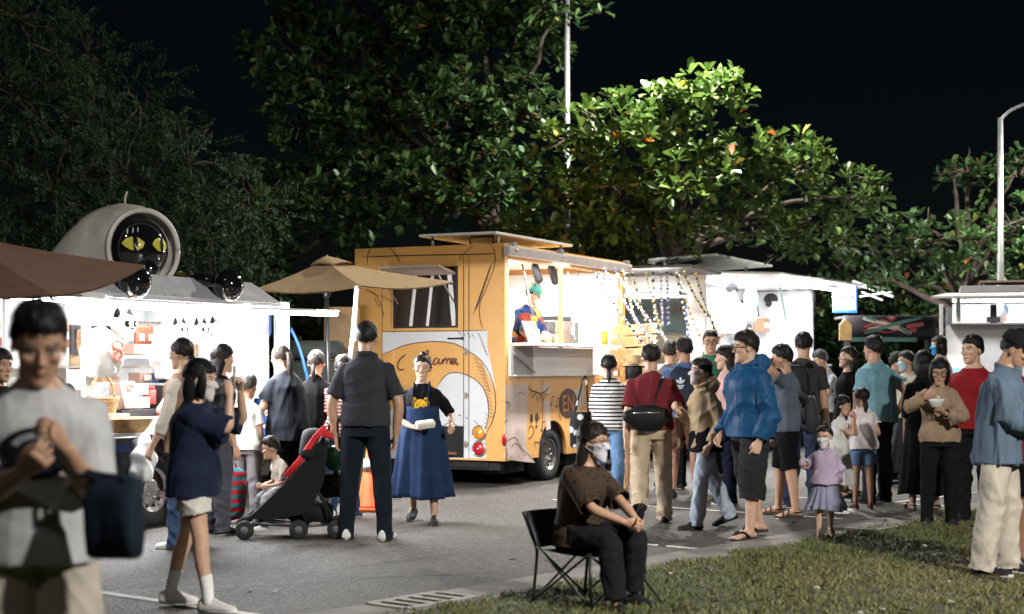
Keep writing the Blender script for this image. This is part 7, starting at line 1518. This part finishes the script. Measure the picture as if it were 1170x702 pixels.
# bags of the short woman
c = hand_pt(bagger, 'R', (0, .01, .07)); c0 = hand_pt(bagger, 'L', (0, .01, .07)); c = c0 if c0.x < c.x else c
b = bagmesh((c.x - .02, c.y - .05, c.z - .13), .17, .30, 5, .06); loose(b, 'shopping_bag', surf('green bag', (.03, .22, .10), .5, 0, .15, 8, .4, 14), 'green shopping bag above the striped one behind the masked girl', 'shopping bag')
b = MB(); q = np.array(P(264, 562, 13.6)); V, F = tube([(q[0], q[1], q[2] - .17), (q[0], q[1], q[2]), (q[0], q[1], q[2] + .14)], [(.12, .06), (.14, .08), (.13, .05)], n=24, m=10, ref=V3(1, 0, 0)); b.add(V, F, 0, True); b.tube(spline([(q[0] - .07, q[1], q[2] + .14), (q[0], q[1], q[2] + .30), (q[0] + .07, q[1], q[2] + .14)], 14), .008, 6)
strip = fabric('striped bag', (.35, .03, .04), 'stripes', (.03, .16, .17), freq=13.0); loose(b, 'shopping_bag', strip, 'red and teal striped shopping bag beside the grey trousers', 'shopping bag')
# takeaway box
c = hand_pt(smile, 'R', (0, .03, .10)); b = MB(); b.prism([(-.075, -.05, 0), (.075, -.05, 0), (.085, -.06, .035), (-.085, -.06, .035)], (0, .11, 0)); b.prism([(-.088, -.062, .0365), (.088, -.062, .0365), (.075, -.05, .062), (-.075, -.05, .062)], (0, .115, 0))
o = loose(b, 'takeaway_box', surf('pulp box', (.66, .62, .55), .7, 0, .08, 10), 'pale takeaway box carried by the smiling woman', 'takeaway box', .006); o.location = (c.x + .05, c.y - .05, c.z + .0); o.rotation_euler = (rad(8), rad(-8), rad(10))
# pinafore straps
fr = smile.frame(.4)
V, F, co = smile.cloth['top']; bv = BVHTree.FromPolygons([tuple(v) for v in V], [tuple(int(i) for i in f_) for f_ in F])
for sg in (-1, 1):
    pts = []
    for a in np.linspace(-.62, 2.9, 18):       # over the shoulder from the bib to the back
        c0 = smile.sp(.36) + fr[:, 0] * sg * .078 * smile.k; dirv = -fr[:, 1] * 0; d = (-np.array([0, 1, 0]) * math.cos(a) + np.array([0, 0, 1]) * math.sin(a))
        h = bv.ray_cast(Vector(c0 + d * .6), Vector(-d))
        if h[0]: pts.append(np.array(h[0]) + d * .004)
    if len(pts) > 4: b = MB(); b.tube(pts, (.005, .019), 8, ref=np.array([1., 0, 0]) * 1); o = b.build('dress_strap', fb(33, 50, 80), smile.root)
# crossbody bag of the maroon man (he is seen from behind)
def body_wrap(p, t0, x0, t1, x1, n=14, out=.012, side=1):
    """points down the back (side=1) or front of a person's top from (x0, t0) to (x1, t1)"""
    V, F, o = p.cloth['top']; bv = BVHTree.FromPolygons([tuple(v) for v in V], [tuple(int(i) for i in f_) for f_ in F]); pts = []
    for u in np.linspace(0, 1, n):
        t = t0 + (t1 - t0) * u; fr = p.frame(t); c = p.sp(t) + fr[:, 0] * (x0 + (x1 - x0) * u) * p.k; d = fr[:, 1] * side; h = bv.ray_cast(Vector(c + d * .8), Vector(-d))
        if h[0]: pts.append(np.array(h[0]) + d * out)
    return pts
blk = fabric('black nylon', (.014, .014, .016), rough=.55)
def to_world(p, pts): return [np.array(p.world(q)) for q in pts]
bp = to_world(maroon, body_wrap(maroon, .475, -.10, .12, .03)); e = empty('crossbody_bag', tuple(np.array(maroon.root.location)), 0, 'black crossbody bag lying against the maroon t-shirt', 'shoulder bag'); B0 = np.array(maroon.root.location)
b = MB(); b.tube([q - B0 for q in bp], (.004, .022), 8, ref=V3(0, 0, 1)); b.build('strap', blk, e)
c = np.array(maroon.world(maroon.sp(.06))); b = MB(); cc = np.array(P(738, 476, c[1] - .20)) - B0
V, F = tube([cc + (-.16, 0, 0), cc + (-.10, 0, -.01), cc + (0, 0, -.015), cc + (.10, 0, -.01), cc + (.17, 0, .01)], [(.05, .06), (.065, .11), (.07, .125), (.065, .115), (.05, .07)], n=20, m=14, ref=V3(0, 1, 0)); b.add(V, F, 0, True); b.build('pouch', blk, e)
b = MB(); b.tube([cc + (-.12, -.062, .03), cc + (0, -.072, .035), cc + (.12, -.062, .035)], .006, 6); b.build('zipper', steel, e)
# backpacks
def backpack(p, label, mat, w=.15, h=.40, d=.13, t=.24, mark=False):
    fr = p.frame(t); c = p.sp(t) + fr[:, 1] * (max(p.tab[5:9, 2]) + .04 + d / 2); e = empty('backpack', tuple(p.world(c)), p.root.rotation_euler[2], label, 'backpack')
    R = []
    for z, k, kd in ((-h / 2, .78, .6), (-h / 2 + .02, .95, .9), (-h * .2, 1, 1.05), (h * .15, .97, .9), (h * .38, .85, .65), (h / 2, .55, .35)):
        R.append([(math.copysign(abs(math.cos(a)) ** .6, math.cos(a)) * w * k, math.copysign(abs(math.sin(a)) ** .6, math.sin(a)) * d / 2 * kd, z) for a in np.linspace(0, 6.283, 28, endpoint=False)])
    b = MB(); b.rings(R); b.build('body', mat, e); b = MB(); b.rings([[(math.copysign(abs(math.cos(a)) ** .6, math.cos(a)) * w * .8 * k, d * .42 + math.copysign(abs(math.sin(a)) ** .6, math.sin(a)) * .035 * k, z) for a in np.linspace(0, 6.283, 22, endpoint=False)] for z, k in ((-h * .44, .7), (-h * .42, .95), (-h * .15, 1), (-h * .03, .9), (-.005, .6))]); b.build('pocket', mat, e)
    for sg in (-1, 1):
        b = MB(); b.tube(spline([(sg * w * .6, -d * .3, h * .42), (sg * w * .75, -d * .9, h * .52), (sg * w * .95, -d * 1.9, h * .30), (sg * w * 1.05, -d * 1.7, -h * .1), (sg * w * .9, -d * .2, -h * .36)], 20), (.007, .026), 8, ref=V3(1, 0, 0)); b.build('strap', mat, e)
    if mark:
        b = MB(); lf = surf('pale mark', (.55, .6, .62), .6)
        for a, L in ((0, .075), (.75, .062), (-.75, .062)):
            pts = [(math.sin(a + u) * L * r, d * .55, .045 + math.cos(a + u) * L * r) for u, r in ((0, .05), (-.28, .5), (-.2, .85), (0, 1.05), (.2, .85), (.28, .5))]; b.prism(pts, (0, .006, 0))
        for i in range(3): b.prism([(-.04 + .008 * i, d * .553 + .004, .036 - i * .016), (.04 - .008 * i, d * .553 + .004, .036 - i * .016), (.04 - .008 * i, d * .553 + .004, .028 - i * .016), (-.04 + .008 * i, d * .553 + .004, .028 - i * .016)], (0, .006, 0))
        b.build('leaf_mark', lf, e)
    return e
backpack(packer, 'dark navy backpack with pale three leaf mark', fabric('navy nylon', (.02, .026, .045), rough=.6), mark=True, h=.44)
backpack(undercut, 'black backpack on the tall man with undercut hair', blk, t=.26)
backpack(facer, 'dark grey backpack on the man shading his face', fabric('dark grey nylon', (.035, .036, .042), rough=.6), t=.10, h=.36, w=.13)
# things in hands along the queue
c = hand_pt(packer, 'L', (0, .03, .09)); b = MB(); b.tube([(c.x, c.y, c.z - .16), (c.x, c.y, c.z + .02), (c.x + .005, c.y, c.z + .06), (c.x + .005, c.y, c.z + .09)], [.036, .036, .022, .016], 14, caps=True); loose(b, 'bottle', surf('white bottle', (.66, .65, .62), .35), 'white bottle held low by the man with navy backpack', 'bottle')
c = np.array(P(664, 487, 15.55)); b = MB(); b.rings([[(c[0] + math.cos(t) * w_, c[1] + math.sin(t) * .05, c[2] + z) for t in np.linspace(0, 6.283, 20, endpoint=False)] for z, w_ in ((-.22, .09), (-.2, .11), (.02, .115), (.14, .10))]); b.tube(spline([(c[0] - .06, c[1], c[2] + .14), (c[0] + .04, c[1] + .02, c[2] + .50), (c[0] + .07, c[1], c[2] + .14)], 16), .010, 6)
loose(b, 'tote_bag', fabric('black printed cloth', (.02, .02, .022), 'blotch', (.55, .55, .52), freq=9), 'black printed tote bag at the side of the striped tee', 'tote bag')
# bowl and spoon
c = hand_pt(bowl, 'L', (0, .05, .07)); n = 26; a = np.linspace(0, 6.283, n, endpoint=False); rg = lambda z, r: np.stack([c.x - .02 + np.cos(a) * r, c.y + np.sin(a) * r, np.full(n, c.z + z)], 1)
b = MB(); b.rings([rg(0, .038), rg(.01, .045), rg(.05, .068), rg(.075, .075), rg(.075, .070), rg(.05, .062), rg(.025, .04)]); loose(b, 'bowl', surf('white paper bowl', (.74, .73, .70), .5, 0, .04, 5), 'white paper bowl held by the woman in brown blouse', 'bowl')
c2 = hand_pt(bowl, 'R', (.02, .03, .07)); b = MB(); b.tube([c2, ((c2.x + c.x) / 2, c2.y - .01, (c2.z + c.z) / 2 + .05), (c.x, c.y, c.z + .09)], .005, 6, caps=True); b.ell((c.x, c.y, c.z + .09), (.02, .013, .006), 10, 6); loose(b, 'spoon', white_in, 'white plastic spoon over the paper bowl', 'spoon')
c = (hand_pt(cap, 'L', (0, .03, .08)) + hand_pt(cap, 'R', (0, .03, .08))) / 2; b = MB(); b.box((c.x + .03, c.y, c.z + .02), (.012, .075, .15), axes((1, .5, .8))); loose(b, 'smartphone', blackp, 'black smartphone in the hands of the denim shirt man', 'phone', .004)
c = PEOPLE['eating_girl']; p_ = hand_pt(c, 'R', (0, .03, .09)); b = MB(); b.ell((p_.x, p_.y, p_.z), (.032, .032, .035), 12, 9); b.tube([(p_.x, p_.y, p_.z - .02), (p_.x, p_.y, p_.z - .10)], .006, 6); loose(b, 'snack', surf('pink snack', (.6, .3, .28), .5), 'pink snack on a stick raised by the small girl', 'snack')

# ================================================================ stroller
S0 = np.array([(338 - CXP) * 13.05 / FPX, 13.05, 0]); st = empty('stroller', tuple(S0), rad(6), 'black folding stroller with red straps and six small wheels', 'stroller'); sf = fabric('black stroller cloth', (.012, .012, .014), rough=.75); sm = surf('stroller tube', (.03, .03, .032), .35, .4)
lp = lambda px, py: ((px - 338) * 13.05 / FPX, (611 - py) * 13.05 / FPX)
b = MB()
for y in (-.20, .20):
    b.tube([(-.40, y, .16), (-.10, y, .40), (.12, y, .66), (.26, y, .90), (.33, y, .97)], .013, 9, m=20); b.tube([(.10, y, .10), (.0, y, .40), (.02, y, .50)], .012, 8); b.tube([(-.38, y, .13), (.06, y, .10), (.34, y, .12)], .009, 8); b.tube([(.34, y, .10), (.16, y, .45), (.14, y, .62)], .012, 8)
b.tube([(.0, -.2, .38), (.0, .2, .38)], .010, 8); b.tube([(-.36, -.2, .12), (-.36, .2, .12)], .010, 8); b.tube([(.05, -.2, .1), (.05, .2, .1)], .010, 8); b.build('frame', sm, st)
for y in (-.20, .20):
    b = MB(); b.tube([(.28, y, .93), (.35, y, .985), (.40, y, .96)], [.019, .02, .019], 10, caps=True); b.build('handle', surf('foam grip', (.05, .05, .052), .85), st)
for y in (-.22, .22):
    b = MB(); b.prism([(x, y - .006, z) for x, z in [(-.38, .17), (-.30, .25), (-.10, .44), (.06, .62), (.19, .80), (.27, .74), (.24, .50), (.15, .28), (.05, .20), (-.2, .16)]], (0, .012, 0)); b.build('side_panel', sf, st, .004)
b = MB(); b.prism([(-.30, -.19, .16), (-.28, -.19, .13), (-.02, -.19, .33), (.12, -.19, .33), (.28, -.19, .80), (.25, -.19, .82), (.09, -.19, .38), (-.04, -.19, .37)], (0, .38, 0)); b.build('seat', sf, st, .01)
V, F = tube([(.10, -.23, .70), (.14, -.1, .86), (.15, .1, .86), (.10, .23, .70)], [(.07, .04), (.09, .05), (.09, .05), (.07, .04)], n=14, m=14, ref=V3(1, 0, 0)); b = MB(); b.add(V, F, 0, True); b.build('folded_canopy', sf, st)
b = MB(); b.rings([[(.12 + math.cos(t) * .19 * k, math.sin(t) * .17 * k, z) for t in np.linspace(0, 6.283, 20, endpoint=False)] for z, k in ((.13, .8), (.15, 1), (.25, 1.05), (.27, .9))]); b.build('basket', sf, st)
redc = fabric('red webbing', (.55, .03, .035), rough=.6)
for pts, w in ((((-.07, .52), (.05, .66), (.17, .84), (.25, .92)), .026), (((.22, .86), (.30, .86), (.36, .80)), .03)):
    b = MB(); b.tube([(x, -.245, z) for x, z in pts], (.006, w), 8, ref=V3(0, 1, 0)); b.build('strap', redc, st)
for x, off in ((-.41, 0), (.03, 0), (.34, 0)):
    for y in (-.21, .21):
        e2 = bpy.data.objects.new('wheel', None); e2.location = (x, y, .078); e2.parent = st; PENDING.append(e2)
        for dy in (-.025, .025):
            b = MB(); b.rings([[(math.cos(t) * r, dy + yy, math.sin(t) * r) for t in np.linspace(0, 6.283, 26, endpoint=False)] for yy, r in ((-.016, .03), (-.016, .066), (-.010, .077), (.010, .077), (.016, .066), (.016, .03))]); b.build('tyre', rubber, e2)
            b = MB(); b.rings([[(math.cos(t) * r, dy + yy, math.sin(t) * r) for t in np.linspace(0, 6.283, 18, endpoint=False)] for yy, r in ((-.019, .006), (-.019, .032), (.019, .032), (.019, .006))]); b.build('hub', surf('hub grey', (.10, .10, .105), .5), e2)
# bags hung behind the stroller
q = np.array(P(383, 524, 13.15)); b = MB(); b.ell(q, (.10, .10, .11), 20, 14); b.tube([q + (-.04, 0, .1), q + (-.02, 0, .22)], .006, 6); loose(b, 'ball_bag', surf('bright green', (.03, .24, .10), .4, 0, .2, 10), 'round green bag hung on the stroller handle', 'bag')
q = np.array(P(381, 553, 13.2)); loose(bagmesh((q[0], q[1], q[2]), .20, .22, 31, .08), 'pouch', fabric('camouflage cloth', (.06, .06, .045), 'blotch', (.22, .13, .10), freq=14), 'camouflage pouch hanging below the round green bag', 'pouch')
q = np.array(P(372, 582, 13.3)); loose(bagmesh((q[0], q[1], q[2]), .14, .26, 33, .05), 'plastic_bag', film, 'pale crumpled plastic bag at the back of the stroller', 'plastic bag')
# traffic cone
cx, cy = P(424, 500, 15.4).x, 15.4; cone = empty('traffic_cone', (cx, cy, 0), 0, 'orange traffic cone standing between the polo man and denim woman', 'traffic cone'); cc = surf('cone orange', (.72, .10, .02), .5, 0, .1, 6)
b = MB(); b.rings([[(math.cos(t) * r, math.sin(t) * r, z) for t in np.linspace(0, 6.283, 28, endpoint=False)] for z, r in ((.03, .16), (.06, .135), (.70, .03), (.72, .02))]); b.build('body', cc, cone); b = MB(); b.box((0, 0, .018), (.38, .38, .036)); b.build('base', cc, cone, .01)
b = MB(); b.rings([[(math.cos(t) * r, math.sin(t) * r, z) for t in np.linspace(0, 6.283, 28, endpoint=False)] for z, r in ((.40, .0855), (.40, .0875), (.52, .0665), (.52, .0645))]); b.build('reflective_band', white_in, cone)
# ================================================================ camp chair
fwd = np.array([math.sin(rad(44)), -math.cos(rad(44)), 0]); pc = np.array([seated.root.location[0], seated.root.location[1], 0]); ch = empty('camp_chair', tuple(pc + fwd * .07), rad(44), 'black folding camp chair on the lawn edge', 'folding chair')   # local -y is forward
tb = surf('black chair tube', (.015, .015, .016), .4, .4); cl = fabric('black chair cloth', (.016, .016, .018), rough=.8)
for x in (-.225, .225):
    b = MB(); b.tube([(x, .24, .0), (x * .98, .20, .36), (x, .30, .54)], .0095, 8, m=12); b.build('back_post', tb, ch); b = MB(); b.tube([(x, -.24, .0), (x * .98, -.22, .34)], .0095, 8); b.build('front_leg', tb, ch)
for p, q in (((-.225, .24, .02), (.225, .20, .34)), ((.225, .24, .02), (-.225, .20, .34)), ((-.225, -.24, .02), (.225, -.22, .33)), ((.225, -.24, .02), (-.225, -.22, .33)), ((-.225, .24, .02), (-.225, -.22, .33)), ((-.225, -.24, .02), (-.225, .20, .34)), ((.225, .24, .02), (.225, -.22, .33)), ((.225, -.24, .02), (.225, .20, .34))):
    b = MB(); b.tube([p, q], .008, 7); b.build('brace', tb, ch)
N = 10; V = []; 
for i in range(N + 1):
    for j in range(N + 1): u, v = i / N * 2 - 1, j / N * 2 - 1; V.append((u * .225, v * .22, .335 - .045 * (1 - u * u) * (1 - v * v * .5)))
F = [(i * (N + 1) + j, (i + 1) * (N + 1) + j, (i + 1) * (N + 1) + j + 1, i * (N + 1) + j + 1) for i in range(N) for j in range(N)]; n = len(V); b = MB(); b.add(V + [(x, y, z - .008) for x, y, z in V], F + [tuple(k + n for k in f_[::-1]) for f_ in F], 0, True); b.build('seat', cl, ch)
V = []
for i in range(N + 1):
    for j in range(N + 1): u, v = i / N * 2 - 1, j / N; V.append((u * .2255, .21 + .115 * v + .05 * (1 - u * u), .33 + .21 * v))
b = MB(); b.add(V + [(x, y + .010, z) for x, y, z in V], F + [tuple(k + n for k in f_[::-1]) for f_ in F], 0, True); b.build('backrest', cl, ch)
b = MB(); g = np.array([*P(763, 696, 9.2)]); g2 = np.array([*P(731, 655, 9.3)]); b.tube([g, g2], .009, 7, caps=True); loose(b, 'chair_pole', tb, 'thin black pole slanting down to the grass beside the seated woman', 'pole')
b = MB(); q = np.array(P(722, 672, 9.6)); b.tube([(q[0], q[1], .01), (q[0], q[1], .15), (q[0], q[1], .19), (q[0], q[1], .22)], [.032, .032, .015, .013], 14, caps=True); loose(b, 'bottle', surf('pale blue bottle', (.25, .38, .5), .15, 0, .05, 5), 'pale blue water bottle on the grass by the seated woman', 'bottle')

# ================================================================ sky, key light, camera
SUN_EL, SUN_AZ = rad(42), rad(-158)      # moon-like key from behind the camera's left shoulder
W = bpy.data.worlds.new('World'); SC.world = W; W.use_nodes = True; nt = W.node_tree; bg = nt.nodes['Background']; sky = nt.nodes.new('ShaderNodeTexSky'); sky.sky_type = 'NISHITA'; sky.sun_disc = False
sky.sun_elevation = SUN_EL; sky.sun_rotation = SUN_AZ; nt.links.new(sky.outputs[0], bg.inputs[0]); bg.inputs[1].default_value = SKY
sl = bpy.data.lights.new('moon_light', 'SUN'); sl.energy = MOON; sl.angle = rad(4); sl.color = (1, .96, .90); so = bpy.data.objects.new('moon_light', sl); PENDING.append(so)
sdir = Vector((math.sin(SUN_AZ) * math.cos(SUN_EL), math.cos(SUN_AZ) * math.cos(SUN_EL), math.sin(SUN_EL))); so.rotation_euler = (-sdir).to_track_quat('-Z', 'Y').to_euler()
cam = bpy.data.cameras.new('camera'); co = bpy.data.objects.new('camera', cam); co.location = (0, 0, CAMH); co.rotation_euler = (rad(90), 0, 0); cam.sensor_width = 36; cam.lens = FPX / 1170 * 36; cam.shift_y = (HYP - 351) / 1170; cam.clip_end = 1500; cam.clip_start = .05
cam.dof.use_dof = True; cam.dof.focus_distance = 14.5; cam.dof.aperture_fstop = 2.0; PENDING.append(co); SC.camera = co
for o in PENDING: COL.objects.link(o)
SC.view_settings.view_transform = 'Standard'; SC.view_settings.look = 'None'; SC.view_settings.exposure = EXPO; SC.view_settings.gamma = 1; SC.view_settings.use_curve_mapping = False
SC.cycles.use_denoising = True; SC.cycles.max_bounces = 6; SC.cycles.diffuse_bounces = 3; SC.cycles.glossy_bounces = 3; SC.cycles.transmission_bounces = 3; SC.cycles.sample_clamp_indirect = 4; SC.cycles.caustics_reflective = False; SC.cycles.caustics_refractive = False
